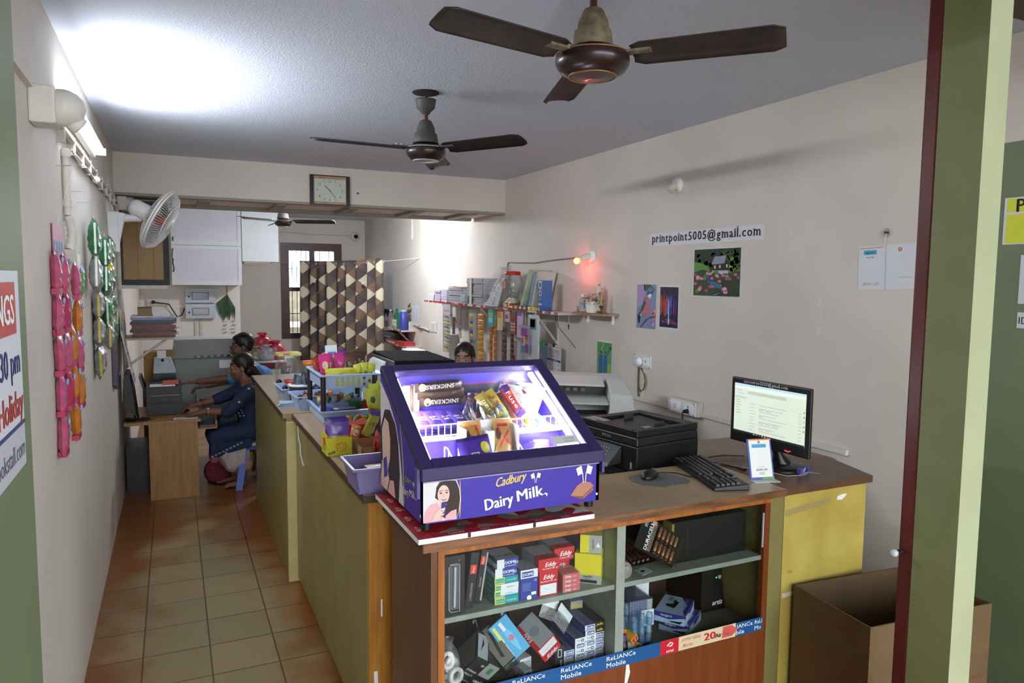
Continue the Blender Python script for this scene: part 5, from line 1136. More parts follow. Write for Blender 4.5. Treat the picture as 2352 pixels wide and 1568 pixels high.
b.poly(p0, pu, pv, [(.12,.25),(.42,.25),(.42,.85),(.12,.85)], flat('#4a5052',.3), .001)
for i in range(4):
    for j in range(4): b.poly(p0, pu, pv, [(.52+.09*i,.2+.18*j),(.545+.09*i,.2+.18*j),(.545+.09*i,.26+.18*j),(.52+.09*i,.26+.18*j)], GREYB, .001)
b.make('control_panel', t)
b = B(); b.text('EPSON', (-.0006,.205,.185), (0,-1,0), (0,0,1), .013, GREYB, 'C', width=.06); b.bb(-.001,-.0001,.03,.04,.06,.09,GREYB); b.bb(-.004,-.0001,.07,.36,.015,.05,PBK); b.make('front_trim', t)
# white office printer behind
WPM = mat('#c9cac6', .45, var=.02, scale=4); WPD = mat('#4a4b4a', .6)
t = thing('office_table', 'table under the large white office printer', 'table', (2.0, 3.80, 0), 0)
b = B(); b.bb(0,1.1,0,.75,.86,.89,mat('#7d6e5c',.5)); b.make('table_top', t)
for x in (.02, 1.04):
    for y in (.02, .69):
        b = B(); b.bb(x,x+.04,y,y+.04,0,.8599,mat('#5a4a3a',.5)); b.make('leg', t)
t = thing('office_printer', 'large white office printer with open trays behind the black one', 'printer', (2.43, 4.10, .8903), math.radians(-26))
b = B(); b.bb(-.36,.34,-.22,.26,0,.115,WPM); b.hexa([(-.36,.02,.1151),(.34,.02,.1151),(.34,.26,.1151),(-.36,.26,.1151)],[(-.34,.06,.345),(.28,.06,.325),(.28,.26,.345),(-.34,.26,.36)],WPM)
b.hexa([(.17,-.22,.1151),(.34,-.22,.1151),(.34,.0199,.1151),(.17,.0199,.1151)],[(.18,-.18,.27),(.33,-.16,.25),(.30,.0199,.325),(.17,.0199,.34)],WPM); b.make('printer_body', t, bevel=.012, seg=3)
b = B(); b.hexa([(-.34,-.17,.20),(.169,-.19,.195),(.169,.019,.22),(-.34,.019,.225)],[(-.34,-.17,.212),(.169,-.19,.207),(.169,.019,.232),(-.34,.019,.237)],WPM); b.make('paper_tray', t, bevel=.003)
b = B(); b.bb(-.34,.169,.0,.0199,.237,.32,WPD); b.bb(-.34,.168,-.16,.0199,.1155,.128,WPD); b.make('tray_recess', t)
for x in (-.10,-.05,.0):
    b = B(); b.cyl((x,-.006,.27),(x+.03,-.006,.27),.014,flat('#8a7a68',.6),10); b.make('feed_roller', t)
b = B(); b.hexa([(-.34,-.10,.31),(.15,-.10,.30),(.15,.06,.346),(-.34,.06,.356)],[(-.34,-.10,.324),(.15,-.10,.314),(.15,.06,.352),(-.34,.06,.362)],WPM); b.make('top_cover', t, bevel=.004)
b = B(); b.bb(-.26,.16,-.226,-.2201,.02,.075,WPM); b.bb(-.12,-.04,-.232,-.2261,.03,.09,WPM); b.bb(.0,.06,-.228,-.2262,.03,.034,WPD); b.bb(-.24,-.14,-.228,-.2262,.03,.034,WPD); b.make('cassette_front', t)
# black copier in the middle and smaller machines left of it
t = thing('copier', 'big black copier behind the purple case, its lid slightly open', 'copier', (1.335, 4.62, 0))
b = B(); b.bb(0,.40,.04,.60,0,1.24,mat('#2a2a2c',.45,var=.05)); b.make('copier_body', t, bevel=.01)
b = B(); b.hexa([(-.02,0,1.2401),(.43,0,1.2401),(.43,.62,1.2401),(-.02,.62,1.2401)],[(-.01,.01,1.335),(.41,.01,1.325),(.41,.60,1.335),(-.01,.60,1.35)],mat('#161618',.85,var=.05,spec=.1)); b.bb(-.0205,-.004,.02,.58,1.25,1.33,mat('#4a4a4c',.5)); b.make('scanner_lid', t, bevel=.008)
b = B(); b.hexa([(.08,-.06,1.28),(.30,-.04,1.26),(.30,.0,1.27),(.08,.0,1.29)],[(.08,-.06,1.286),(.30,-.04,1.266),(.30,.0,1.276),(.08,.0,1.296)],GREYB); b.make('paper_flap', t)
t = thing('document_scanner', 'small pale scanner with a curved side left of the black copier', 'scanner', (1.246, 4.80, 0))
b = B(); b.bb(0,.066,0,.4,0,1.22,mat('#c6cbc2',.5)); b.make('cabinet', t, bevel=.006)
b = B(); b.hexa([(.0,0,1.2201),(.066,0,1.2201),(.066,.35,1.2201),(.0,.35,1.2201)],[(.035,0,1.30),(.066,0,1.315),(.066,.35,1.315),(.035,.35,1.30)],mat('#cfd4ca',.5)); b.make('hood', t, bevel=.01)
cbox('paper_ream', 'pale paper ream topped with a bright blue folder, left of the scanner', 'paper', 1.18, 4.55, 1.0503, .10,.20,.215, mat('#b9bfb4',.6), [('T',('r',0,0,1,1,flat('#6aa8e8',.4))),('F',('r',0,.93,1,1,flat('#5a9ae0',.4)))])
cbox('folder_stack', 'blue and purple folders stacked behind the top snack basket', 'folders', 1.05, 4.80, 1.0503, .18,.25,.27, mat('#8fb6d8',.4), [('F',('r',0,.8,1,1,flat('#a88ad0',.4))),('F',('r',0,.5,1,.6,flat('#c9d8e8',.4)))])
# ================================================================ RIGHT WALL
UW, VW = (0,-1,0), (0,0,1)
def poster(name, label, cat, y0, y1, z0, z1, base='#e4e4ea', draw=None, tilt=0.0):
    """flat sheet on the right wall; y0 = left edge seen from the room (larger y)"""
    b = B(); w, h = y0-y1, z1-z0
    b.bb(-.0010,0,-w,0,0,h,flat(base,.5))
    if draw: draw(b, w, h)
    o = b.make(name, None, (XR-.0008, y0, z0), (tilt,0,0)); return tag(o, label, cat)
def P(b, w, h, pts, m, l=.0016): b.poly((-.0010,0,0), UW, VW, [(x*w,y*h) for x,y in pts], m if not isinstance(m,str) else flat(m,.5), l)
def EL(cx, cy, rx, ry, n=14, a=0): return [(cx+rx*math.cos(2*PI*k/n)*math.cos(a)-ry*math.sin(2*PI*k/n)*math.sin(a), cy+rx*math.cos(2*PI*k/n)*math.sin(a)+ry*math.sin(2*PI*k/n)*math.cos(a)) for k in range(n)]
def d_mail(b, w, h):
    serif_line(b, (-.0010,-.025*w,h*.30), UW, VW, 'printpoint5005@gmail.com', h*.47, w*.955, INK)
poster('mail_banner', 'white paper strip printed with a mail address on the right wall', 'sign', 4.385, 3.255, 2.132, 2.224, '#dedce2', d_mail)
bpy.data.objects['mail_banner'].location.z = 2.128
def d_pond(b, w, h):
    P(b,w,h,[(.03,.02),(.97,.02),(.97,.98),(.03,.98)],'#1f3320')
    rnd = random.Random(2)
    for k in range(40):
        x = rnd.uniform(.08,.92); y = rnd.uniform(.62,.95); P(b,w,h,EL(x,y,.05,.05,8),rnd.choice(['#16241a','#223a20','#2f4a26','#1a2c1c']),.0018)
    P(b,w,h,[(.03,.5),(.2,.56),(.38,.52),(.34,.62),(.18,.70),(.03,.72)],'#5a8a34',.002)
    for k in range(14): P(b,w,h,EL(.84+rnd.uniform(-.08,.09),.65+rnd.uniform(-.12,.14),.05,.05,8),rnd.choice(['#8fb03a','#6a8f2c','#4a6f26']),.0021)
    P(b,w,h,[(.03,.02),(.97,.02),(.97,.52),(.03,.52)],'#3a4a24',.0019)
    P(b,w,h,[(.40,.48),(.75,.48),(.73,.56),(.42,.54)],'#a9bccb',.0022)
    P(b,w,h,[(.42,.54),(.76,.54),(.76,.70),(.42,.68)],'#2a2220',.0024); P(b,w,h,[(.40,.66),(.66,.68),(.70,.84),(.46,.82)],'#8f9aa6',.0026); P(b,w,h,[(.66,.68),(.70,.84),(.78,.70)],'#3a2e2a',.0025); P(b,w,h,[(.55,.82),(.58,.82),(.58,.88),(.55,.88)],'#2a2220',.0026)
    for x,y in ((.46,.58),(.56,.59),(.70,.60)): P(b,w,h,[(x,y),(x+.03,y),(x+.03,y+.06),(x,y+.06)],'#d8cfae',.0028)
    P(b,w,h,[(.45,.03),(.97,.03),(.97,.44),(.7,.42),(.55,.30)],'#2e3a1e',.0021)
    for k in range(46):
        x = rnd.uniform(.05,.95); y = rnd.uniform(.36,.52) if k < 28 else rnd.uniform(.05,.38)*(1-.5*(x > .6)); s = .02+.03*(1-y)
        if k >= 28 and x > .75: continue
        P(b,w,h,EL(x,y,s,s*.8,8),rnd.choice(['#c86a90','#d88aa8','#e0a8c0','#a84a70','#5a7a34']),.0024+.00002*k)
    P(b,w,h,EL(.50,.25,.15,.05,14,-.45),'#2f6f8f',.0036); P(b,w,h,[(.34,.28),(.38,.28),(.37,.40),(.35,.42),(.33,.40)],'#2a5aa0',.0038); P(b,w,h,EL(.345,.42,.02,.02,8),'#3a6ab0',.004); P(b,w,h,[(.45,.05),(.6,.09),(.5,.03)],'#2f8fb0',.0036)
poster('pond_picture', 'square picture of a house and pink flowers by a pond, under the mail strip', 'poster', 3.890, 3.427, 1.780, 2.095, '#d9dade', d_pond)
def d_bird(b, w, h):
    P(b,w,h,[(0,0),(1,0),(1,1),(0,1)],'#7f8fb4'); P(b,w,h,[(0,.45),(.5,.6),(.4,1),(0,1)],'#a890c0',.0018); P(b,w,h,[(.4,.85),(.9,.9),(.7,1),(.35,1)],'#4a5a4a',.0018)
    P(b,w,h,[(.18,.0),(.45,.18),(.75,.28),(1,.29),(1,.25),(.7,.24),(.45,.12),(.25,.0)],'#5a4a44',.0019)
    P(b,w,h,EL(.50,.50,.24,.20,16,1.0),'#c0708a',.0022); P(b,w,h,[(.25,.38),(.5,.33),(.62,.42),(.4,.5)],'#c87858',.0023)
    P(b,w,h,[(.32,.40),(.18,.35),(.12,.28),(.3,.52),(.42,.72),(.55,.74),(.48,.55)],'#3a5a6a',.0025); P(b,w,h,[(.42,.60),(.5,.62),(.55,.76),(.44,.72)],'#7a9a4a',.0026)
    P(b,w,h,[(.05,.28),(.18,.36),(.26,.32),(.2,.22),(.18,.10),(.10,.12)],'#2c2e38',.0024); P(b,w,h,[(.15,.3),(.28,.34),(.25,.26)],'#d8b0b8',.0026)
    P(b,w,h,EL(.68,.82,.16,.085,14,.2),'#4a5a8a',.0027); P(b,w,h,[(.55,.88),(.68,.95),(.80,.92),(.84,.86),(.62,.84)],'#3f8f8f',.0029); P(b,w,h,[(.82,.86),(1.0,.905),(.83,.835)],'#2a2a30',.003); P(b,w,h,EL(.73,.85,.02,.01,8),WHITE,.003); P(b,w,h,[(.55,.74),(.7,.68),(.8,.76),(.7,.80)],'#e4e4ea',.0028)
    for x,y,c in ((.85,.37,'#d88a70'),(.95,.40,'#e0a080'),(.9,.33,'#d87868'),(.85,.18,'#a878c0'),(.95,.22,'#b890cc'),(.9,.1,'#c8a8d8')): P(b,w,h,EL(x,y,.07,.04,9),c,.003)
poster('bird_picture', 'narrow picture of a colourful bird on a branch', 'poster', 4.523, 4.290, 1.530, 1.853, '#d9dade', d_bird)
def d_abs(b, w, h):
    P(b,w,h,[(.08,.05),(.93,.05),(.93,.95),(.08,.95)],'#231e3c')
    rnd = random.Random(9)
    for k in range(44):
        x = rnd.uniform(.10,.88); c = rnd.choice(['#c8502c','#d87a2c','#a8304a'] if x < .4 else ['#5a4ab0','#3a6ac0','#8a4ab0','#c84a80','#2a2a60'])
        y0_ = rnd.uniform(.28,.5); ww = rnd.uniform(.01,.04); P(b,w,h,[(x,y0_),(x+ww,y0_),(x+ww,y0_+rnd.uniform(.15,.45)),(x,y0_+rnd.uniform(.15,.45))],c,.002+.00003*k)
    for k in range(22):
        a = PI*k/21; P(b,w,h,[(.52,.16),(.52+.40*math.cos(a),.16+.14*math.sin(a)-.06),(.52+.40*math.cos(a+.08),.16+.14*math.sin(a+.08)-.06)],rnd.choice(['#c84a80','#d86a6a','#5a4ab0','#3a1e4a','#8fd0d8']),.0036)
    P(b,w,h,[(.49,.12),(.55,.12),(.53,.65),(.51,.65)],'#d8d0f0',.004); P(b,w,h,[(.42,.35),(.5,.35),(.5,.72),(.44,.68)],'#4a8ad0',.0038)
poster('abstract_picture', 'narrow picture of a glowing abstract city beside the bird picture', 'poster', 4.258, 4.018, 1.537, 1.853, '#dcdce2', d_abs)
def d_cric(b, w, h):
    P(b,w,h,[(.02,.0),(.98,.0),(.98,.95),(.02,.95)],'#62a868'); P(b,w,h,[(.3,.0),(.98,.0),(.98,.40),(.6,.42)],'#8fb860',.0018); P(b,w,h,[(.02,.7),(.98,.75),(.98,.95),(.02,.95)],'#4f9a5e',.0018)
    for x, y, s in ((.28,.62,1),(.58,.62,1.05)):
        P(b,w,h,[(x-.12,y-.0),(x+.12,y),(x+.14,y-.25*s),(x+.10,y-.58),(x+.02,y-.58),(x,y-.3),(x-.03,y-.58),(x-.12,y-.58)],'#3a6aa0',.0022)
        P(b,w,h,EL(x,y+.05,.06,.045,10),'#8a6a50',.0024); P(b,w,h,EL(x,y+.08,.065,.025,10),'#2a3a6a',.0025)
    P(b,w,h,[(.36,.62),(.30,.75),(.44,.93),(.48,.93),(.36,.74)],'#d8c8a0',.0026); P(b,w,h,[(.68,.60),(.84,.72),(.92,.80),(.9,.84),(.78,.74),(.64,.64)],'#3a6aa0',.0026); P(b,w,h,EL(.90,.82,.07,.03,8),'#2a2a2c',.0027)
    P(b,w,h,[(.34,.62),(.28,.72),(.33,.74),(.40,.64)],'#8a6a50',.0026)
poster('cricket_poster', 'green poster of two cricketers in blue above the office printer', 'poster', 5.075, 4.850, 1.078, 1.395, '#e2e4e0', d_cric)
def d_pay(b, w, h):
    b.bb(-.0016,-.001,-.31*w,-.09*w,.80*h,.90*h,flat('#3a9fc8',.5)); b.bb(-.0016,-.001,-.42*w,-.03*w,.94*h,.965*h,flat('#d89a6a',.5))
    b.text('pay here', (-.001,-.2*w,.85*h), UW, VW, .010, WHITE); b.text('Scan & Pay', (-.001,-.2*w,.74*h), UW, VW, .007, INK); b.text('BHIM  UPI', (-.001,-.22*w,.13*h), UW, VW, .016, GREYB, 'C', shear=.2, width=.085)
    b.text('accepted for all payments', (-.001,-.8*w,.27*h), UW, VW, .006, GREYB, 'C', width=.07)
    b.tube([(-.0022,-.70*w+.008*math.cos(a*PI/6),.88*h+.008*math.sin(a*PI/6)) for a in range(13)], .002, flat('#c8502c',.5), 5)
    P(b,w,h,[(.465,0),(.475,0),(.475,1),(.465,1)],'#c6c6cc')
poster('payment_sheet', 'creased white payment sheet hanging from a nail by the red rail', 'sheet', 2.592, 2.262, 1.845, 2.062, '#dadae2', d_pay, math.radians(-1.5))
b = B(); b.cyl((XR,2.44,2.125),(XR-.02,2.44,2.125),.006,flat('#4a3a30',.5)); b.tube([(XR-.003,2.44+.018*math.cos(a*PI/6),2.125+.018*math.sin(a*PI/6)) for a in range(13)], .004, flat('#bdb2ac',.7), 5); b.tube([(XR-.012,2.44,2.12),(XR-.006,2.45,2.06)], .002, flat('#d0d0d0'), 5)
tag(b.make('hook'), 'small wall hook above the creased payment sheet', 'hook')
# yellow notices on the olive outer wall
def d_yel(b, w, h):
    b.bb(-.0016,-.001,-w*.99,-.03*w,.38*h*0+.02*h,.64*h,flat('#d8de2c',.5)); b.bb(-.0016,-.001,-w*.99,-.03*w,.69*h,.97*h,flat('#d8de2c',.5))
    b.text('PRINT', (-.0016,-.14*w,.83*h), UW, VW, .055, INK, 'L', bold=.03); b.text('POINT', (-.0016,-.42*w,.25*h), UW, VW, .055, INK, 'L', bold=.03, width=.175)
poster('notice', 'yellow printed notice on the olive outer wall at the right edge', 'notice', 1.896, 1.54, 2.045, 2.238, '#dedfe4', d_yel)
poster('notice', 'plain white sheet below the yellow notice', 'notice', 1.818, 1.55, 1.80, 2.00, '#d4d4da', lambda b, w, h: b.text('PHOTO', (-.001,-.5*w,.5*h), UW, VW, .03, INK))
poster('notice', 'small white strip lettered I at the right edge, lowest of the notices', 'notice', 1.816, 1.6, 1.70, 1.765, '#d4d4da', lambda b, w, h: b.text('ID CARD', (-.001,-.03*w,.5*h), UW, VW, .03, INK, 'L'))
# lamps and fittings on the right wall
t = thing('lamp_holder', 'empty white lamp holder high on the right wall', 'lamp holder', (XR, 4.08, 2.535), (0, 0, PI))
b = B(); b.lathe([(.055,0),(.055,.012),(.035,.022)], WHITE, 24, axis='x'); b.make('wall_plate', t)
b = B(); b.tube([(.015,0,0),(.05,.005,-.015),(.075,.01,-.045)], [.024,.024,.020], mat('#d8d0bc',.5), 14); b.make('socket', t)
t = thing('red_lamp', 'small glowing red lamp in a white holder with a cable', 'lamp', (XR, 5.19, 2.075), (0, 0, PI))
b = B(); b.lathe([(.058,0),(.058,.014),(.042,.03)], WHITE, 24, axis='x'); b.make('wall_plate', t)
b = B(); b.tube([(.02,0,0),(.06,-.015,-.01),(.10,-.03,-.028)], [.036,.030,.022], mat('#dcd6c6',.5), 14); b.make('socket', t)
b = B(); b.sphere((.122,-.037,-.036),.027,mat('#ff5a3c',.4,var=0,emit=7.0),16,10); b.make('bulb', t)
pl = bpy.data.lights.new('red_glow', 'POINT'); pl.energy = .9; pl.color = (1,.10,.06); pl.shadow_soft_size = .03
q = bpy.data.objects.new('red_glow', pl); C.objects.link(q); q.parent = t; q.location = (.122,-.045,-.085)
b = B(); b.tube([(XR-.006,5.235,2.07),(XR-.006,5.47,2.070),(XR-.006,5.70,2.064),(XR-.006,5.95,2.055),(XR-.006,6.22,2.040),(XR-.006,6.6,2.048),(XR-.006,6.83,2.056),(XR-.006,6.845,2.03),(XR-.006,6.845,1.62)], .006, mat('#8a7a70',.6), 6)
tag(b.make('cable'), 'twisted brown cable stapled from the red lamp towards the shelf', 'cable')
def plate(name, label, y0, y1, z0, z1, dep=.012, parts=(), box=None):
    t = thing(name, label, 'socket', (XR, (y0+y1)/2, (z0+z1)/2), (0,0,PI))
    w, h = abs(y0-y1), z1-z0
    if box:
        b = B(); b.bb(0,box,-w/2-.004,w/2+.004,-h/2-.004,h/2+.004,PVCD); b.make('back_box', t, bevel=.003)
    b = B(); x0 = box or 0
    b.bb(x0+.0001,x0+dep,-w/2,w/2,-h/2,h/2,mat('#dfe0e4',.4,var=.02)); 
    for (yy, zz) in ((-.45,.42),(.45,.42),(-.45,-.42),(.45,-.42)): b.cyl((x0+dep,yy*w,zz*h),(x0+dep+.001,yy*w,zz*h),.004,INK,8)
    b.make('cover_plate', t, bevel=.002)
    return t, x0+dep, w, h
t, x0, w, h = plate('switch_socket', 'white wall socket with loose coloured wires hanging below', 4.535, 4.325, 1.235, 1.335)
b = B(); b.bb(x0,x0+.006,.02,.085,-.03,.03,WHITE); b.bb(x0+.006,x0+.008,.05,.055,-.005,.01,INK); b.make('socket_face', t)
b = B(); b.sphere((x0+.012,-.02,-.008),.033,WHITE,16,10,(.6,1,1)); b.make('plug', t)
b = B()
for k, (c, dy) in enumerate((('#8a7a2c',0),('#5a4a2c',.006),('#2f6a4a',-.03),('#8a3a2c',-.036))):
    m_ = flat(c,.5)
    if k < 2: b.tube([(.01,-.02+dy,-.05),(.014,.03+dy,-.09),(.016,.055+dy,-.15),(.014,.03+dy,-.21),(.012,-.02+dy,-.23),(.010,-.045,-.19)], .0035, m_, 6)
    else: b.tube([(.01,-.01+dy,-.05),(.012,-.01+dy,-.15),(.012,-.005+dy,-.25),(.010,.0+dy,-.275)], .0035, m_, 6)
b.make('loose_wires', t)
t, x0, w, h = plate('switch_socket', 'white double socket box with a black plug beside the black printer', 4.035, 3.75, .985, 1.075, .012, box=.05)
b = B(); b.bb(x0,x0+.004,.03,.125,-.034,.034,WHITE); b.bb(x0+.004,x0+.005,.07,.076,.004,.02,INK); b.make('socket_face', t)
b = B(); b.bb(x0,x0+.005,-.11,-.01,-.034,.034,WHITE); b.bb(x0+.005,x0+.008,-.075,-.045,-.016,.018,mat('#d4d4d4',.4)); b.make('rocker_switch', t)
b = B(); b.cyl((x0+.004,.07,-.016),(x0+.035,.075,-.016),.016,PBK,12,.012); b.tube([(x0+.033,.075,-.016),(x0+.06,.085,-.02),(x0+.075,.11,-.05),(x0+.075,.13,-.11)], .005, PBK, 8); b.make('plug', t)
t, x0, w, h = plate('switch_socket', 'small white socket box low above the office printer', 4.94, 4.74, 1.025, 1.085, .01, box=.03)
b = B(); b.bb(x0,x0+.002,-.08,.08,-.015,.015,mat('#d4d0c0',.5)); b.make('socket_face', t)
t, x0, w, h = plate('switch_board', 'white switch board with six rockers under the long shelf', 6.33, 6.09, 1.20, 1.46, .014)
for i in range(2):
    for j in range(3):
        b = B(); b.bb(x0,x0+.006,-.075+.09*i,-.03+.09*i,-.10+.078*j,-.045+.078*j,mat('#c9c9c4',.4)); b.make('rocker_switch', t)
b = B(); b.bb(XR-.02,XR-.0005,2.6,4.75,.985,1.012,PVC); b.bb(XR-.012,XR-.0005,4.40,4.425,1.012,1.22,PVC)
tag(b.make('cable_trunking'), 'white cable trunking along the right wall behind the monitor', 'trunking')
# calendar, clips and slips
t = thing('wall_calendar', 'white wall calendar with red and blue dates hanging from the shelf', 'calendar', (XR-.03, 5.885, 1.02), (0,0,math.radians(-6)))
b = B(); b.bb(-.004,0,-.31,0,0,.275,flat('#e6e4e8',.5)); BL = flat('#3a3f8a',.5); RDc = flat('#b0485a',.5)
for q in ((0,.004,0,.275),(.306,.31,0,.275)): b.bb(-.0046,-.0041,-q[1],-q[0],q[2],q[3],BL)
b.bb(-.0046,-.0041,-.31,0,.125,.145,BL); b.text('2025 MARCH', (-.0048,-.155,.135), UW, VW, .010, WHITE, 'C', width=.2)
b.text('BOOK COMPANY', (-.0042,-.155,.225), UW, VW, .018, RDc, 'C', width=.26); b.text('no 100', (-.0042,-.24,.255), UW, VW, .012, RDc)
for k in range(4): b.bb(-.0046,-.0041,-.28,-.03,.205-.015*k,.2085-.015*k,[BL,RDc][k % 2])
for r_, row in enumerate((('2','9','16','23'),('3','10','17','24'),('4','11','18','25'))):
    for c_, s_ in enumerate(row): b.text(s_, (-.0042,-.05-.07*c_,.10-.042*r_), UW, VW, .026, RDc if r_ == 0 else BL, 'C')
b.make('date_sheet', t)
b = B(); b.bb(-.012,.004,-.175,-.135,.255,.285,flat('#1a1a1c',.4)); b.tube([(-.005,-.155,.28),(.0,-.155,.33)], .002, flat('#2a2a2c'), 5); b.make('binder_clip', t)
t = thing('paper_slip', 'pale blue paper strip held by a green clip left of the calendar', 'paper', (XR-.02, 6.04, .98))
b = B(); b.bb(-.002,0,-.13,0,0,.29,flat('#9fbcd4',.5)); b.make('blue_sheet', t)
b = B(); b.bb(-.014,.006,-.065,-.035,.26,.33,flat('#3ac85a',.4)); b.make('green_clip', t, bevel=.003)
poster('price_slip', 'small blank white slip on the wall beside the cricket poster', 'paper', 5.33, 5.21, 1.055, 1.165, '#dcdcda', lambda b, w, h: [b.text('12 34', (-.001,-.5*w,(.2+.18*k)*h), UW, VW, .008, GREYB) for k in range(4)])
poster('fuse_plate', 'small yellowed cable box just below the long shelf', 'box', 6.33, 6.13, 1.475, 1.56, '#c9c2a0')
# altar shelf
t = thing('wall_shelf', 'little wooden altar shelf below the red lamp', 'shelf', (XR, 5.02, 1.60), (0,0,PI))
M_sh = mat('#9a7858',.5,var=.15,scale=20)
b = B(); b.prism([(0,-.27),(.14,-.24),(.17,-.05),(.17,.12),(.13,.22),(0,.26)], 0, .018, M_sh); b.make('shelf_board', t)
for y in (-.2,.18):
    b = B(); b.bb(0,.02,y-.008,y+.008,-.07,-.0001,WHITE); b.make('bracket', t)
ZA = 1.6183
t = thing('potted_flowers', 'small white pot of pink flowers on the altar shelf', 'plant', (3.06, 4.99, ZA))
b = B(); b.hexa([(-.035,-.035,0),(.035,-.035,0),(.035,.035,0),(-.035,.035,0)],[(-.048,-.048,.09),(.048,-.048,.09),(.048,.048,.09),(-.048,.048,.09)],WHITE); b.make('pot', t, bevel=.004)
b = B(); rnd = random.Random(5); LF = [flat('#4f7a3a',.6), flat('#3a6030',.6), flat('#6a9448',.6)]
for k in range(170):
    a, r, z = rnd.uniform(0,6.28), .085*math.sqrt(rnd.random()), rnd.uniform(.085,.16)
    p = Vector((r*math.cos(a), r*math.sin(a), z*(1-.25*(r/.085)**2))); d = Vector((rnd.uniform(-1,1), rnd.uniform(-1,1), rnd.uniform(.1,1))).normalized(); e = d.orthogonal().normalized()
    b.add([p-e*.006, p+d*.012, p+e*.006, p-d*.006], [(0,1,2,3)], LF[k % 3])
fo = b.make('foliage', t); fo['kind'] = 'stuff'
b = B()
for k in range(26):
    a, r = rnd.uniform(0,6.28), .08*math.sqrt(rnd.random()); b.sphere((r*math.cos(a), r*math.sin(a), .135+.035*rnd.random()-.03*(r/.08)**2), .007, flat('#e0a0b8',.5), 6, 4)
fl = b.make('flowers', t); fl['kind'] = 'stuff'
t = thing('water_bottle', 'small clear bottle with a blue label on the altar shelf', 'bottle', (3.05, 5.125, ZA))
b = B(); b.lathe([(.028,0),(.032,.01),(.032,.09),(.016,.118),(.013,.12),(.013,.13)], clear('clear_bottle', '#f2f6f8', .12, .06), 16); b.make('bottle_body', t)
b = B(); b.lathe([(.0325,.035),(.0325,.075)], flat('#8fa8c8',.4), 16, caps=False); b.make('label_band', t)
b = B(); b.lathe([(.015,.125),(.015,.145),(.001,.146)], WHITE, 14); b.make('bottle_cap', t)
t = thing('statuette', 'small robed religious statuette with outstretched arm above the flower pot', 'statue', (3.10, 4.96, 1.755))
b = B(); b.tube([(0,0,-.135),(0,0,-.02)], .018, mat('#c9bda8',.6), 10); b.bb(-.03,.03,-.03,.03,-.1365,-.12,M_sh); b.make('pedestal', t)
b = B(); b.lathe([(.025,-.02),(.03,.0),(.02,.05),(.012,.07),(.006,.078)], mat('#d8cfc4',.5,var=.1), 14); b.sphere((0,0,.088),.011,mat('#c09070',.5),10,7); b.tube([(0,.01,.062),(-.01,.05,.07),(-.015,.085,.082)], [.009,.008,.004], mat('#d8cfc4',.5), 8); b.tube([(0,-.012,.06),(-.01,-.035,.05),(-.015,-.03,.03)], [.009,.008,.005], mat('#d8cfc4',.5), 8); b.make('figure', t)
b = B(); b.tube([(.0,.016,.066),(-.008,.02,.03),(-.004,.03,-.02),(.0,.034,-.05)], [.006,.011,.013,.005], flat('#b03a2c',.5), 8); b.tube([(.0,-.018,.066),(-.008,-.028,.02),(-.004,-.045,-.02)], [.006,.011,.004], flat('#b03a2c',.5), 8); b.make('red_cloak', t)
t = thing('candlestick', 'slim brown candle in a dark cup at the right end of the altar shelf', 'candle', (3.06, 4.86, ZA))
b = B(); b.lathe([(.018,0),(.020,.004),(.006,.012),(.006,.03),(.020,.06),(.021,.062)], flat('#4a4038',.5), 14); b.make('cup', t)
b = B(); b.cyl((0,0,.055),(0,0,.17),.009,mat('#b09468',.5),10); b.make('candle', t)
t = thing('statuette', 'tiny pale figure at the left end of the altar shelf', 'statue', (3.05, 5.21, ZA))
b = B(); b.lathe([(.012,0),(.014,.01),(.008,.03),(.009,.04),(.001,.052)], mat('#b8a088',.5,var=.2), 10); b.make('figure', t)
t = thing('rosary', 'rosary with a small dark cross hanging from the altar shelf', 'rosary', (2.99, 5.245, 1.60))
b = B()
for k in range(12): b.sphere((-.004, .002*math.sin(k), -.007*k), .0032, flat('#b8b0a4',.4), 6, 4)
b.make('bead_string', t)
b = B(); b.bb(-.007,-.002,-.004,.004,-.13,-.085,flat('#4a3428',.4)); b.bb(-.007,-.002,-.013,.013,-.108,-.100,flat('#4a3428',.4)); b.make('cross', t)
# ================================================================ LONG SHELF
M_shw = mat('#cfc8bd', .5, var=.06, scale=20)
t = thing('wall_shelf', 'long white shelf edged with red printed paper on the right wall', 'shelf', (XR, 5.3, 1.585), 0)
b = B(); b.bb(-.25,0,0,3.55,0,.018,M_shw); b.make('shelf_board', t)
b = B(); b.bb(-.252,-.2505,.0,3.55,.002,.024,M_news); b.bb(-.252,-.15,.35,3.55,.0181,.0195,M_news); b.make('paper_edging', t)
for y in (.45, 1.7, 2.9):
    b = B(); b.bb(-.012,0,y-.012,y+.012,-.30,-.0001,M_shw); b.tube([(-.235,y,-.008),(-.01,y,-.28)], .012, M_shw, 6); b.make('bracket', t)
b = B(); b.tube([(-.24,.03,-.0),(-.235,.02,-.1),(-.1,.06,-.22),(-.03,.08,-.29)], .0025, INK, 5); b.tube([(-.245,.05,.0),(-.24,.06,-.06)], .0025, INK, 5); b.make('dangling_cord', t)
ZS = 1.6048
PAP = mat('#c9c6d2', .7, var=.05, scale=40, stretch=(1,1,12)); PAPC = mat('#9c9aa0', .6, var=.08, scale=30)
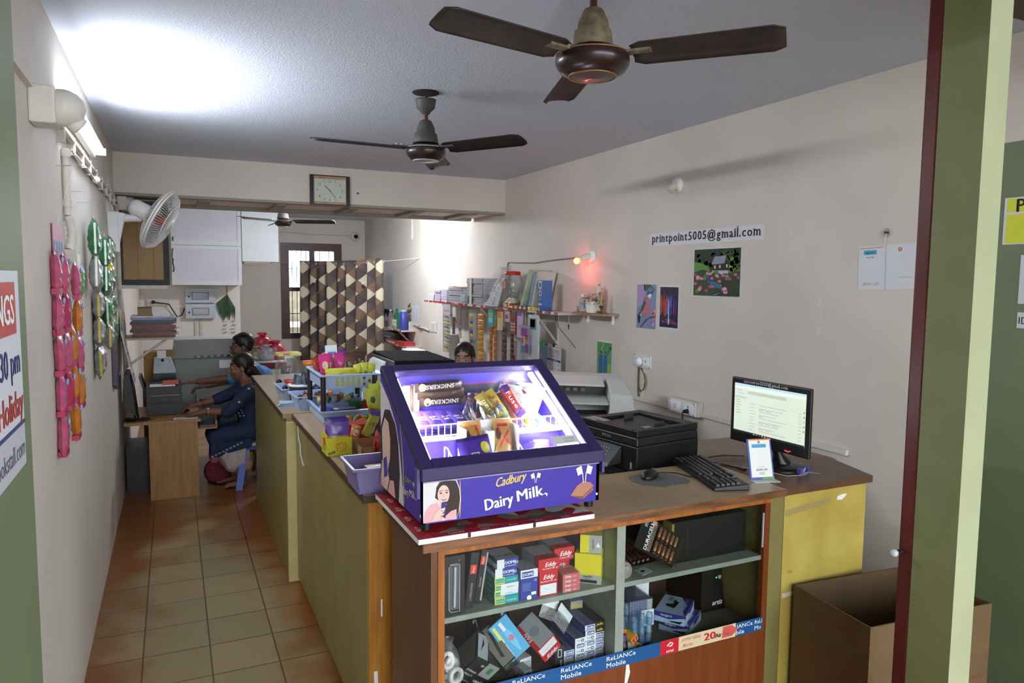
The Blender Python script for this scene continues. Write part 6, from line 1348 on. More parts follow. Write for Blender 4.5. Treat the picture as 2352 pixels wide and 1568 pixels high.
def stack(label, y0, y1, z, h, cover='#9c9aa0', spine='#d4d2dc', x0=2.945, x1=3.14, bands=(), name='book_stack'):
    t = thing(name, label, 'books', ((x0+x1)/2, (y0+y1)/2, z))
    n = max(1, round(h/.03)); hh = h/n; rnd = random.Random(int(y0*100+z*1000))
    for k in range(n):
        dx, dy = rnd.uniform(-.006,.006), rnd.uniform(-.008,.008)
        b = carton((x1-x0-.012, y1-y0-.016, hh*.94), flat(cover,.6), {'L': mat(cover,.6,var=.06,scale=30,stretch=(1,1,10)), 'F': mat(spine,.7,var=.06,scale=40,stretch=(1,1,14)), 'K': flat(spine,.7)}, [('F',('r',0,0,.06,1,flat(cover,.6)))]+[(f, q) for f, q in bands if k == 0])
        b.v = [(v[0]+dx, v[1]+dy, v[2]+hh*k) for v in b.v]; b.make('book', t)
    return t
stack('tall grey paper bundle with a strap, on the long shelf left of the clear bag', 7.02, 7.48, ZS, .285)
stack('grey notebook bundle under an orange sheet in the middle of the long shelf', 7.60, 8.05, ZS, .175)
b = B(); b.hexa([(2.95,7.58,0),(3.13,7.58,0),(3.13,8.05,0),(2.95,8.05,0)],[(2.95,7.58,.006),(3.13,7.58,.006),(3.13,8.05,.006),(2.95,8.05,.006)],flat('#e08a6a',.5)); b.bb(2.95,3.0,7.9,8.0,.0061,.012,flat('#d9d26a',.5)); tag(b.make('orange_folder', None, (0,0,ZS+.178)), 'thin orange folder lying on the grey notebook bundle', 'folder')
stack('white ruled paper bundle third from the window end of the shelf', 8.10, 8.32, ZS, .150, '#c4bcd0', '#d8d6e2')
stack('low white bundle leaning in front of the grey notebooks', 7.44, 7.60, ZS, .105, '#a8b0b0', '#c4cccb', 2.92, 3.02)
stack('white and lilac paper bundle second from the window end of the shelf', 8.34, 8.56, ZS, .135, '#b8b0c4', '#d4d2e0')
stack('lowest white paper bundle at the window end of the shelf', 8.58, 8.80, ZS, .085, '#c8c6d0', '#d8d6e2')
stack('short dark banded file pile beneath the strapped bundle edge', 6.88, 7.0, ZS, .12, '#6f7a70', '#b9c0c0')
b = B(); b.bb(2.940,2.9425,7.30,7.36,0,.288,flat('#cfc8b4',.6)); b.bb(2.94,3.145,7.30,7.36,.2881,.2905,flat('#cfc8b4',.6)); tag(b.make('paper_strap', None, (0,0,ZS)), 'cream paper strap around the tall grey bundle', 'strap')
# clear bag with printed cardboard
t = thing('plastic_bag', 'large clear bag of printed cardboard standing beside the tall jar', 'bag', (2.96, 6.75, ZS), 0)
b = B(); b.hexa([(-.02,-.16,0),(.10,-.16,0),(.10,.24,0),(-.02,.24,0)],[(.08,-.19,.33),(.10,-.19,.33),(.10,.02,.33),(.08,.02,.33)],mat('#a8978a',.6)); b.hexa([(-.035,-.17,0),(-.021,-.17,0),(-.021,.16,0),(-.035,.16,0)],[(.045,-.18,.30),(.055,-.18,.30),(.055,-.02,.24),(.045,-.02,.24)],mat('#c9ccd2',.5))
for k in range(4): b.text('0', (-.024+.02*k+.0-.006,-.10-.0*k,.08+.055*k), UW, Vector((.24,0,1)), .04, INK, 'C', lift=.004)
b.text('BTS', (.018,.03,.17), UW, Vector((.24,0,1)), .05, flat('#3a3f4a'), 'C', lift=.01); b.text('AS', (-.02,-.06,.035), UW, Vector((.24,0,1)), .05, flat('#3a4a5a'), 'C', lift=.006)
b.make('printed_card', t)
b = B(); b.hexa([(-.05,-.21,0),(.125,-.21,0),(.125,.26,0),(-.05,.26,0)],[(.045,-.215,.345),(.105,-.215,.345),(.105,.05,.345),(.045,.05,.345)],clear('bag_clear2', '#ffffff', .16, .04)); b.hexa([(.05,-.20,.3452),(.10,-.20,.3452),(.10,.04,.3452),(.05,.04,.3452)],[(.06,-.235,.40),(.09,-.235,.42),(.09,.0,.385),(.06,.0,.40)],clear('bag_clear2', '#ffffff', .16, .04)); b.make('bag_film', t)
t = thing('plastic_jar', 'tall clear plastic jar with a red lid on the long shelf', 'jar', (3.0, 6.38, ZS))
JAR = clear('jar_plastic', '#f6f8f8', .14, .05)
b = B(); b.lathe([(.085,0),(.10,.01),(.10,.05),(.096,.06),(.10,.07),(.10,.10),(.096,.11),(.10,.12),(.10,.15),(.096,.16),(.10,.18),(.105,.24),(.095,.29),(.07,.32),(.068,.325)], JAR, 24); b.make('jar_body', t)
b = B(); b.lathe([(.075,.318),(.078,.322),(.078,.352),(.001,.356)], flat('#c8342c',.4), 24); b.make('jar_lid', t)
b = B(); b.bb(-.101,-.099,-.05,.05,.19,.26,flat('#d88a7a',.5)); b.make('paper_label', t)
b = B(); b.lathe([(.09,.01),(.09,.04),(.05,.09),(.001,.10)], mat('#d8d6b0',.6,var=.1), 16); co = b.make('contents', t); co['kind'] = 'stuff'
b = B(); b.lathe([(.035,0),(.04,.06),(.04,.17),(.001,.18)], JAR, 14); b.lathe([(.042,.17),(.042,.185),(.001,.187)], flat('#c8342c',.4), 14); tag(b.make('plastic_jar', None, (3.07,6.18,ZS)), 'small clear jar with a red lid behind the tall jar', 'jar')
def slab(name, label, cat, y, x0, x1, th, h, lean, base, draw=None, dz=0):
    b = B(); b.hexa([(x0,0,0),(x1,0,0),(x1,th,0),(x0,th,0)],[(x0,-lean*h,h),(x1,-lean*h,h),(x1,th-lean*h,h),(x0,th-lean*h,h)],base)
    if draw: draw(b)
    return tag(b.make(name, None, (0, y, ZS+dz)), label, cat)
slab('wrapped_book', 'large pale green wrapped album leaning right of the jars', 'album', 6.03, 2.93, 3.14, .035, .33, .55, mat('#a9b88a',.18,var=.3,scale=6,hex2='#cfd8cc',coat=.5), dz=.034)
for k in range(3): slab('exercise_book', ['pale blue exercise book right behind the green album','grey blue exercise book between two others beside the blue kit box','white edged exercise book nearest the wall end of the leaning row'][k], 'book', 5.935-.032*k, 2.96, 3.14, .024, .29+.01*k, .38, mat(['#a8bccb','#9fb0c4','#c4ccc4'][k],.5), dz=.034)
b = carton((.10,.075,.235), flat('#3a6aa8',.4), None, [('L',('p',[(.1,.75),(.5,.66),(.9,.75),(.9,.97),(.1,.97)],DWHITE)),('L',('p',[(.2,.78),(.5,.71),(.8,.78),(.8,.92),(.2,.92)],flat('#2f7a5a'))),('L',('c',.5,.52,.026,DWHITE)),('L',('c',.5,.52,.018,flat('#8a5a48'))),('L',('t','KIT',.5,.3,.06,WHITE)),('L',('r',.1,.08,.9,.14,DWHITE))])
tag(b.make('kit_box', None, (2.98, 5.66, ZS+.034)), 'upright blue box with white shields at the end of the leaning books', 'box')
for k, (y, c, w) in enumerate(((6.16,'#2f7a4a',.20),(5.97,'#4a4a8a',.18),(5.79,'#d9c83a',.16),(6.30,'#c83a3a',.14),(5.66,'#3a5aa0',.09))):
    cbox('crayon_box', ['green crayon box in the flat row under the album','dark blue crayon box in the flat row','yellow crayon box in the flat row below the blue kit box','red packet thrown across the crayon boxes','blue crayon box at the right end of the flat row'][k], 'crayons', 2.965, y-w/2, ZS+(.0 if k != 3 else .017*0), .12, w*.92, .033 if k != 3 else .05, flat(c,.4), [('L',('r',.05,.2,.35,.8,DWHITE)),('L',('r',.6,.1,.9,.9,flat('#d9c83a',.4))),('L',('r',.4,.3,.55,.7,REDB))], 0)
# things hanging under the shelf edge: strips of sachets and cards
def strip(name, label, y, ztop, n, w, h, t, mats, cat='packets', x=2.915, header=None, texts=(), sub=(5, 6), rz=-PI/2, tw=0.0, flat_=.55):
    th_ = thing(name, label, cat, (x, y, ztop), (0, 0, rz))
    b = B(); b.tube([(0,0,max(.03,1.586-ztop) if x > 2 else .03),(0,0,.0)], .0015, flat('#cfcfcf'), 4); b.make('hanging_thread', th_)
    protos = {}
    for k in range(n):
        mm = mats[k % len(mats)]
        if id(mm) not in protos:
            o = pillow(w, h*1.12, t*flat_, mm, [], .035, .10, k, sub=sub, texts=texts).make('sachet', th_, (0, 0, -h*(k+.5)), (0, tw*math.sin(k*2.1), 0)); protos[id(mm)] = o
        else: dup(protos[id(mm)], th_, (0, 0, -h*(k+.5)), (0, tw*math.sin(k*2.1), 0))
    if header:
        b = B(); b.bb(-header[0]/2,header[0]/2,-.002,.002,0,header[1],flat(header[2],.4))
        if len(header) > 3: b.text(header[3], (0,-.002,header[1]*.4), (1,0,0), (0,0,1), header[1]*.25, RED, 'C', width=header[0]*.7)
        b.make('header_card', th_)
    return th_
G = [wrap_mat('#9aa8b4',.3), wrap_mat('#b4a8ac',.3), wrap_mat('#a8b49c',.3)]
gs = strip('sachet_strip', 'hanging strip of small clear sachets with red and yellow, at the window end', 8.02, 1.462, 11, .26, .040, .02, G, header=(.26,.12,'#b8b8bc','fresh'))
for k in range(11):
    b = B(); b.bb(-.05,.06,-.014,-.011,-.006,.006,flat(['#c83a4a','#a8c83a','#d8d23a'][k % 3],.4)); b.make('coloured_stripe', gs, (.02,0,-.04*(k+.5)), (0,.1,0))
strip('sachet_strip', 'hanging strip of orange toy packets, leftmost of the orange ones', 6.98, 1.515, 9, .17, .056, .035, [wrap_mat('#c8842c',.3), wrap_mat('#c89a3a',.3)], texts=[('oo',.0,.0,.018,flat('#d8d8e0'))], tw=.12)
strip('sachet_strip', 'hanging strip of yellow and blue twisted packets left of the orange ones', 7.24, 1.50, 10, .09, .052, .03, [wrap_mat('#c9b23a',.3), wrap_mat('#3a6a9a',.3)], tw=.4)
strip('sachet_strip', 'narrow hanging strip of deep orange packets, middle of three', 6.70, 1.47, 8, .075, .062, .03, [wrap_mat('#b8651c',.3)], tw=.2)
strip('sachet_strip', 'narrow hanging strip of deep orange packets, right one', 6.60, 1.45, 8, .06, .062, .03, [wrap_mat('#c4761f',.3)], tw=.3)
strip('sachet_strip', 'hanging strip of dark brown coffee sachets, left one', 6.38, 1.42, 9, .12, .052, .025, [wrap_mat('#4a3028',.3), wrap_mat('#5a3a30',.3)], tw=.2)
strip('sachet_strip', 'hanging strip of dark brown coffee sachets, right one', 6.20, 1.44, 9, .075, .052, .025, [wrap_mat('#4a2c24',.3)], tw=.2)
strip('sachet_strip', 'dark hanging strip of hair clips beside the clear sachets', 7.78, 1.44, 8, .09, .05, .02, [wrap_mat('#3a3a3c',.4)])
def hangcard(label, y, z, w, h, base, draw=None, x=2.905, rot=0, cat='pouch', name='hanging_pouch'):
    b = B(); b.bb(-.006,.006,-w/2,w/2,-h,0,base if not isinstance(base,str) else flat(base,.4))
    b.tube([(0,0,0),(.0,0,max(.012,1.586-z))], .0012, flat('#d0d0d0'), 4)
    if draw: draw(b, w, h)
    return tag(b.make(name, None, (x, y, z), (rot,0,0)), label, cat)
def hp(b, y0, y1, z0, z1, m): b.bb(-.0075,-.0062,-y1,-y0,z0,z1,m if not isinstance(m,str) else flat(m,.4))
hangcard('teal sachet with a yellow badge hanging from the shelf edge', 6.68, 1.575, .125, .17, '#2fa8b0', lambda b,w,h: (hp(b,-.04,.04,-.07,-.03,'#c8c83a'), hp(b,-.05,.05,-.13,-.08,'#8fd0d4'), b.text('PH',(-.0078,0,-.05),UW,VW,.02,INK)), rot=.03)
hangcard('orange topped white sachet hanging right of the teal one', 6.46, 1.565, .11, .18, '#d8c8a0', lambda b,w,h: (hp(b,-.055,.055,-.06,0,'#d88a3a'), hp(b,-.04,.03,-.13,-.07,'#c8c87a'), hp(b,.0,.05,-.17,-.13,'#d8b0a0')))
hangcard('small white and red sachet with crumpled foil', 6.29, 1.575, .08, .10, '#d0b8b8', lambda b,w,h: hp(b,-.03,.03,-.07,-.03,'#a84a4a'))
hangcard('dark red card of green buttons hanging in the middle', 6.15, 1.555, .10, .19, '#8a3a3a', lambda b,w,h: [hp(b,-.04+.05*(i % 2),-.005+.05*(i % 2),-.10-.03*(i//2),-.08-.03*(i//2),['#8fd0b0','#d8a8a8'][i % 2]) for i in range(6)])
hangcard('pink floral pouch hanging beside the dark red card', 6.01, 1.575, .10, .23, '#c8b0c8', lambda b,w,h: (hp(b,-.03,.04,-.16,-.11,'#d090b0'), hp(b,-.05,.05,-.03,0,'#6a6ab0')))
hangcard('purple and green toy packet hanging near the bracket', 5.87, 1.47, .17, .27, clear('toy_bag', '#ffffff', .15, .3, '#b8b0c0'), lambda b,w,h: (hp(b,-.07,.05,-.10,-.03,'#8a3a9a'), hp(b,-.06,-.02,-.17,-.12,'#a83a6a'), hp(b,-.02,.01,-.18,-.12,'#b8c04a'), hp(b,-.06,.01,-.25,-.19,'#3a7a8a'), hp(b,.02,.075,-.25,-.17,'#7a2a8a'), hp(b,.02,.07,-.13,-.09,'#c83a3a')), x=2.89)
hangcard('white card with a green framed print hanging behind the toy packet', 5.78, 1.565, .20, .42, '#cfcfd4', lambda b,w,h: (hp(b,-.07,.06,-.13,-.03,'#5a8a7a'), hp(b,-.05,.04,-.11,-.04,'#c8d0d0')), x=2.93)
hangcard('small clear packet with a red round tag near the coffee strips', 6.17, 1.30, .08, .25, clear('tag_bag', '#ffffff', .15, .25, '#8a8a90'), lambda b,w,h: hp(b,-.03,.02,-.2,-.14,'#c83a4a'), x=2.93)
hangcard('grey blue blister card hanging at the right of the coffee strips', 6.05, 1.565, .05, .56, '#9aa4b4', None, x=2.95)
hangcard('clear tube packet of pink and yellow pens hanging under the shelf', 7.55, 1.46, .07, .24, clear('pen_bag', '#ffffff', .15, .25, '#b0b8a8'), lambda b,w,h: (hp(b,-.02,.02,-.10,-.02,'#b83a8a'), hp(b,-.02,.02,-.16,-.12,'#a83a7a'), hp(b,-.025,.025,-.23,-.17,'#b8c05a')))
hangcard('grey paper sleeve hanging behind the pink pens', 7.35, 1.55, .22, .32, '#a8a6a8', None, x=2.98)
hangcard('white plastic holder with slots hanging by the clear sachet strip', 7.72, 1.56, .09, .11, '#d4d4d0', None, x=2.9)
t = thing('cup_stack', 'upright stack of pale paper cups below the shelf', 'cups', (2.9, 7.72, 0.92), 0)
for k in range(9):
    b = B(); b.lathe([(.05,0),(.062,.10),(.064,.10),(.064,.104)], mat('#c4c2c0',.5), 16); b.make('paper_cup', t, (0,0,.028*k))
b = B(); b.bb(2.70,3.13,5.9,8.6,.86,.92,mat('#a8a098',.5)); 
for y in (5.95, 8.5): b.bb(2.75,2.8,y,y+.05,0,.86,mat('#6a5a4a',.5))
tag(b.make('wall_bench'), 'narrow bench along the right wall under the hanging strips', 'bench')
hangcard('pale blank paper sheet hanging low behind the coffee strips', 5.98, 1.28, .42, .36, '#aaa9b0', None, x=3.1585, name='paper_sheet', cat='paper')
# ================================================================ SWEETS ON THE LONG COUNTER
ZT = 1.0503
LIL = mat('#8a80b0', .35, var=.03, scale=8); SKY = mat('#a9bde0', .35, var=.03, scale=8)
def tray(name, label, cat, x, y, z, w, d, h, m, t=.004, flare=.018, holes=0, rim=.012, rot=0.0):
    """open plastic tray, bottom centre at x,y,z"""
    o = thing(name, label, cat, (x, y, z), rot)
    b = B(); a, c = w/2-flare, d/2-flare; A, Cc = w/2, d/2
    b.bb(-a,a,-c,c,0,t,m)
    def wall(p, q, P_, Q_):
        n = Vector((q[1]-p[1], p[0]-q[0], 0)).normalized()*t
        b.hexa([(p[0],p[1],t),(q[0],q[1],t),(q[0]-n.x,q[1]-n.y,t),(p[0]-n.x,p[1]-n.y,t)],[(P_[0],P_[1],h),(Q_[0],Q_[1],h),(Q_[0]-n.x,Q_[1]-n.y,h),(P_[0]-n.x,P_[1]-n.y,h)],m)
    wall((-a,-c),(a,-c),(-A,-Cc),(A,-Cc)); wall((a,-c),(a,c),(A,-Cc),(A,Cc)); wall((a,c),(-a,c),(A,Cc),(-A,Cc)); wall((-a,c),(-a,-c),(-A,Cc),(-A,-Cc))
    b.make('tray_body', o)
    b = B(); k = rim
    for q in ((-A-k,A+k,-Cc-k,-Cc+.002),(-A-k,A+k,Cc-.002,Cc+k),(-A-k,-A+.002,-Cc+.0021,Cc-.0021),(A-.002,A+k,-Cc+.0021,Cc-.0021)): b.bb(q[0],q[1],q[2],q[3],h-.006,h+.004,m)
    b.make('rim', o, bevel=.003)
    if holes:
        b = B(); hm = flat('#56607e',.6)
        for r in range(3):
            for i in range(holes):
                xx = -w*.30+w*.62*i/(holes-1); zz = h*(.25+.24*r); yy = -(c+flare*zz/h)-.0006
                b.add([(xx+.010*math.cos(q*PI/5), yy-.0002*(zz*0)+flare/h*0, zz+.010*math.sin(q*PI/5)) for q in range(10)], [tuple(range(10))], hm)
        b.make('vent_holes', o)['kind'] = 'stuff'
    return o
tray('plastic_tray', 'lilac plastic tray at the near corner of the long counter', 'tray', .785, 2.80, ZT, .35, .225, .10, LIL)
cbox('snack_carton', 'orange carton with a round green emblem lying in the lilac tray', 'carton', .80, 2.785, ZT+.0045, .24, .05, .075, flat('#b8502c',.4), [('F',('r',0,0,.34,1,flat('#d9cdb8',.5))),('F',('c',.22,.45,.03,flat('#2f6a4a',.4))),('F',('c',.22,.45,.016,flat('#cfd8c8',.4))),('T',('r',0,0,.34,1,flat('#d9cdb8',.5))),('T',('c',.20,.5,.02,flat('#2f6a4a',.4))),('T',('c',.20,.5,.010,flat('#cfd8c8',.4)))], .05)
cbox('snack_carton', 'brown card divider standing at the back of the lilac tray', 'carton', .87, 2.85, ZT+.0045, .12, .03, .085, mat('#b8763a',.6), (), -.3)
t = thing('sweet_carton', 'yellow lollipop carton with a flower emblem, filled with biscuit packs', 'carton', (.689, 3.352, ZT))
CY_ = flat('#d8cf2c',.4)
b = B()
b.bb(-.058,.058,0,.002,0,.085,CY_); b.bb(-.058,.058,.128,.13,0,.085,CY_); b.bb(-.058,-.056,.0021,.1279,0,.100,CY_); b.bb(.056,.058,.0021,.1279,0,.085,CY_); b.bb(-.056,.056,.0021,.1279,0,.002,CY_)
EMB = [(.008+(.026+.004*math.cos(8*a))*math.cos(a), .040+(.022+.004*math.cos(8*a))*math.sin(a)) for a in [2*PI*k/48 for k in range(48)]]
b.poly((0,-.0003,0), (1,0,0), (0,0,1), EMB, flat('#d8602c',.4), .0002); b.poly((0,-.0003,0), (1,0,0), (0,0,1), [(.008+(x-.008)*.85,.040+(z-.040)*.85) for x,z in EMB], CY_, .0006)
b.text('Chupa', (.008,-.0008,.034), (-1,0,0), (0,0,-1), .012, flat('#c8402c'), 'C', lift=.0008); b.text('Chups', (.008,-.0008,.049), (-1,0,0), (0,0,-1), .012, flat('#c8402c'), 'C', lift=.0008)
b.text('JUICY', (.0,-.0008,.074), (1,0,0), (0,0,1), .010, flat('#d8802c'), 'C'); b.poly((-.05,-.0006,.006), (1,0,0), (0,0,1), [(0,0),(.03,.008),(.028,.018),(-.002,.010)], INK, .0003); b.text('ZERO', (-.036,-.001,.015), (1,0,.27), (-.27,0,1), .007, WHITE)
b.poly((-.0585,.02,.03), (0,-1,0), (0,0,1), [(0,0),(-.03,.02),(-.06,.0),(-.08,.04),(-.03,.05)], flat('#c8502c',.4), .0004); b.poly((-.0585,.02,.03), (0,-1,0), (0,0,1), [(-.02,-.015),(-.08,-.01),(-.07,.0),(-.03,-.005)], flat('#6aa83a',.4), .0005)
b.make('carton_body', t)
for k in range(5):
    b = pillow(.10, .13, .016, wrap_mat('#7a58b0',.3), [(.0,.45,wrap_mat('#d8b83a',.3)),(.9,1,wrap_mat('#4a3290',.3))], .05, .2, k, texts=[('MALKIST',-.05,-.02,.010,INK,0,.05)] if k == 0 else [], blobs=[(.25,-.22,.2,.12,flat('#d8a85a',.4)),(-.28,-.2,.09,.07,flat('#c83a3a',.4))] if k == 0 else [])
    o = b.make('biscuit_packet', None, (.69, 3.375+.018*k, ZT+.100), (math.radians(-8),0,.03*(k-2))); tag(o, 'purple and yellow biscuit packet standing in the yellow carton', 'biscuits', 'biscuit packets in the yellow carton')
# open boxes of bars behind
tray('bar_tray', 'low brown card tray of red wafer bars beside the yellow carton', 'carton', .85, 3.36, ZT, .16, .20, .045, mat('#a88a5c',.6), .003, .0, 0, .0001)
for k in range(4):
    b = bar(.15, .055, .024, wrap_mat('#b8282c',.3), [('KITKAT',.0,0,.018,WHITE,-PI/2,.08)] if k > 1 else [], seed=k)
    tag(b.make('wafer_bar', None, (.855+.004*k, 3.31+.03*(k % 2), ZT+.020+.018*k), (math.radians(-70), PI/2, .05*k)), 'red wafer bar stacked in the low brown tray', 'wafer', 'red wafer bars in the tray')
cbox('snack_carton', 'pale green and blue carton lying in front of the red bars', 'carton', .87, 3.235, ZT, .12, .06, .020, flat('#a8c890',.4), [('T',('r',.1,.1,.4,.9,flat('#d8d23a'))),('T',('r',.5,.2,.8,.8,flat('#4a6ab0')))], .1)
cbox('snack_carton', 'tall red open carton behind the orange packet', 'carton', .85, 3.62, ZT, .16, .12, .085, flat('#a8322c',.4))
b = pillow(.05,.085,.03, wrap_mat('#d8782c',.3), [(.8,1,wrap_mat('#e0a03a',.3))], seed=3, blobs=[(0,.0,.3,.2,flat('#d8d8e0'))]); tag(b.make('sweet_packet', None, (.815,3.585,ZT+.05), (math.radians(-20),math.radians(18),0)), 'orange sweet packet leaning against the red open carton', 'sweets')
for k in range(6):
    b = pillow(.035,.13,.012, wrap_mat('#b8b83a',.3) if k < 3 else wrap_mat('#5a2a50',.3), [(.85,1,wrap_mat('#4a4a9a',.3))], seed=k, texts=[('uit',0,0,.012,flat('#4a2a60'),PI/2)] if k < 3 else [])
    tag(b.make('sweet_stick', None, (.88+.016*k,3.55,ZT+.10-.004*k), (math.radians(-18),math.radians(32),0)), 'yellow lettered stick packet leaning to the right' if k < 3 else 'shiny dark purple stick packet under the yellow ones', 'sweets', 'yellow stick packets' if k < 3 else 'purple stick packets')
# two tier snack rack
t = thing('snack_rack', 'two tier sky blue basket rack on brown posts', 'rack', (.905, 4.34, ZT))
def basket(parent, z, w, d, h, nm, holes):
    b = B(); m = SKY; t_ = .004
    b.bb(-w/2+.012,w/2-.012,-d/2+.012,d/2-.012,z,z+t_,m)
    for q in ((-w/2+.006,w/2-.006,-d/2+.006,-d/2+.010),(-w/2+.006,w/2-.006,d/2-.010,d/2-.006),(-w/2+.006,-w/2+.010,-d/2+.0101,d/2-.0101),(w/2-.010,w/2-.006,-d/2+.0101,d/2-.0101)): b.bb(q[0],q[1],q[2],q[3],z,z+h,m)
    for q in ((-w/2-.012,w/2+.012,-d/2-.012,-d/2+.006),(-w/2-.012,w/2+.012,d/2-.006,d/2+.012),(-w/2-.012,-w/2+.006,-d/2+.0061,d/2-.0061),(w/2-.006,w/2+.012,-d/2+.0061,d/2-.0061)): b.bb(q[0],q[1],q[2],q[3],z+h,z+h+.010,m)
    o = b.make(nm, parent, bevel=.003)
    if holes:
        b = B(); hm = [flat('#b8b83a',.5), flat('#4a5068',.5)]
        for r in range(3):
            for i in range(8):
                xx = -w*.22+.031*i; zz = z+h*(.28+.25*r)
                b.add([(xx+.009*math.cos(q*PI/5), -d/2+.0056, zz+.009*math.sin(q*PI/5)) for q in range(10)], [tuple(range(10))], hm[(i > 4 and (i+r) % 2)])
        b.make('vent_holes', o)['kind'] = 'stuff'
    return o
basket(t, .002, .31, .48, .062, 'lower_basket', 0); basket(t, .198, .31, .46, .072, 'upper_basket', 1)
PBR = flat('#2c1f1e',.35)
for x in (-.148,.148):
    for y in (-.225,.215):
        b = B(); b.cyl((x,y,.07),(x,y,.268),.015,PBR,12); b.make('post', t)
RX, RY = .905, 4.34
def pk(label, x, y, z, w, h, th_, c, rot, texts=(), blobs=(), bands=(), group=None, seed=0, name='snack_packet', cat='snacks'):
    b = pillow(w, h, th_, wrap_mat(c,.3), bands, .06, .25, seed, texts=texts, blobs=blobs); return tag(b.make(name, None, (x,y,z), rot), label, cat, group)
zt = ZT+.205
BW = flat('#e8dcd0')
for k, (dx, dy, c, tx, lab) in enumerate(((-.095,-.06,'#c8327a','nibbles','pink biscuit pouch at the front left of the top basket'),(.0,-.02,'#b8327a','Nibbles','pink biscuit pouch second from the left in the top basket'),(.055,-.03,'#5a3a2c','nibbles','brown chocolate pouch right of the two pink ones'),(.105,-.0,'#4f3228','bibles','brown chocolate pouch at the right of the top basket'))):
    pk(lab, RX+dx, RY+dy, zt+.095, .085, .17, .045, c, (math.radians(-8),math.radians(-4+3*k),.1), [(tx,.18,-.05,.016,BW,PI/2,.08)], [(-.15,.10,.2,.14,flat('#e0d0a0'))] if k == 0 else [], seed=k)
pk('orange and red pouch peeping at the left edge of the top basket', RX-.125, RY+.06, zt+.08, .06,.14,.03,'#b8482c',(math.radians(-6),math.radians(-10),.4), [], [(0,-.15,.3,.2,flat('#d8c8b0'))])
pk('purple foil packet top right in the top basket', RX+.06, RY+.12, zt+.115, .12,.11,.03,'#6a3aa8',(math.radians(-10),.3,0))
pk('second purple foil packet behind the brown pouches', RX+.13, RY+.15, zt+.10, .08,.12,.03,'#5a3a9a',(math.radians(-10),-.2,0))
pk('green packet between the pink and brown pouches', RX-.04, RY+.10, zt+.08, .07,.12,.03,'#6a8a3a',(math.radians(-10),0,0))
pk('orange red packet at the far right back of the top basket', RX+.12, RY+.08, zt+.075, .05,.12,.03,'#c8502c',(math.radians(-10),.1,0))
pk('long yellow packet lying across the front of the top basket', RX-.03, RY-.16, zt+.075, .19,.06,.03,'#c8c23a',(math.radians(-20),0,.05))
for k in range(3): pk('yellow and green small packet at the front right of the top basket', RX+.075+.035*k, RY-.15, zt+.075+.006*(k % 2), .05,.10,.03,'#b8b83a',(math.radians(-18),math.radians(-12+10*k),0),[],[(0,-.2,.25,.15,flat('#4a7a3a'))],group='yellow green packets',seed=k)
zl = ZT+.010
cbox('snack_carton', 'purple and white carton with a barcode in the lower basket', 'carton', RX+.0, RY-.12, zl, .13,.06,.05, flat('#4a3a8a',.4), [('T',('r',0,0,1,1,flat('#d0ccd8'))),('F',('r',.45,.2,.75,.8,DWHITE)),('F',('r',.05,.2,.3,.8,DWHITE))], .06)
pk('green snack packet in the lower basket', RX+.10, RY-.02, zl+.055, .12,.07,.03,'#3f6a3a',(math.radians(-50),0,.1))
pk('red snack packet at the right of the lower basket', RX+.14, RY-.10, zl+.055, .07,.08,.03,'#b83230',(math.radians(-50),.5,0))
pk('blue white packet at the left of the lower basket', RX-.11, RY-.10, zl+.05, .08,.07,.03,'#5a6ac0',(math.radians(-50),.3,0))
for k in range(9): pk('small wrapped sweet in the back of the lower basket', RX-.10+.026*k, RY+.10+.03*(k % 3), zl+.075+.008*(k % 2), .05,.05,.025,['#b8a05a','#c8b86a','#3f6a4a','#a8b0b0','#a84a3a'][k % 5],(math.radians(-40),.4*k,0),group='sweets in the lower basket',seed=k)
# boxes in front of the rack
tray('sweet_tray', 'grey green open box of orange and green sweets before the rack', 'box', .90, 3.97, ZT, .26, .16, .045, mat('#8a8a70',.5), .003, .004, 0, .002)
for k in range(10): pk('small orange or green sweet in the grey green box', .83+.018*k, 3.96+.03*(k % 2), ZT+.036+.006*(k % 3), .045,.04,.02,['#d88a2c','#d88a2c','#8ab0a0','#d8802c','#6a9a4a'][(k*3) % 5],(math.radians(-60),.5*k,0),group='sweets in the grey green box',seed=k)
for k in range(4): pk('yellow green hanging pouch behind the purple case', .985+.022*k, 3.90+.03*k, ZT+.16+.02*(k % 2), .07,.13,.02,'#b8c03a',(math.radians(-6),math.radians(-10+8*k),0),[],[(0,0,.2,.15,flat('#4a5a2a'))],group='yellow green pouches',seed=k)
pk('glossy purple pouch below the yellow green ones', 1.0, 3.84, ZT+.06, .10,.11,.04,'#6a3a60',(math.radians(-10),.2,0))
# baskets and jars further back
tray('sweet_basket', 'middle sky blue basket of wrapped toffees on the counter', 'basket', .80, 4.72, ZT, .24, .26, .085, SKY, rot=.05)
for k in range(8): pk('small orange or dark toffee in the middle blue basket', .73+.025*k, 4.64+.04*(k % 3), ZT+.075+.006*(k % 2), .05,.045,.022,['#c86a3a','#5a3a34','#b8b8c0','#d8783a'][k % 4],(math.radians(-50),.7*k,0),group='toffees in the middle basket',seed=k)
b = B(); b.sphere((0,0,0),.018,flat('#1f1a2a',.15),14,9); tag(b.make('ball', None, (.705,4.60,ZT+.083)), 'glossy dark ball in the middle blue basket', 'ball')
tray('sweet_basket', 'far sky blue basket at the back of the counter', 'basket', .75, 5.10, ZT, .22, .30, .085, SKY, rot=.05)
for k, (x, y) in enumerate(((.668,5.0),(.672,5.32))):
    b = B(); b.sphere((0,0,0),.02,flat('#1f1a2a',.15),14,9); tag(b.make('ball', None, (x,y,ZT+.085)), ['nearer glossy dark ball in the far blue basket','farther glossy dark ball at the back of the far basket'][k], 'ball')
t = thing('sachet_tub', 'dark brown tub full of silver grey sachets with a white rim', 'tub', (.765, 4.93, ZT))
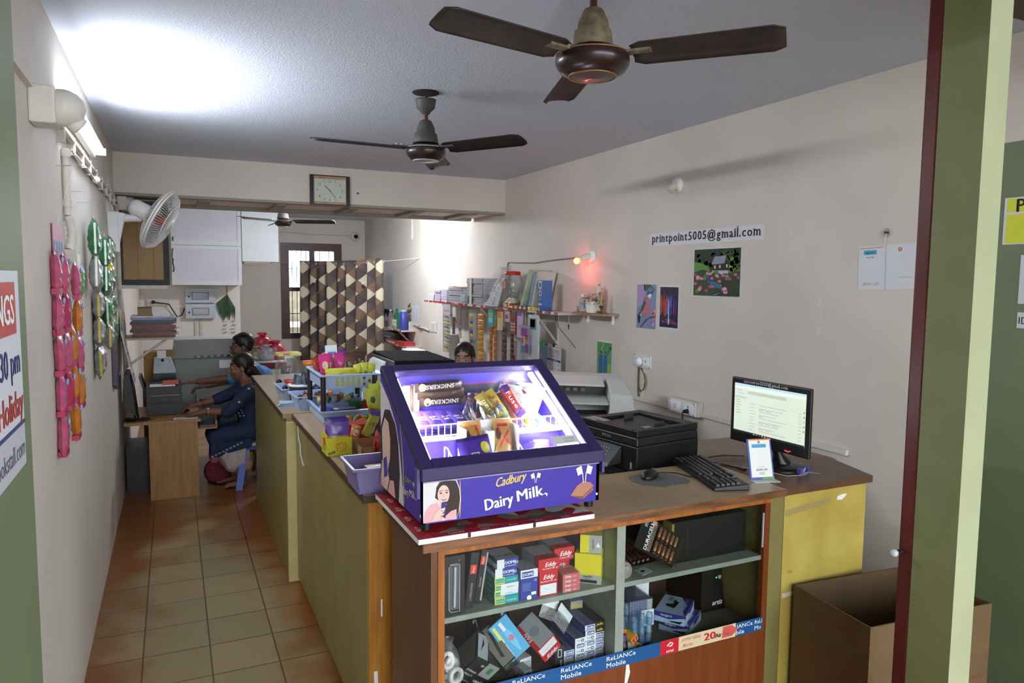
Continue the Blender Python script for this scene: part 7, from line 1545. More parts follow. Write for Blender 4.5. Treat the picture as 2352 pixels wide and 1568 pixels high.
b = B(); b.lathe([(.07,0),(.075,.005),(.082,.11)], flat('#4a3038',.4), 24); b.make('tub_body', t)
b = B(); b.lathe([(.083,.108),(.087,.11),(.087,.122),(.08,.122)], WHITE, 24); b.make('rim', t)
for k in range(14):
    o = pillow(.045,.075,.012, wrap_mat('#5f6a78',.25), seed=k); q = o.make('sachet', t, (.06*math.cos(k*2.4)*(.4+.6*(k % 3)/2), .06*math.sin(k*2.4)*(.4+.6*(k % 3)/2), .135+.01*(k % 3)), (math.radians(-20+10*(k % 3)),.4*math.sin(k),k*.9))
t = thing('sweet_jar', 'large clear jar with a colourful carton on its lid', 'jar', (.745, 5.42, ZT))
b = B(); b.lathe([(.07,0),(.085,.02),(.09,.10),(.085,.12),(.09,.14),(.088,.20),(.065,.24),(.062,.25)], JAR, 24); b.make('jar_body', t)
b = B(); b.lathe([(.066,.25),(.066,.262),(.001,.264)], flat('#b8bcb8',.4), 20); b.make('jar_lid', t)
cbox('snack_carton', 'flat yellow and red carton resting on the clear jar', 'carton', .755, 5.36, ZT+.2645, .16,.12,.022, flat('#d0cc6a',.4), [('F',('r',.2,.3,.5,.9,flat('#c86a5a'))),('T',('r',.1,.1,.6,.6,flat('#c86a7a')))], .1)
t = thing('sweet_jar', 'clear jar with an orange lid and yellow sweets', 'jar', (.90, 5.30, ZT))
b = B(); b.lathe([(.06,0),(.068,.01),(.068,.15),(.058,.19),(.056,.20)], JAR, 22); b.make('jar_body', t)
b = B(); b.lathe([(.064,.20),(.066,.204),(.066,.23),(.001,.232)], flat('#c8782c',.35), 22); b.make('jar_lid', t)
b = B(); b.lathe([(.06,.006),(.06,.10),(.02,.12),(.001,.12)], mat('#a89a5a',.5,var=.2,scale=30), 16); b.make('contents', t)['kind'] = 'stuff'
t = thing('sweet_jar', 'small clear jar with a flat red lid in front of the big jar', 'jar', (.725, 5.03, ZT))
b = B(); b.lathe([(.05,0),(.056,.01),(.056,.11),(.05,.12)], JAR, 20); b.make('jar_body', t)
b = B(); b.lathe([(.058,.12),(.06,.122),(.06,.138),(.001,.14)], flat('#b8322c',.35), 20); b.make('jar_lid', t)
b = B(); b.lathe([(.045,.004),(.045,.07),(.001,.09)], mat('#8a7a5a',.5,var=.3,scale=40), 14); b.make('contents', t)['kind'] = 'stuff'
b = carton((.11,.16,.14), flat('#4a3a50',.5)); tag(b.make('snack_carton', None, (.90,5.08,ZT), (0,0,.1)), 'dark purple carton standing behind the sachet tub', 'carton')
t = thing('face_masks', 'small loose pile of pale blue folded face masks at the counter edge', 'masks', (.655, 4.80, ZT))
for k in range(4):
    b = B(); b.hexa([(-.065,-.035,0),(.06,-.03,0),(.055,.035,0),(-.055,.04,0)],[(-.065,-.035,.004),(.06,-.03,.004),(.055,.035,.006),(-.055,.04,.012 if k == 3 else .004)],flat(['#7fa8cc','#a9c4d8','#8fb4d0','#b4cad6'][k],.7)); b.make('mask', t, (.004*k,.003*k,.0062*k), (0,0,.1*k-.2))
t = thing('card_stand', 'small white payment card standing behind the pink pouches', 'card stand', (1.0, 5.02, ZT), .3)
b = B(); b.hexa([(-.045,0,.0),(.045,0,.0),(.045,.004,.0),(-.045,.004,.0)],[(-.035,.06,.36),(.055,.06,.36),(.055,.064,.36),(-.035,.064,.36)],WHITE); b.make('card', t)
b = B(); b.hexa([(-.022,.040,.29),(.038,.040,.29),(.038,.048,.29),(-.022,.048,.29)],[(-.020,.044,.315),(.040,.044,.315),(.040,.052,.315),(-.020,.052,.315)],flat('#4a9ad0',.5)); b.make('blue_band', t)
# ================================================================ LEFT WALL STRIPS
def wstrip(label, y, ztop, n, w, h, th_, mats, x=XL+.025, tw=.15, texts=(), header=None):
    return strip('packet_strip', label, y, ztop, n, w, h, th_, mats, 'snack strip', x, header, texts, (8, 10), PI/2, tw=tw, flat_=.8)
PK = wrap_mat('#c85a80',.3); PK2 = wrap_mat('#b8305a',.3); ORW = wrap_mat('#c8782c',.3); GRN = wrap_mat('#2f7a4a',.28); SIL = mat('#b9bcbc',.22,metal=.6,var=.1,scale=20,bump=.3); YLW = wrap_mat('#c8b82a',.3); LGRN = wrap_mat('#5aa85a',.3)
b = B(); b.bb(0,.004,-.14,.14,-.06,.06,flat('#b85a78',.4)); b.bb(0.0041,.005,-.14,.14,-.06,.0,flat('#6a8ab0',.4))
for k in range(4): b.bb(.0051,.006,-.12+.065*k,-.09+.065*k,-.05,-.005,flat('#3a4a8a',.4))
b.tube([(.002,0,.06),(.06,.05,.30)], .001, WHITE, 4)
tag(b.make('header_card', None, (XL+.003,3.45,2.02)), 'pink and blue header card above the pink snack strips', 'card')
TZ = [('o',.2,.3,.02,flat('#d8d8e8'))]
for (lab, y, zt_, n, mm, x) in (('long pink snack strip, leftmost, reaching lowest down the wall',3.27,1.965,5,[PK,PK],XL+.018),('pink snack strip in the middle of the pink bunch',3.42,1.965,4,[PK,PK2],XL+.026),('upper orange twisted snack strip beside the pink middle strip',3.53,1.66,3,[ORW],XL+.034),('orange and pink snack strip at the right of the pink bunch',3.68,1.93,4,[PK,ORW],XL+.040)):
    s_ = wstrip(lab, y, zt_, n, .088 if 'upper' not in lab else .062, .158, .046, mm, x, .25, TZ)
    for k in range(n):
        b = B(); b.bb(-.045,.045,-.014,.014,-.079,-.058,PK2); b.make('printed_band', s_, (0,0,-.158*(k+.5))); b = B(); b.sphere((.012,-.020,.05),.014,flat('#8fa8d0',.4),8,6,(1,.4,1)); b.make('printed_mark', s_, (0,0,-.158*(k+.5)))
wstrip('small light green snack packet tucked behind the pink strips', 3.80, 1.93, 1, .09,.14,.04,[LGRN], XL+.045)
for (lab, y, zt_, n, w, h, mm, x) in (('green and silver chip packet strip nearest, top of the green bunch',4.50,2.17,2,.21,.19,[GRN,SIL],XL+.05),('green chip packet strip, middle of the green bunch',4.98,2.10,3,.20,.17,[GRN,GRN],XL+.06),('green chip packet strip, farthest and longest of the green bunch',5.55,2.13,4,.24,.175,[GRN],XL+.05),('yellow and silver chip packet strip hanging lowest of the bunch',4.80,1.80,3,.20,.165,[SIL],XL+.03),('narrow yellow chip packet strip between the green ones',5.22,2.02,4,.13,.15,[YLW,SIL],XL+.05)):
    s_ = wstrip(lab, y, zt_, n, w, h, .075, mm, x, .2)
    for k in range(n):
        b = B(); c_ = YLW if 'yellow' in lab else flat('#d8e0d8',.3)
        b.bb(-w*.42-.010,-w*.42+.012,-.014,-.004,-h*.42,h*.42,c_)
        b.make('printed_band', s_, (0,0,-h*(k+.5)), (0,.2*math.sin(k*2.1),0))
b = B(); b.hexa([(0,-.10,0),(.03,-.10,0),(.03,.06,-.05),(0,.06,-.05)],[(0,-.08,.40),(.02,-.08,.40),(.02,.05,.44),(0,.05,.44)],clear('grey_film', '#c4c4cc', .12, .5, '#77777f')); b.tube([(.01,-.02,.43),(.02,-.3,.60)], .004, INK, 5)
tag(b.make('plastic_sleeve', None, (XL+.004,6.13,1.07)), 'grey plastic sleeve hanging on the left wall behind the chip packets', 'sleeve')
# ================================================================ BACK OF THE SHOP
t = thing('wall_clock', 'square wall clock with a black and wood frame on the beam', 'clock', (1.357, 6.93, 2.69))
b = B(); b.bb(-.183,-.150,-.03,-.001,-.137,.137,flat('#1c1818',.3)); b.bb(.150,.183,-.03,-.001,-.137,.137,flat('#1c1818',.3)); b.bb(-.1499,.1499,-.03,-.001,.128,.137,flat('#1c1818',.3)); b.bb(-.1499,.1499,-.03,-.001,-.137,-.128,flat('#1c1818',.3))
cw = mat('#b08a6a',.35,var=.1); b.bb(-.1499,.1499,-.026,-.001,.105,.1279,cw); b.bb(-.1499,.1499,-.026,-.001,-.1279,-.105,cw); b.make('clock_frame', t)
b = B(); b.bb(-.1499,.1499,-.012,-.001,-.1049,.1049,mat('#c9cdc2',.5,var=.01)); GK = flat('#5a5e5a',.5)
for k, (x, z) in enumerate(((.05,.085),(.095,.055),(.115,.0),(.095,-.055),(.05,-.085),(0,-.085),(-.05,-.085),(-.095,-.055),(-.115,0),(-.095,.055),(-.05,.085),(0,.085))): b.text(str(k+1), (x,-.012,z), (1,0,0), (0,0,1), .024, GK, 'C')
b.make('clock_face', t)
for nm, a, l, w in (('hour_hand', math.radians(-48), .06, .003), ('minute_hand', math.radians(141), .085, .002)):
    b = B(); b.bb(-w,w,-.0145,-.0135,-.012,l,flat('#2a2c2a',.5)); b.make(nm, t, (0,0,0), (0,a,0))
b = B(); b.cyl((1.62,6.93,2.68),(1.62,6.905,2.68),.008,flat('#4a3a34'),8); tag(b.make('nail'), 'rusty nail in the beam right of the square clock', 'nail')
# cupboards
M_al = mat('#c4c8ca',.35,var=.02); M_wp = mat('#c2c2cc',.5,var=.02,scale=3)
t = thing('wall_cupboard', 'white aluminium cupboard with two glazed doors high on the back wall', 'cupboard', (0, 11.0, 1.76))
b = B(); b.bb(0,.905,.02,.525,0,1.075,M_wp); b.make('carcass', t)
for k, (z0, z1) in enumerate(((.0,.545),(.555,1.075))):
    b = B(); 
    for q in ((.0,.05,z0,z1),(.855,.905,z0,z1),(.0501,.8549,z0,z0+.06),(.0501,.8549,z1-.05,z1)): b.bb(q[0],q[1],0,.0199,q[2],q[3],M_al)
    d = b.make('door', t)
    b = B(); b.bb(.0501,.8549,.008,.014,z0+.0601,z1-.0501,M_wp); b.make('door_panel', d)
    if k == 0:
        b = B(); b.tube([(.02,-.01,.36),(.015,-.03,.30),(.03,-.03,.22),(.02,-.01,.18)], .008, INK, 6); b.tube([(.02,-.01,.5),(.01,-.02,.4),(.02,-.02,.3)], .006, INK, 6); b.make('handle', d)
    else:
        b = B(); b.bb(.02,.032,-.012,0,.6,.66,INK); b.make('handle', d)
t = thing('wall_cupboard', 'plain white box cupboard right of the aluminium one', 'cupboard', (.915, 11.02, 2.10))
b = B(); b.bb(0,.50,0,.50,0,.72,mat('#ced4d6',.45,var=.02)); b.make('carcass', t)
b = B(); b.tube([(.02,.1,-.02),(.02,.05,-.05),(.38,.05,-.05),(.40,.1,-.02)], .008, mat('#a89a90',.5), 6); b.bb(.02,.38,.02,.2,-.025,-.001,mat('#a89a90',.6)); b.make('bracket', t)
t = thing('wall_cupboard', 'brown panelled cupboard with dark edging under the beam by the left wall', 'cupboard', (XL, 7.25, 1.80))
BRP = mat('#a08050',.5,var=.05,scale=6)
b = B(); b.bb(.001,.40,.012,.35,0,.735,BRP); b.bb(.035,.36,.008,.0119,.05,.69,BRP)
for x in (.145,.27): b.bb(x,x+.01,.005,.0079,.05,.69,mat('#8f7046',.5))
b.make('panel', t)
b = B(); DG = mat('#37373a',.6,var=.1)
for q in ((.0,.035,-.002,.74),(.355,.402,-.002,.74),(.0351,.3549,-.002,.045),(.0351,.3549,.695,.74)): b.bb(q[0],q[1],.0,.0079,q[2],q[3],DG)
b.make('dark_edging', t)
b = B(); b.bb(.0,.38,.0,.30,-.035,-.004,mat('#cfc9c0',.5)); b.make('ledge', t)
# meter boxes, socket, garland on the white wall
for (z, lab) in ((1.498,'upper white meter box with a blue framed window'),(1.272,'lower white meter box with a blue framed window')):
    t = thing('meter_box', lab, 'meter box', (.165, Y1, z))
    b = B(); b.bb(0,.40,-.10,0,0,.205,mat('#b4bcc4',.4,var=.02)); b.bb(-.005,.405,-.103,-.1001,.18,.205,mat('#c2c8ce',.4)); b.make('box_body', t, bevel=.004)
    b = B(); b.bb(.085,.315,-.106,-.1001,.045,.155,flat('#5a7aa8',.4)); b.bb(.10,.30,-.108,-.1061,.058,.142,flat('#4a4644' if z > 1.4 else '#a8a094',.15)); b.make('window', t)
    b = B(); b.cyl((.05,-.1,.09),(.05,-.112,.09),.012,INK,10); b.make('lock', t)
b = B()
for x in (.30,.37): b.bb(x-.018,x+.018,Y1-.02,Y1,0.6,1.27,PVCD)
tag(b.make('wall_trunking'), 'two grey cable ducts under the meter boxes', 'trunking')
b = B(); b.bb(-.33,-.05,Y1-.04,Y1,1.46,1.555,mat('#cfcbc2',.5)); b.cyl((-.25,Y1-.04,1.51),(-.25,Y1-.08,1.51),.025,INK,10); b.tube([(-.25,Y1-.07,1.51),(-.05,Y1-.06,1.48),(.05,Y1-.05,1.30),(.12,Y1-.04,1.32),(.15,Y1-.03,1.42)], .008, INK, 6)
tag(b.make('extension_socket'), 'white socket strip with a black plug on the white wall', 'socket')
t = thing('garland', 'drooping green leaf bunch with dried flower strings on the white wall', 'garland', (.735, Y1-.02, 1.62))
b = B(); rnd = random.Random(6); LM = [mat('#2f4f34',.6,var=.2), mat('#3a5c3c',.6,var=.2)]
for k in range(9):
    a = -.5+.12*k; l = .30+.10*(k % 3)/2
    b.add([(.0,0,0),(.05*math.sin(a*3)+a*.12-.04,-.03,-l*.45),(a*.22,-.01,-l),(a*.12+.05,-.025,-l*.5)], [(0,1,2,3)], LM[k % 2])
b.tube([(0,0,0),(0,0,.14)], .003, flat('#8a7a6a'), 5); b.make('leaves', t, solid=.004)
b = B(); 
for x in (-.06,-.03,.06,.09):
    for k in range(9): b.sphere((x+.006*math.sin(k*2),-.01,-.40-.055*k),.010,[mat('#b8ae9a',.7),mat('#6a5a4a',.7)][k % 2],6,4)
b.make('flower_strings', t)['kind'] = 'stuff'
# plotter, desk and desk things
GR = mat('#8f918e',.5,var=.03); GRL = mat('#b4bab4',.5,var=.02)
t = thing('plotter', 'large grey wide format printer behind the man', 'printer', (-.02, 7.62, 0))
b = B(); b.bb(0,.72,.02,.60,.42,1.09,GR); b.bb(.04,.10,.1,.5,0,.4199,DG); b.bb(.60,.66,.1,.5,0,.4199,DG); b.make('printer_body', t, bevel=.01)
b = B(); b.hexa([(.0,-.02,1.0901),(.72,-.02,1.0901),(.72,.60,1.0901),(.0,.60,1.0901)],[(.02,.10,1.255),(.72,.10,1.25),(.72,.58,1.25),(.02,.58,1.255)],GR); b.bb(.02,.70,.12,.56,1.2551,1.262,GRL); b.make('top_hood', t, bevel=.02, seg=3)
b = B(); b.bb(.19,.60,-.024,-.021,1.092,1.115,PBK)
for k in range(6): b.bb(.22+.06*k,.245+.06*k,-.03,-.0241,1.098,1.112,GREYB)
b.make('paper_slot', t)
b = B(); b.hexa([(.20,-.25,.70),(.60,-.25,.70),(.60,.0199,.72),(.20,.0199,.72)],[(.20,-.25,.73),(.60,-.25,.73),(.60,.0199,.80),(.20,.0199,.80)],GRL); b.bb(.22,.58,-.252,-.2501,.705,.725,DG); b.make('output_tray', t)
b = B(); b.bb(.42,.60,.014,.0199,.98,1.06,WHITE); b.bb(.44,.60,.014,.0199,.86,.92,GRL); b.make('paper_notice', t)
DW = mat('#a87c48',.4,var=.06,scale=6,stretch=(6,6,.6),hex2='#97693a')
t = thing('desk', 'light wood computer desk with a solid front panel', 'desk', (-.21, 6.64, 0))
b = B(); b.bb(0,.375,0,.02,0,.646,DW); b.make('front_panel', t)
b = B(); b.bb(-.18,.40,-.01,.80,.6461,.67,DW); b.make('desk_top', t)
b = B(); b.bb(-.0,.36,.76,.78,0,.646,DW); b.make('rear_panel', t)
b = B(); b.bb(.38,.53,.02,.40,.572,.586,DW); b.bb(.515,.53,.02,.40,.5861,.64,DW); b.make('keyboard_drawer', t)
b = B(); b.bb(.39,.51,.04,.38,.5865,.604,mat('#4a4c50',.4)); tag(b.make('keyboard', None, (-.21,6.64,0)), 'grey keyboard on the pull out drawer of the wooden desk', 'keyboard')
b = B(); b.bb(0,.18,0,.42,0,.40,PB); b.bb(.02,.16,-.004,-.0001,.25,.36,PBK); tag(b.make('computer_tower', None, (-.40,6.95,0)), 'black computer tower in the shade under the desk', 'computer')
t = thing('monitor', 'black monitor seen edge on at the left of the wooden desk', 'monitor', (-.30, 6.78, .6703))
b = B(); b.lathe([(.10,0),(.10,.008),(.03,.018),(.001,.018)], PBK, 24); b.tube([(0,0,.01),(-.02,0,.14)], .02, PBK, 8); b.make('stand_base', t)
b = B(); b.hexa([(-.05,-.16,.10),(.0,-.16,.06),(.0,.28,.06),(-.05,.28,.10)],[(-.08,-.16,.40),(-.035,-.16,.40),(-.035,.28,.40),(-.08,.28,.40)],PB); b.make('screen_housing', t)
t = thing('printer', 'black desktop printer on the wooden desk', 'printer', (-.20, 6.93, .6703))
b = B(); b.bb(-.03,.25,0,.36,0,.255,PB); b.bb(-.03,.25,-.003,-.0001,.10,.115,DG); b.bb(.0,.24,-.004,-.0001,.17,.175,GREYB); b.make('printer_body', t, bevel=.008)
b = B(); b.bb(.0,.20,-.02,.10,.2551,.262,WHITE); b.bb(.10,.23,.02,.2,.2622,.28,flat('#b8503a',.5)); b.make('papers', t)
t = thing('receipt_printer', 'pale grey receipt printer with a paper stub standing on a black box', 'printer', (-.12, 7.36, 0))
b = B(); b.bb(-.06,.13,0,.25,.6703,.985,PBK); b.make('black_box', t)
b = B(); b.hexa([(-.06,0,.9851),(.13,0,.9851),(.13,.2,.9851),(-.06,.2,.9851)],[(-.05,.02,1.12),(.09,.02,1.12),(.09,.18,1.12),(-.05,.18,1.12)],mat('#b4bec4',.45)); b.cyl((.02,.02,1.105),(.02,.012,1.105),.014,INK,10); b.make('printer_body', t, bevel=.006)
b = B(); b.bb(-.025,.05,.07,.074,1.1201,1.19,WHITE); b.make('paper_stub', t)
cbox('cardboard_box', 'open brown cardboard box behind the receipt printer', 'box', -.13, 7.63, .80, .27,.2,.36, mat('#a07840',.7))
b = B(); b.bb(0,.255,0,.25,0,.799,mat('#6a5a48',.6)); tag(b.make('box_stand', None, (-.28,7.61,0)), 'low brown stand hidden behind the desk printers', 'stand')
b = B(); b.hexa([(-.0,-.02,0),(.02,-.02,0),(.02,.26,0),(.0,.26,0)],[(-.08,-.02,.30),(-.06,-.02,.30),(-.06,.26,.30),(-.08,.26,.30)],mat('#5a5e68',.4)); tag(b.make('tablet', None, (-.22,7.31,.6703+.0)), 'dark slab leaning left of the receipt printer', 'tablet')
# folder pile on a wall shelf
t = thing('wall_shelf', 'small pale shelf on the left wall under the folder pile', 'shelf', (XL, 7.0, 1.325))
b = B(); b.bb(.0,.42,0,.45,0,.018,mat('#b09a80',.5)); b.make('shelf_board', t)
b = B(); b.tube([(.36,.05,0),(.02,.05,-.25)], .012, PVCD, 6); b.make('bracket', t)
for k in range(9):
    b = B(); c_ = ['#4a2a28','#8a2c2c','#3a3034','#5a3030','#7a2c2e','#2f2f38','#3a3f50','#8a84a8','#c9c6cc'][k]; dx = .012*math.sin(k*2.3); hh = .022 if k < 8 else .010
    b.bb(-.33+dx,.015+dx,7.03,7.36,1.3433+.0222*k,1.3433+.0222*k+hh,mat(c_,.4,var=.15,scale=20,stretch=(1,1,8)))
    if k in (1,3,5): b.bb(.0+dx,.035+dx,7.02,7.30,1.345+.0222*k,1.35+.0222*k,clear('folder_film','#ffffff',.25,.35))
    tag(b.make('file_folder'), ['bottom dark red folder of the pile on the left shelf','second folder from the bottom, bright red edged','third folder from the bottom of the pile','fourth folder from the bottom of the pile','fifth folder from the bottom, red edged','sixth folder from the bottom, black','seventh folder from the bottom, slate blue','lilac folder just under the white sheets','white sheets lying on top of the folder pile'][k], 'folder', 'folders on the left shelf')
cbox('cardboard_box', 'small brown carton on top of the folder pile', 'box', -.225, 7.08, 1.5315, .11,.12,.075, mat('#8a7648',.6), [('F',('r',0,.9,1,1,DG))])
b = B(); b.hexa([(-.16,7.05,1.5315),(-.02,7.05,1.5315),(-.02,7.2,1.5315),(-.16,7.2,1.5315)],[(-.16,7.05,1.585),(-.06,7.05,1.56),(-.06,7.2,1.56),(-.16,7.2,1.585)],mat('#d8d8dc',.6)); tag(b.make('paper_roll'), 'curled white papers beside the small brown carton', 'paper')
# sheets hanging on the left wall
def wallsheet(label, y, z0, z1, w, c, tilt, bands=()):
    b = B(); b.bb(0,.003,-w/2,w/2,z0-z1,0,flat(c,.5))
    for (a, e, q) in bands: b.bb(.0031,.004,-w/2*.9,w/2*.9,(z0-z1)*e,(z0-z1)*a,flat(q,.5))
    tag(b.make('wall_sheet', None, (XL+.03,y,z1), (0,tilt,0)), label, 'paper')
wallsheet('long white price sheet with a blue end hanging beside the folders', 6.75, .98, 1.42, .26, '#c4c2c8', -.20, [(.9,.96,'#5aa8b8'),(.82,.88,'#7a6a9a'),(.4,.44,'#77777f')])
wallsheet('white curled sheet hanging behind the price sheet', 6.95, 1.10, 1.50, .20, '#cfcfd6', -.08, [(.2,.24,'#9a9aa4'),(.5,.54,'#9a9aa4')])
wallsheet('green and yellow packet card on the left wall above the price sheet', 6.70, 1.40, 1.60, .14, '#a8bc98', 0, [(.1,.4,'#c8c86a'),(.5,.8,'#6a9a5a')])
wallsheet('blue and red packet card, topmost by the folder pile', 6.72, 1.61, 1.76, .09, '#8a8aa8', 0, [(.0,.3,'#3a4a8a'),(.6,.9,'#c86a7a')])
# bags behind the man
t = thing('low_table', 'low table behind the counter carrying red bags', 'table', (.70, 7.78, 0))
b = B(); b.bb(0,.40,0,.40,.93,.955,mat('#7a3028',.5)); b.make('table_top', t)
for x in (.01,.35):
    for y in (.01,.35):
        b = B(); b.bb(x,x+.04,y,y+.04,0,.9299,mat('#5a4a3a',.5)); b.make('leg', t)
b = B(); b.bb(.74,1.06,7.79,8.0,.9553,.995,mat('#8a2c28',.5)); b.bb(.76,1.04,7.80,7.96,.9951,1.008,WHITE); tag(b.make('red_tray'), 'red tray of white papers under the plastic bags', 'tray')
rnd = random.Random(8)
for k, (x, y, z, r, c, lab) in enumerate(((.85,8.02,1.14,.115,'#b8343a','large red plastic bag at the top of the bag heap'),(.98,7.98,1.08,.10,'#c84a5a','pinkish red plastic bag at the right of the heap'),(.88,7.92,1.065,.085,'#b8b0b8','pale clear plastic bag in the middle of the heap'),(.77,7.95,1.06,.08,'#a8a080','olive white plastic bag just behind the man'))):
    b = B(); b.sphere((0,0,0),r,mat(c,.25,var=.15,scale=30,bump=.5,spec=.6),18,12,(1,.8,1.05))
    b.v = [(q[0]*(1+.16*math.sin(9*q[2]/r+3*math.atan2(q[1],q[0])*2+k)), q[1]*(1+.16*math.cos(7*q[2]/r+k)), q[2]) for q in b.v]
    b.lathe([(.02,r*.9),(.03,r*1.05),(.06,r*1.3),(.05,r*1.32)], mat(c,.25,var=.15,scale=30), 10, caps=False); tag(b.make('plastic_bag', None, (x,y,z)), lab, 'bag')
# curtain
CUR = bpy.data.materials.new('diamond_cloth'); CUR.use_nodes = True; nt = CUR.node_tree; bs = nt.nodes['Principled BSDF']; bs.inputs['Roughness'].default_value = .75
uvn = nd('ShaderNodeUVMap'); uvn.uv_map = 'cloth'; sp = nd('ShaderNodeSeparateXYZ'); ln(uvn.outputs[0], sp.inputs[0])
def mth(op, a, b_=None):
    n = nd('ShaderNodeMath', operation=op)
    for i, q in enumerate((a, b_)):
        if q is None: continue
        if isinstance(q, (int, float)): n.inputs[i].default_value = q
        else: ln(q, n.inputs[i])
    return n.outputs[0]
S_ = .205
pa = mth('FLOORED_MODULO', mth('FLOOR', mth('DIVIDE', mth('ADD', sp.outputs[0], sp.outputs[1]), S_)), 2.0)
pb = mth('FLOORED_MODULO', mth('FLOOR', mth('DIVIDE', mth('SUBTRACT', sp.outputs[0], sp.outputs[1]), S_)), 2.0)
def mixc(f, a, b_):
    n = nd('ShaderNodeMix', data_type='RGBA'); ln(f, n.inputs['Factor'])
    for q, nm in ((a,'A'),(b_,'B')):
        if isinstance(q, str): n.inputs[nm].default_value = lin(q)
        else: ln(q, n.inputs[nm])
    return n.outputs['Result']
ln(mixc(pa, mixc(pb, '#d6ceb0', '#4e4243'), mixc(pb, '#836652', '#5d5049')), bs.inputs['Base Color'])
Sa, Sb = Vector((1.72, 12.93, 2.13)), Vector((3.165, 9.79, 2.17))
def sp_(t_): p = Sa.lerp(Sb, t_); p.z -= .05*math.sin(PI*t_); return p
t = thing('curtain', 'brown and cream diamond patterned curtain hung on a string before the window', 'curtain', (0,0,0))
dd = (Sb-Sa); dd.z = 0; nn = Vector((dd.y, -dd.x, 0)).normalized()
N, K = 130, 10; vs = []; uvs = []; arc = 0; prev = None
for i in range(N+1):
    s = i/N; tt = .166+.609*s; ph = s*2*PI*8.5
    amp = .05+.035*s; p = sp_(tt)+nn*(amp*math.sin(ph)+.02*math.sin(ph*.37+1))
    if prev is not None: arc += (Vector((p.x,p.y,0))-Vector((prev.x,prev.y,0))).length
    prev = p
    for j in range(K+1):
        z = p.z+.045-1.65*j/K; q = p+nn*(.02*math.sin(ph*1.0+.5)*j/K)
        vs.append((q.x,q.y,z)); uvs.append((arc*.80, z))
fs = [(i*(K+1)+j,(i+1)*(K+1)+j,(i+1)*(K+1)+j+1,i*(K+1)+j+1) for i in range(N) for j in range(K)]
b = B(); b.add(vs, fs, CUR, True); o = b.make('cloth', t)
ul = o.data.uv_layers.new(name='cloth')
for lp in o.data.loops: ul.data[lp.index].uv = uvs[lp.vertex_index]
o.modifiers.new('s','SOLIDIFY').thickness = .003
for k in range(12):
    tt = .175+.592*k/11; p = sp_(tt)
    b = B(); b.tube([(p.x+nn.x*(.028*math.cos(a*PI/6))*.3, p.y+.028*math.cos(a*PI/6), p.z+.028*math.sin(a*PI/6)) for a in range(13)], .007, flat('#c9ccd0',.3,metal=.4), 6); b.make('eyelet', t)
for tt, dz in ((.30,.28),(.66,.30)):
    p = sp_(tt); b = B(); b.bb(-.035,.035,-.006,.0,-.022,.022,WHITE); b.make('price_tag', t, (p.x-.08,p.y-.07,p.z-dz), (0,0,math.atan2(dd.y,dd.x)))
b = B(); b.tube([sp_(k/12) for k in range(13)], .004, WHITE, 5); tag(b.make('curtain_string'), 'taut white string carrying the diamond curtain', 'string')
# right wall far end: two small shelves and fittings
for (z, y0, y1, lab) in ((1.115,10.0,11.45,'upper small shelf with bottles beyond the curtain'),(.90,9.75,11.45,'lower small shelf with red boxes beyond the curtain')):
    t = thing('wall_shelf', lab, 'shelf', (XR, y0, z))
    b = B(); b.bb(-.22,0,0,y1-y0,0,.018,M_shw); b.bb(-.224,-.2201,0,y1-y0,-.002,.022,M_news); b.make('shelf_board', t)
    b = B(); b.tube([(-.2,.15,-.005),(-.01,.15,-.2)], .012, M_shw, 6); b.make('bracket', t)
ZF = 1.1345
t = thing('flask', 'tall blue cylinder flask on the upper far shelf', 'flask', (3.03, 10.15, ZF))
b = B(); b.lathe([(.06,0),(.062,.005),(.062,.26),(.05,.265)], mat('#3f4796',.4), 20); b.make('flask_body', t); b = B(); b.lathe([(.045,.2651),(.045,.29),(.001,.292)], mat('#9fc0a8',.4), 14); b.make('flask_lid', t)
def pet(label, y, c, cap, h=.27, r=.045, x=3.03):
    t = thing('drink_bottle', label, 'bottle', (x, y, ZF)); b = B(); b.lathe([(r*.9,0),(r,.01),(r,h*.55),(r*.35,h*.85),(r*.33,h*.9)], c, 16); b.make('bottle_body', t)
    b = B(); b.lathe([(r*.38,h*.9),(r*.38,h),(.001,h+.002)], flat(cap,.4), 12); b.make('bottle_cap', t)
GB = clear('green_bottle','#6fc09a',.15,.45,'#3f9a6a')
pet('green drink bottle with a dark blue cap on the upper far shelf', 10.50, GB, '#2f3a8a', .30); pet('second green drink bottle behind the first', 10.36, GB, '#3fa06a', .26); pet('clear drink bottle left of the green ones', 10.85, clear('pet_clear','#f0f4f6',.15,.12), '#d0d0d0', .27); pet('small red and white bottle at the left of the upper far shelf', 11.12, flat('#c8b4b8',.4), '#c83a4a', .20, .03)
cbox('snack_carton', 'blue and red box at the left end of the upper far shelf', 'box', 3.03, 11.22, ZF, .1,.08,.11, flat('#3a3f8a',.4), [('L',('r',0,0,.4,1,REDB))]); cbox('snack_carton', 'brown box low in the middle of the upper far shelf', 'box', 3.0, 10.90, ZF, .08,.08,.09, mat('#8a6a48',.5))
pk('crumpled clear packet with yellow top on the upper far shelf', 2.99, 10.45, ZF+.07, .18,.14,.07,'#b8b4a8',(math.radians(-10),0,-1.3),(),[(0,.3,.3,.1,flat('#d8c83a'))])
b = B(); b.lathe([(.001,0),(.05,.10),(.09,.22),(.10,.25),(.001,.26)], mat('#1f3f40',.4), 12); tag(b.make('cone_lamp', None, (3.06,11.30,ZF), (0,.3,0)), 'dark teal cone leaning by the curtain edge', 'cone')
ZG = .9185
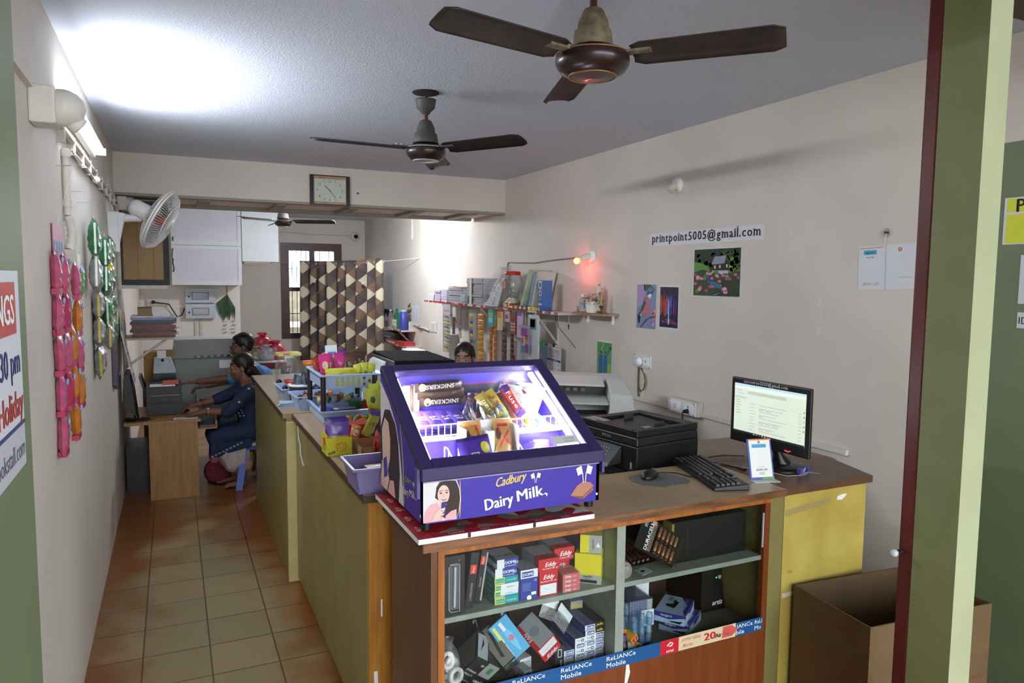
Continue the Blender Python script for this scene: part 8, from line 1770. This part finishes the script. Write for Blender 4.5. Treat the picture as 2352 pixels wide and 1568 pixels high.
cbox('book_box', 'red and white printed boxes on the lower far shelf', 'box', 3.03, 9.85, ZG, .16,1.0,.055, flat('#b8403c',.5), [('L',('r',.0,.0,.5,.4,DWHITE)),('T',('r',.2,.5,.8,.95,DG))]); cbox('black_case', 'black case between the two far shelves', 'case', 3.03, 10.3, ZG+.0555, .16,.7,.10, PBK, [('L',('r',.1,.2,.6,.3,DWHITE))])
b = B(); b.sphere((0,0,0),.07,clear('bag_far','#ffffff',.2,.3,'#b8b4b0'),12,8,(1,1.4,.9)); tag(b.make('plastic_bag', None, (3.0,11.2,ZG+.06)), 'clear plastic bag at the left end of the lower far shelf', 'bag')
b = B(); b.tube([(0,.0,.0),(-.01,.02,-.1),(-.012,.0,-.22),(-.01,-.01,-.30)], [.01,.012,.009,.012], mat('#8a7a64',.8,var=.3), 8)
for k in range(10): b.sphere((-.02+.004*(k % 3), .03*math.sin(k*2.2), -.03-.028*k),.028 if k in (2,3,9) else .014,[mat('#8f7d66',.8),mat('#6f604e',.8)][k % 2],7,5)
tag(b.make('garland', None, (XR-.01,10.25,1.52)), 'dried flower garland hanging on the right wall beyond the long shelf', 'garland')
poster('date_chart', 'small white chart sheet beside the dried garland', 'paper', 10.14, 9.86, 1.27, 1.49, '#d8dce6', lambda b, w, h: [b.bb(-.0016,-.001,-w*(.35+.4*(k % 2)),-w*(.2+.4*(k % 2)),h*(.15+.13*(k//2)),h*(.2+.13*(k//2)),GREYB) for k in range(12)])
t, x0, w, h = plate('switch_socket', 'white wall box with a black plug under the dried garland', 10.33, 10.10, 1.13, 1.25, .01, box=.06)
b = B(); b.cyl((x0,.05,-.01),(x0+.05,.05,-.01),.025,PBK,12); b.tube([(x0+.04,.05,-.01),(x0+.06,.06,-.1),(x0+.05,.06,-.5)], .008, PBK, 6); b.make('plug', t)
t, x0, w, h = plate('switch_plate', 'white two module switch plate on the bright part of the right wall', 9.33, 9.08, 1.17, 1.30, .012)
b = B(); b.bb(x0,x0+.004,-.06,.06,-.045,.045,mat('#d0cfc8',.4)); b.make('rocker_switch', t)
b = B(); b.tube([(XR-.012,10.08,1.215),(XR-.02,9.85,1.21),(XR-.03,9.75,1.20),(XR-.012,9.6,1.195),(XR-.012,9.36,1.175)], .014, PVCD, 8); b.sphere((XR-.03,9.74,1.20),.025,flat('#7a6a5a'),8,6); tag(b.make('cable'), 'thick taped cable between the two far wall sockets', 'cable')
b = B(); b.bb(XR-.02,XR,10.13,10.17,2.44,2.76,PVC); tag(b.make('cable_trunking'), 'short white trunking hanging below the beam on the right wall', 'trunking')
b = B(); b.tube([(1.42,YB-.006,2.65),(1.7,YB-.006,2.66),(2.2,YB-.006,2.63),(2.9,YB-.006,2.63)], .008, PVCD, 5); tag(b.make('cable'), 'thin cable running above the window to the corner camera', 'cable')
b = B(); b.tube([(XR-.3,9.3,.93),(XR-.3,8.6,.965)], .02, WHITE, 6); b.bb(XR-.42,XR-.2,8.62,9.3,.93,.95,WHITE); tag(b.make('paper_tray'), 'white tray edge poking out below the bright wall', 'tray')
# cardboard box by the column
t = thing('cardboard_box', 'large open brown cardboard box behind the olive column', 'box', (2.562, 1.877, 0), math.radians(-5))
CB = mat('#6f573a',.75,var=.06,scale=8); CBI = mat('#5f4a32',.8,var=.06)
def cwall(b, x0, x1, y0, y1, z0, z1, m): b.bb(x0,x1,y0,y1,z0,z1,m)
hw, hd, hh = .307, .195, .645
b = B(); RDp = flat('#8a4438',.8)
b.bb(-hw,hw,-hd,-hd+.006,0,hh,CB); b.bb(-hw,hw,hd-.006,hd,0,hh,CBI); b.bb(-hw,-hw+.006,-hd+.0061,hd-.0061,0,hh,CB); b.bb(hw-.006,hw,-hd+.0061,hd-.0061,0,hh,CB); b.bb(-hw+.0061,hw-.0061,-hd+.0061,hd-.0061,0,.006,CBI)
b.text('HS', (-hw-.0002,.10,.40), (0,-1,0), (0,0,1), .055, RDp, 'C'); b.text('CARTON', (-hw-.0002,-.03,.58), (0,-1,0), (0,0,1), .022, RDp, 'C')
for y in (.14,.10): b.bb(-hw-.0008,-hw,y-.005,y+.005,.20,.26,RDp); b.poly((-hw-.001,y,.26), (0,-1,0), (0,0,1), [(-.012,0),(.012,0),(0,.02)], RDp)
b.text('PORT', (hw*.82,-hd-.0002,.36), (1,0,0), (0,0,1), .02, RDp, 'C')
b.make('box_body', t)
b = B(); b.hexa([(-.02,-hd-.003,hh+.0001),(.10,-hd-.003,hh+.0001),(.10,-hd+.004,hh+.0001),(-.02,-hd+.004,hh+.0001)],[(0,-hd-.02,hh+.03),(.10,-hd-.01,hh+.05),(.10,-hd-.006,hh+.05),(0,-hd-.015,hh+.03)],CB); b.make('torn_flap', t)
# sign on the left jamb
t = thing('shop_sign', 'white opening hours sign with red and blue lettering on the olive jamb', 'sign', (-.222, 1.358, 1.60), 0)
b = B(); DBp = flat('#3a3a78',.5); RDs = flat('#b8443c',.5)
b.bb(0,.003,-.42,0,.05,.285,flat('#cfd2da',.5)); b.bb(0,.003,-.42,0,-.02,.0499,flat('#b9b9c4',.5)); b.bb(.0031,.004,-.42,0,.046,.052,DBp)
b.bb(.0031,.004,-.40,-.035,.19,.268,RDs); b.text('TIMINGS', (.004,-.055,.229), (0,1,0), (0,0,1), .045, WHITE, 'R', bold=.03); b.text('9 - 6:30 pm', (.003,-.02,.150), (0,1,0), (0,0,1), .042, DBp, 'R', bold=.02); b.text('Sunday Holiday', (.003,-.008,.085), (0,1,0), (0,0,1), .042, RDs, 'R', bold=.03); b.text('bookstall.com', (.003,-.01,.012), (0,1,0), (0,0,1), .028, flat('#5a5a74',.5), 'R')
b.make('sign_board', t, (0,0,0), (0,0,0))
# ================================================================ PEOPLE
def cap(b, p, r, q, r2, m):
    p, q = Vector(p), Vector(q)
    b.sphere(p, r, m, 14, 8); b.sphere(q, r2, m, 14, 8)
    if (q-p).length > 1e-4: b.tube([p, q], [r, r2], m, 14)
def skinned(b, name, parent, vox=.005, it=4):
    o = b.make(name, parent)
    q = o.modifiers.new('r', 'REMESH'); q.mode = 'VOXEL'; q.voxel_size = vox; q.use_smooth_shade = True
    q = o.modifiers.new('m', 'SMOOTH'); q.iterations = it; q.factor = .5
    return o
def head(b, hb, M, sk, hair, female=True):
    """skin into b, hair into hb; local x forward, y left, z up"""
    b.M = M; hb.M = M
    b.sphere((-.012,0,.03),.09,sk,18,12,(1.0,.80,.94)); b.sphere((.025,0,-.02),.062,sk,18,12,(1,1,1.45)); b.sphere((.036,0,-.078),.042,sk,14,9,(1,1,.85))
    cap(b, (.086,0,.008), .008, (.104,0,-.030), .012, sk); b.sphere((.092,.011,-.034),.008,sk,8,6); b.sphere((.092,-.011,-.034),.008,sk,8,6)
    b.sphere((.082,0,-.056),.012,sk,10,7,(1,1.9,.7)); b.sphere((.080,0,-.068),.012,sk,10,7,(1,1.7,.7))
    for s in (-1, 1):
        b.sphere((-.012,s*.074,-.01),.018,sk,10,8,(1,.5,1.8)); cap(b, (.058,s*.046,.028), .008, (.078,s*.012,.029), .008, sk); b.sphere((.06,s*.038,-.03),.022,sk,10,7)
    cap(b, (-.018,0,-.07), .048, (-.035,0,-.175), .050, sk)
    if hair is not None:
        hb.sphere((-.026,0,.045),.098,hair,20,12,(.98,.85,.90)); hb.sphere((-.06,0,-.03 if female else .0),.055 if female else .042,hair,14,9,(.9,1.2,1.3))
        for s in (-1, 1): hb.sphere((-.035,s*.066,.02),.035,hair,10,8,(1,.6,1.3)); cap(hb, (.060,s*.050,.038), .0045, (.0805,s*.020,.041), .005, hair)
def face_bits(par, M, bits=True):
    for s in (-1, 1):
        b = B(); b.M = M; b.sphere((.0650,s*.031,.008),.0115,flat('#b8b2a8',.3),10,8); b.sphere((.0745,s*.031,.008),.006,flat('#1c1412',.2),8,6); b.make('eye', par)
    b = B(); b.M = M; b.sphere((.0865,0,-.062),.010,flat('#8a4a44',.5),10,7,(.7,2.0,.75)); b.make('lips', par)
def hand(b, w, d, n, side, sk, curl=.5):
    """w wrist, d pointing direction, n back-of-hand normal, side: thumb side vector"""
    w, d, n, t = Vector(w), Vector(d).normalized(), Vector(n).normalized(), Vector(side).normalized()
    for k in range(4):
        cap(b, w+d*.012+t*(-.022+.015*k), .017, w+d*.075+t*(-.030+.020*k), .013, sk)
    for k, L in enumerate((.058,.074,.080,.070)):
        p = w+d*.080+t*(-.031+.0207*k); c = curl*(1+.1*k)
        q = p+(d*math.cos(c*.5)-n*math.sin(c*.5))*L*.5; r = q+(d*math.cos(c*1.4)-n*math.sin(c*1.4))*L*.32; s = r+(d*math.cos(c*2)-n*math.sin(c*2))*L*.22
        cap(b, p, .0095, q, .0088, sk); cap(b, q, .0088, r, .008, sk); cap(b, r, .008, s, .007, sk)
    p = w+d*.03+t*.032; q = p+(d*.6+t*.7).normalized()*.036; r = q+(d*.95+t*.15-n*.2).normalized()*.030
    cap(b, p, .013, q, .0105, sk); cap(b, q, .0105, r, .0085, sk)
def facing(c, deg, tilt=0.0, s=1.0):
    return Matrix.Translation(c) @ Matrix.Rotation(math.radians(deg), 4, 'Z') @ Matrix.Rotation(tilt, 4, 'Y') @ Matrix.Scale(s, 4)
HAIR = mat('#15110f',.45,var=.2,scale=60,stretch=(1,1,.2))
# stools
def stool(label, x, y, h, c):
    t = thing('plastic_stool', label, 'stool', (x, y, 0)); m = mat(c,.35,var=.03)
    b = B(); b.prism([(.15*math.cos(a)*(1 if abs(math.cos(a))<.8 else 1),.15*math.sin(a)) for a in [2*PI*k/20 for k in range(20)]], h-.025, h, m); b.make('seat', t)
    for sx in (-1,1):
        for sy in (-1,1):
            b = B(); b.hexa([(sx*.15-.028,sy*.15-.028,0),(sx*.15+.028,sy*.15-.028,0),(sx*.15+.028,sy*.15+.028,0),(sx*.15-.028,sy*.15+.028,0)],[(sx*.09-.03,sy*.09-.03,h-.0251),(sx*.09+.03,sy*.09-.03,h-.0251),(sx*.09+.03,sy*.09+.03,h-.0251),(sx*.09-.03,sy*.09+.03,h-.0251)],m); b.make('leg', t)
    return t
stool('blue plastic stool under the seated woman in navy', .635, 6.84, .375, '#2f4fb0')
b = B(); b.lathe([(.001,0),(.14,0),(.15,.012),(.14,.028),(.001,.03)], mat('#b0a8a0',.8), 20); tag(b.make('cushion', None, (.635,6.84,.3755)), 'flat pale cushion on the blue stool', 'cushion')
# --- woman at the desk, facing the left wall
SK1 = mat('#7d5440',.5,var=.05,scale=20); NAVY = mat('#1d2c4a',.8,var=.1,scale=25,bump=.2); PALEC = mat('#b3a5a4',.8,var=.06,scale=20)
w1 = thing('person', 'woman in a navy tunic sitting at the wooden desk, hand on a mouse', 'person', (.62, 6.85, 0))
def rel(*p): return tuple(Vector(p)-Vector((.62,6.85,0)))
b, hb = B(), B(); Mh = facing(rel(.535,6.86,1.072), 178, .10, 1.02)
head(b, hb, Mh, SK1, HAIR)
b.M = Matrix(); hb.M = Matrix()
S = {k: rel(*v) for k, v in dict(neck=(.572,6.86,.93), ch=(.595,6.86,.80), wa=(.625,6.86,.62), pe=(.64,6.86,.52), ls=(.595,6.715,.868), rs=(.585,7.0,.868), le=(.415,6.685,.705), lw=(.235,6.715,.712), re=(.36,7.02,.775), rw=(.185,6.98,.735), lh=(.62,6.775,.505), rh=(.62,6.945,.505), lk=(.315,6.755,.475), rk=(.31,6.95,.475), la=(.515,6.775,.085), ra=(.47,6.95,.085), lt=(.40,6.765,.028), rt=(.35,6.94,.028)).items()}
cap(b,S['neck'],.05,S['ch'],.10,SK1); cap(b,S['ch'],.11,S['wa'],.105,SK1); cap(b,S['wa'],.105,S['pe'],.10,SK1)
for s in 'lr':
    cap(b,S['neck'],.05,S[s+'s'],.048,SK1); cap(b,S[s+'s'],.046,S[s+'e'],.036,SK1); cap(b,S[s+'e'],.036,S[s+'w'],.024,SK1)
    cap(b,S[s+'h'],.085,S[s+'k'],.058,SK1); cap(b,S[s+'k'],.055,tuple((Vector(S[s+'k'])*.6+Vector(S[s+'a'])*.4)),.05,SK1); cap(b,tuple((Vector(S[s+'k'])*.6+Vector(S[s+'a'])*.4)),.05,S[s+'a'],.034,SK1)
    a, t_ = Vector(S[s+'a']), Vector(S[s+'t'])
    cap(b,a+Vector((.02,0,-.05)),.030,t_,.024,SK1)
    for k in range(5): cap(b,t_+Vector((-.005,-.026+.013*k,.0)),.011,t_+Vector((-.03+.004*abs(k-1),-.028+.014*k,-.006)),.009,SK1)
hand(b, S['lw'], (-1,.05,-.06), (0,0,1), (0,1,0), SK1, .2); hand(b, S['rw'], (-1,-.1,-.08), (0,0,1), (0,-1,0), SK1, .5)
skinned(b, 'body', w1)
cap(hb, tuple(Mh @ Vector((-.10,.0,-.03))), .042, tuple(Mh @ Vector((-.135,.0,-.09))), .036, HAIR); cap(hb, tuple(Mh @ Vector((-.135,.0,-.09))), .036, tuple(Mh @ Vector((-.13,.01,-.20))), .022, HAIR)
skinned(hb, 'hair', w1, .004, 3)
face_bits(w1, Mh)
b = B(); b.M = Mh; b.sphere((-.012,.082,-.045),.006,GOLD,8,6); b.make('earring', w1)
b = B()
cap(b,(S['neck'][0],S['neck'][1],S['neck'][2]-.045),.075,S['ch'],.128,NAVY); cap(b,S['ch'],.130,S['wa'],.125,NAVY); cap(b,S['wa'],.125,S['pe'],.118,NAVY)
for s in 'lr':
    cap(b,(S[s+'s'][0],S[s+'s'][1],S[s+'s'][2]),.064,tuple(Vector(S['ch'])+Vector((0,0,.05))),.09,NAVY); cap(b,S[s+'s'],.062,S[s+'e'],.053,NAVY); cap(b,S[s+'e'],.053,tuple(Vector(S[s+'e']).lerp(Vector(S[s+'w']),.12)),.050,NAVY)
    cap(b,S[s+'h'],.095,S[s+'k'],.080,NAVY)
    k_, a_ = Vector(S[s+'k']), Vector(S[s+'a'])
    cap(b,k_,.083,tuple(k_.lerp(a_,.28)+Vector((-.01,0,0))),.078,NAVY)
b.hexa([rel(.26,6.69,.30),rel(.60,6.69,.38),rel(.60,7.03,.38),rel(.26,7.03,.30)],[rel(.27,6.68,.48),rel(.64,6.70,.54),rel(.64,7.03,.54),rel(.27,7.03,.48)],NAVY)
skinned(b, 'tunic', w1, .006, 6)
b = B(); EMB_ = flat('#7f8ea4',.6)
for k in range(9): b.box(rel(.275+.030*k,6.662+.003*k,.325+.012*k), (.020,.006,.014), EMB_, Ry(-.3))
for k in range(6): b.box(rel(.54-.01*k,6.705,.66+.025*(k % 3)), (.012,.02,.010), EMB_)
b.make('embroidery', w1)['kind'] = 'stuff'
for (x, y, z) in ((.583,6.652,.905),(.50,6.628,.795),(.66,6.70,.86)):
    b = B(); b.box(rel(x,y,z),(.022,.008,.006),WHITE,Ry(.7)); b.box(rel(x,y,z),(.022,.008,.006),WHITE,Ry(-.7)); b.make('star_motif', w1)
b = B()
for s in 'lr':
    k_, a_ = Vector(S[s+'k']), Vector(S[s+'a']); cap(b,tuple(k_.lerp(a_,.15)),.072,tuple(k_.lerp(a_,.66)),.075,PALEC)
b.hexa([rel(.40,6.70,.19),rel(.54,6.70,.21),rel(.54,6.84,.21),rel(.40,6.84,.19)],[rel(.33,6.70,.38),rel(.56,6.70,.38),rel(.56,6.84,.38),rel(.33,6.84,.38)],PALEC)
skinned(b, 'trousers', w1, .006, 5)
b = B(); p = Vector(S['lw']).lerp(Vector(S['le']),.10); b.tube([p+Vector((0,.029*math.cos(a*PI/8),.029*math.sin(a*PI/8))) for a in range(17)], .005, flat('#b06a70',.4), 6); b.sphere(p+Vector((0,-.006,.030)),.014,flat('#c8b0b0',.3),10,7,(1,1,.4)); b.make('wristwatch', w1)
b = B(); p = Vector(S['rw']).lerp(Vector(S['re']),.2); b.tube([p+Vector((0,.032*math.cos(a*PI/8),.032*math.sin(a*PI/8))) for a in range(17)], .005, flat('#7a2a28',.4), 6); b.make('bangle', w1)
b = B(); b.sphere((.07,6.985,.688),.03,PBK,14,8,(1.4,.9,.55)); tag(b.make('computer_mouse'), 'black computer mouse under the hand of the woman in navy', 'mouse')
b = B(); b.bb(-.02,.17,6.66,6.74,.6703,.673,WHITE); b.bb(.0,.06,6.645,6.69,.6731,.675,flat('#c8ccd8',.5)); tag(b.make('paper_slip'), 'white paper slips at the near edge of the wooden desk', 'paper')
# --- man behind her in a blue shirt
SK2 = mat('#6a4636',.5,var=.05,scale=20); BLUE = mat('#3f86bd',.8,var=.06,scale=20,bump=.2)
m1 = thing('person', 'man with glasses and moustache in a blue shirt reaching towards the grey printer', 'person', (.80, 7.25, 0))
def rel(*p): return tuple(Vector(p)-Vector((.80,7.15,0)))
b, hb = B(), B(); Mh = facing(rel(.582,7.15,1.222), 180, .12, 1.02)
head(b, hb, Mh, SK2, HAIR, False)
hb.M = Mh; hb.sphere((.0,0,.085),.066,HAIR,14,9,(1.1,.95,.55)); cap(hb, (.098,.022,-.046), .007, (.098,-.022,-.046), .007, HAIR)
b.M = Matrix(); hb.M = Matrix()
S = {k: rel(*v) for k, v in dict(neck=(.64,7.15,1.06), ch=(.73,7.15,.90), wa=(.80,7.15,.68), pe=(.83,7.15,.53), ls=(.70,6.995,.985), rs=(.70,7.30,.985), le=(.42,6.985,.945), lw=(.185,7.02,.925), re=(.46,7.34,.88), rw=(.28,7.32,.84), lh=(.82,7.05,.53), rh=(.82,7.25,.53), lk=(.42,7.04,.52), rk=(.42,7.26,.52), la=(.44,7.05,.09), ra=(.44,7.25,.09)).items()}
cap(b,S['neck'],.055,S['ch'],.12,SK2); cap(b,S['ch'],.12,S['wa'],.115,SK2); cap(b,S['wa'],.115,S['pe'],.13,SK2)
for s in 'lr':
    cap(b,S['neck'],.055,S[s+'s'],.055,SK2); cap(b,S[s+'s'],.05,S[s+'e'],.040,SK2); cap(b,S[s+'e'],.041,S[s+'w'],.027,SK2); cap(b,S[s+'h'],.085,S[s+'k'],.06,SK2); cap(b,S[s+'k'],.057,S[s+'a'],.038,SK2); cap(b,tuple(Vector(S[s+'a'])+Vector((.02,0,-.05))),.034,tuple(Vector(S[s+'a'])+Vector((-.17,0,-.062))),.026,SK2)
hand(b, S['lw'], (-1,.05,-.02), (0,0,1), (0,1,0), SK2, .3); hand(b, S['rw'], (-1,-.1,-.1), (0,0,1), (0,-1,0), SK2, .5)
skinned(b, 'body', m1); skinned(hb, 'hair', m1, .004, 3); face_bits(m1, Mh)
b = B(); b.M = Mh
for s in (-1, 1):
    b.tube([(.098,s*.034+.021*math.cos(a*PI/7),.006+.017*math.sin(a*PI/7)) for a in range(15)], .0018, INK, 5); b.tube([(.096,s*.055,.010),(.0,s*.078,.012)], .002, INK, 5)
b.tube([(.100,-.013,.010),(.100,.013,.010)], .0018, INK, 5); b.make('glasses', m1)
b = B()
cap(b,(S['neck'][0]+.02,S['neck'][1],S['neck'][2]-.04),.075,S['ch'],.14,BLUE); cap(b,S['ch'],.142,S['wa'],.135,BLUE); cap(b,S['wa'],.135,S['pe'],.145,BLUE)
for s in 'lr': cap(b,S[s+'s'],.072,tuple(Vector(S['ch'])+Vector((-.01,0,.04))),.10,BLUE); cap(b,S[s+'s'],.070,tuple(Vector(S[s+'s']).lerp(Vector(S[s+'e']),.78)),.062,BLUE)
skinned(b, 'shirt', m1, .006, 5)
b = B()
for s in 'lr': cap(b,S[s+'h'],.105,S[s+'k'],.075,DG); cap(b,S[s+'k'],.072,tuple(Vector(S[s+'a'])+Vector((0,0,.02))),.056,DG)
cap(b,S['lh'],.11,S['rh'],.11,DG); skinned(b, 'trousers', m1, .008, 4)
stool('plain brown stool under the man in blue, mostly hidden', .84, 7.25, .38, '#6a4a38')
# --- woman behind the purple case
SK3 = mat('#9a725e',.5,var=.05,scale=20); SAR = mat('#7a4a3a',.8,var=.1)
w2 = thing('person', 'woman with a small forehead dot seen above the purple case', 'person', (2.22, 5.66, 0))
def rel(*p): return tuple(Vector(p)-Vector((2.22,5.66,0)))
b, hb = B(), B(); Mh = facing(rel(2.20,5.62,1.215), 237, .16, 1.04)
head(b, hb, Mh, SK3, HAIR)
b.M = Matrix(); hb.M = Matrix()
S = {k: rel(*v) for k, v in dict(neck=(2.225,5.655,1.07), ch=(2.24,5.67,.88), wa=(2.25,5.68,.68), pe=(2.25,5.69,.55), ls=(2.37,5.58,.97), rs=(2.09,5.76,.97), le=(2.33,5.40,.76), lw=(2.18,5.32,.70), re=(1.98,5.62,.76), rw=(2.04,5.42,.70), lh=(2.32,5.63,.54), rh=(2.17,5.74,.54), lk=(2.11,5.30,.52), rk=(1.94,5.42,.52), la=(2.12,5.32,.08), ra=(1.95,5.44,.08)).items()}
cap(b,S['neck'],.05,S['ch'],.11,SK3); cap(b,S['ch'],.11,S['wa'],.11,SK3); cap(b,S['wa'],.11,S['pe'],.125,SK3)
for s in 'lr': cap(b,S['neck'],.05,S[s+'s'],.05,SK3); cap(b,S[s+'s'],.047,S[s+'e'],.037,SK3); cap(b,S[s+'e'],.037,S[s+'w'],.025,SK3); cap(b,S[s+'h'],.09,S[s+'k'],.06,SK3); cap(b,S[s+'k'],.055,S[s+'a'],.036,SK3); cap(b,tuple(Vector(S[s+'a'])+Vector((0,0,-.05))),.03,tuple(Vector(S[s+'a'])+Vector((-.09,-.12,-.058))),.022,SK3)
hand(b, S['lw'], (-.7,-.7,-.2), (0,0,1), (-.7,.7,0), SK3, .5); hand(b, S['rw'], (-.2,-1,-.2), (0,0,1), (1,0,0), SK3, .5)
skinned(b, 'body', w2); cap(hb, tuple(Mh @ Vector((-.10,.0,-.02))), .045, tuple(Mh @ Vector((-.12,.0,-.05))), .04, HAIR); skinned(hb, 'hair', w2, .004, 3); face_bits(w2, Mh)
b = B(); b.M = Mh; b.sphere((.0905,0,.050),.0045,flat('#5a1a1c',.5),8,6,(.5,1,1)); b.make('forehead_dot', w2)
b = B(); cap(b,(S['neck'][0],S['neck'][1],S['neck'][2]-.06),.075,S['ch'],.13,SAR); cap(b,S['ch'],.13,S['wa'],.125,SAR); cap(b,S['wa'],.13,S['pe'],.15,SAR)
for s in 'lr': cap(b,S[s+'s'],.062,S[s+'e'],.05,SAR); cap(b,S[s+'s'],.06,S['ch'],.09,SAR); cap(b,S[s+'h'],.11,S[s+'k'],.085,SAR); cap(b,S[s+'k'],.085,tuple(Vector(S[s+'a'])+Vector((0,0,.03))),.075,SAR)
skinned(b, 'dress', w2, .008, 5)
stool('hidden brown stool under the woman behind the purple case', 2.255, 5.69, .395, '#6a4a38')
t = thing('cloth_bag', 'maroon and pink patterned cloth bag on the floor behind the desk', 'bag', (.33, 6.98, 0))
b = B(); b.sphere((0,0,.12),.12,mat('#7a2a38',.8,var=.25,scale=40),16,10,(1,.7,1)); b.sphere((-.02,-.02,.27),.08,mat('#c86a7a',.8,var=.15,scale=20),14,9,(.7,.6,1.2)); b.make('bag_body', t)
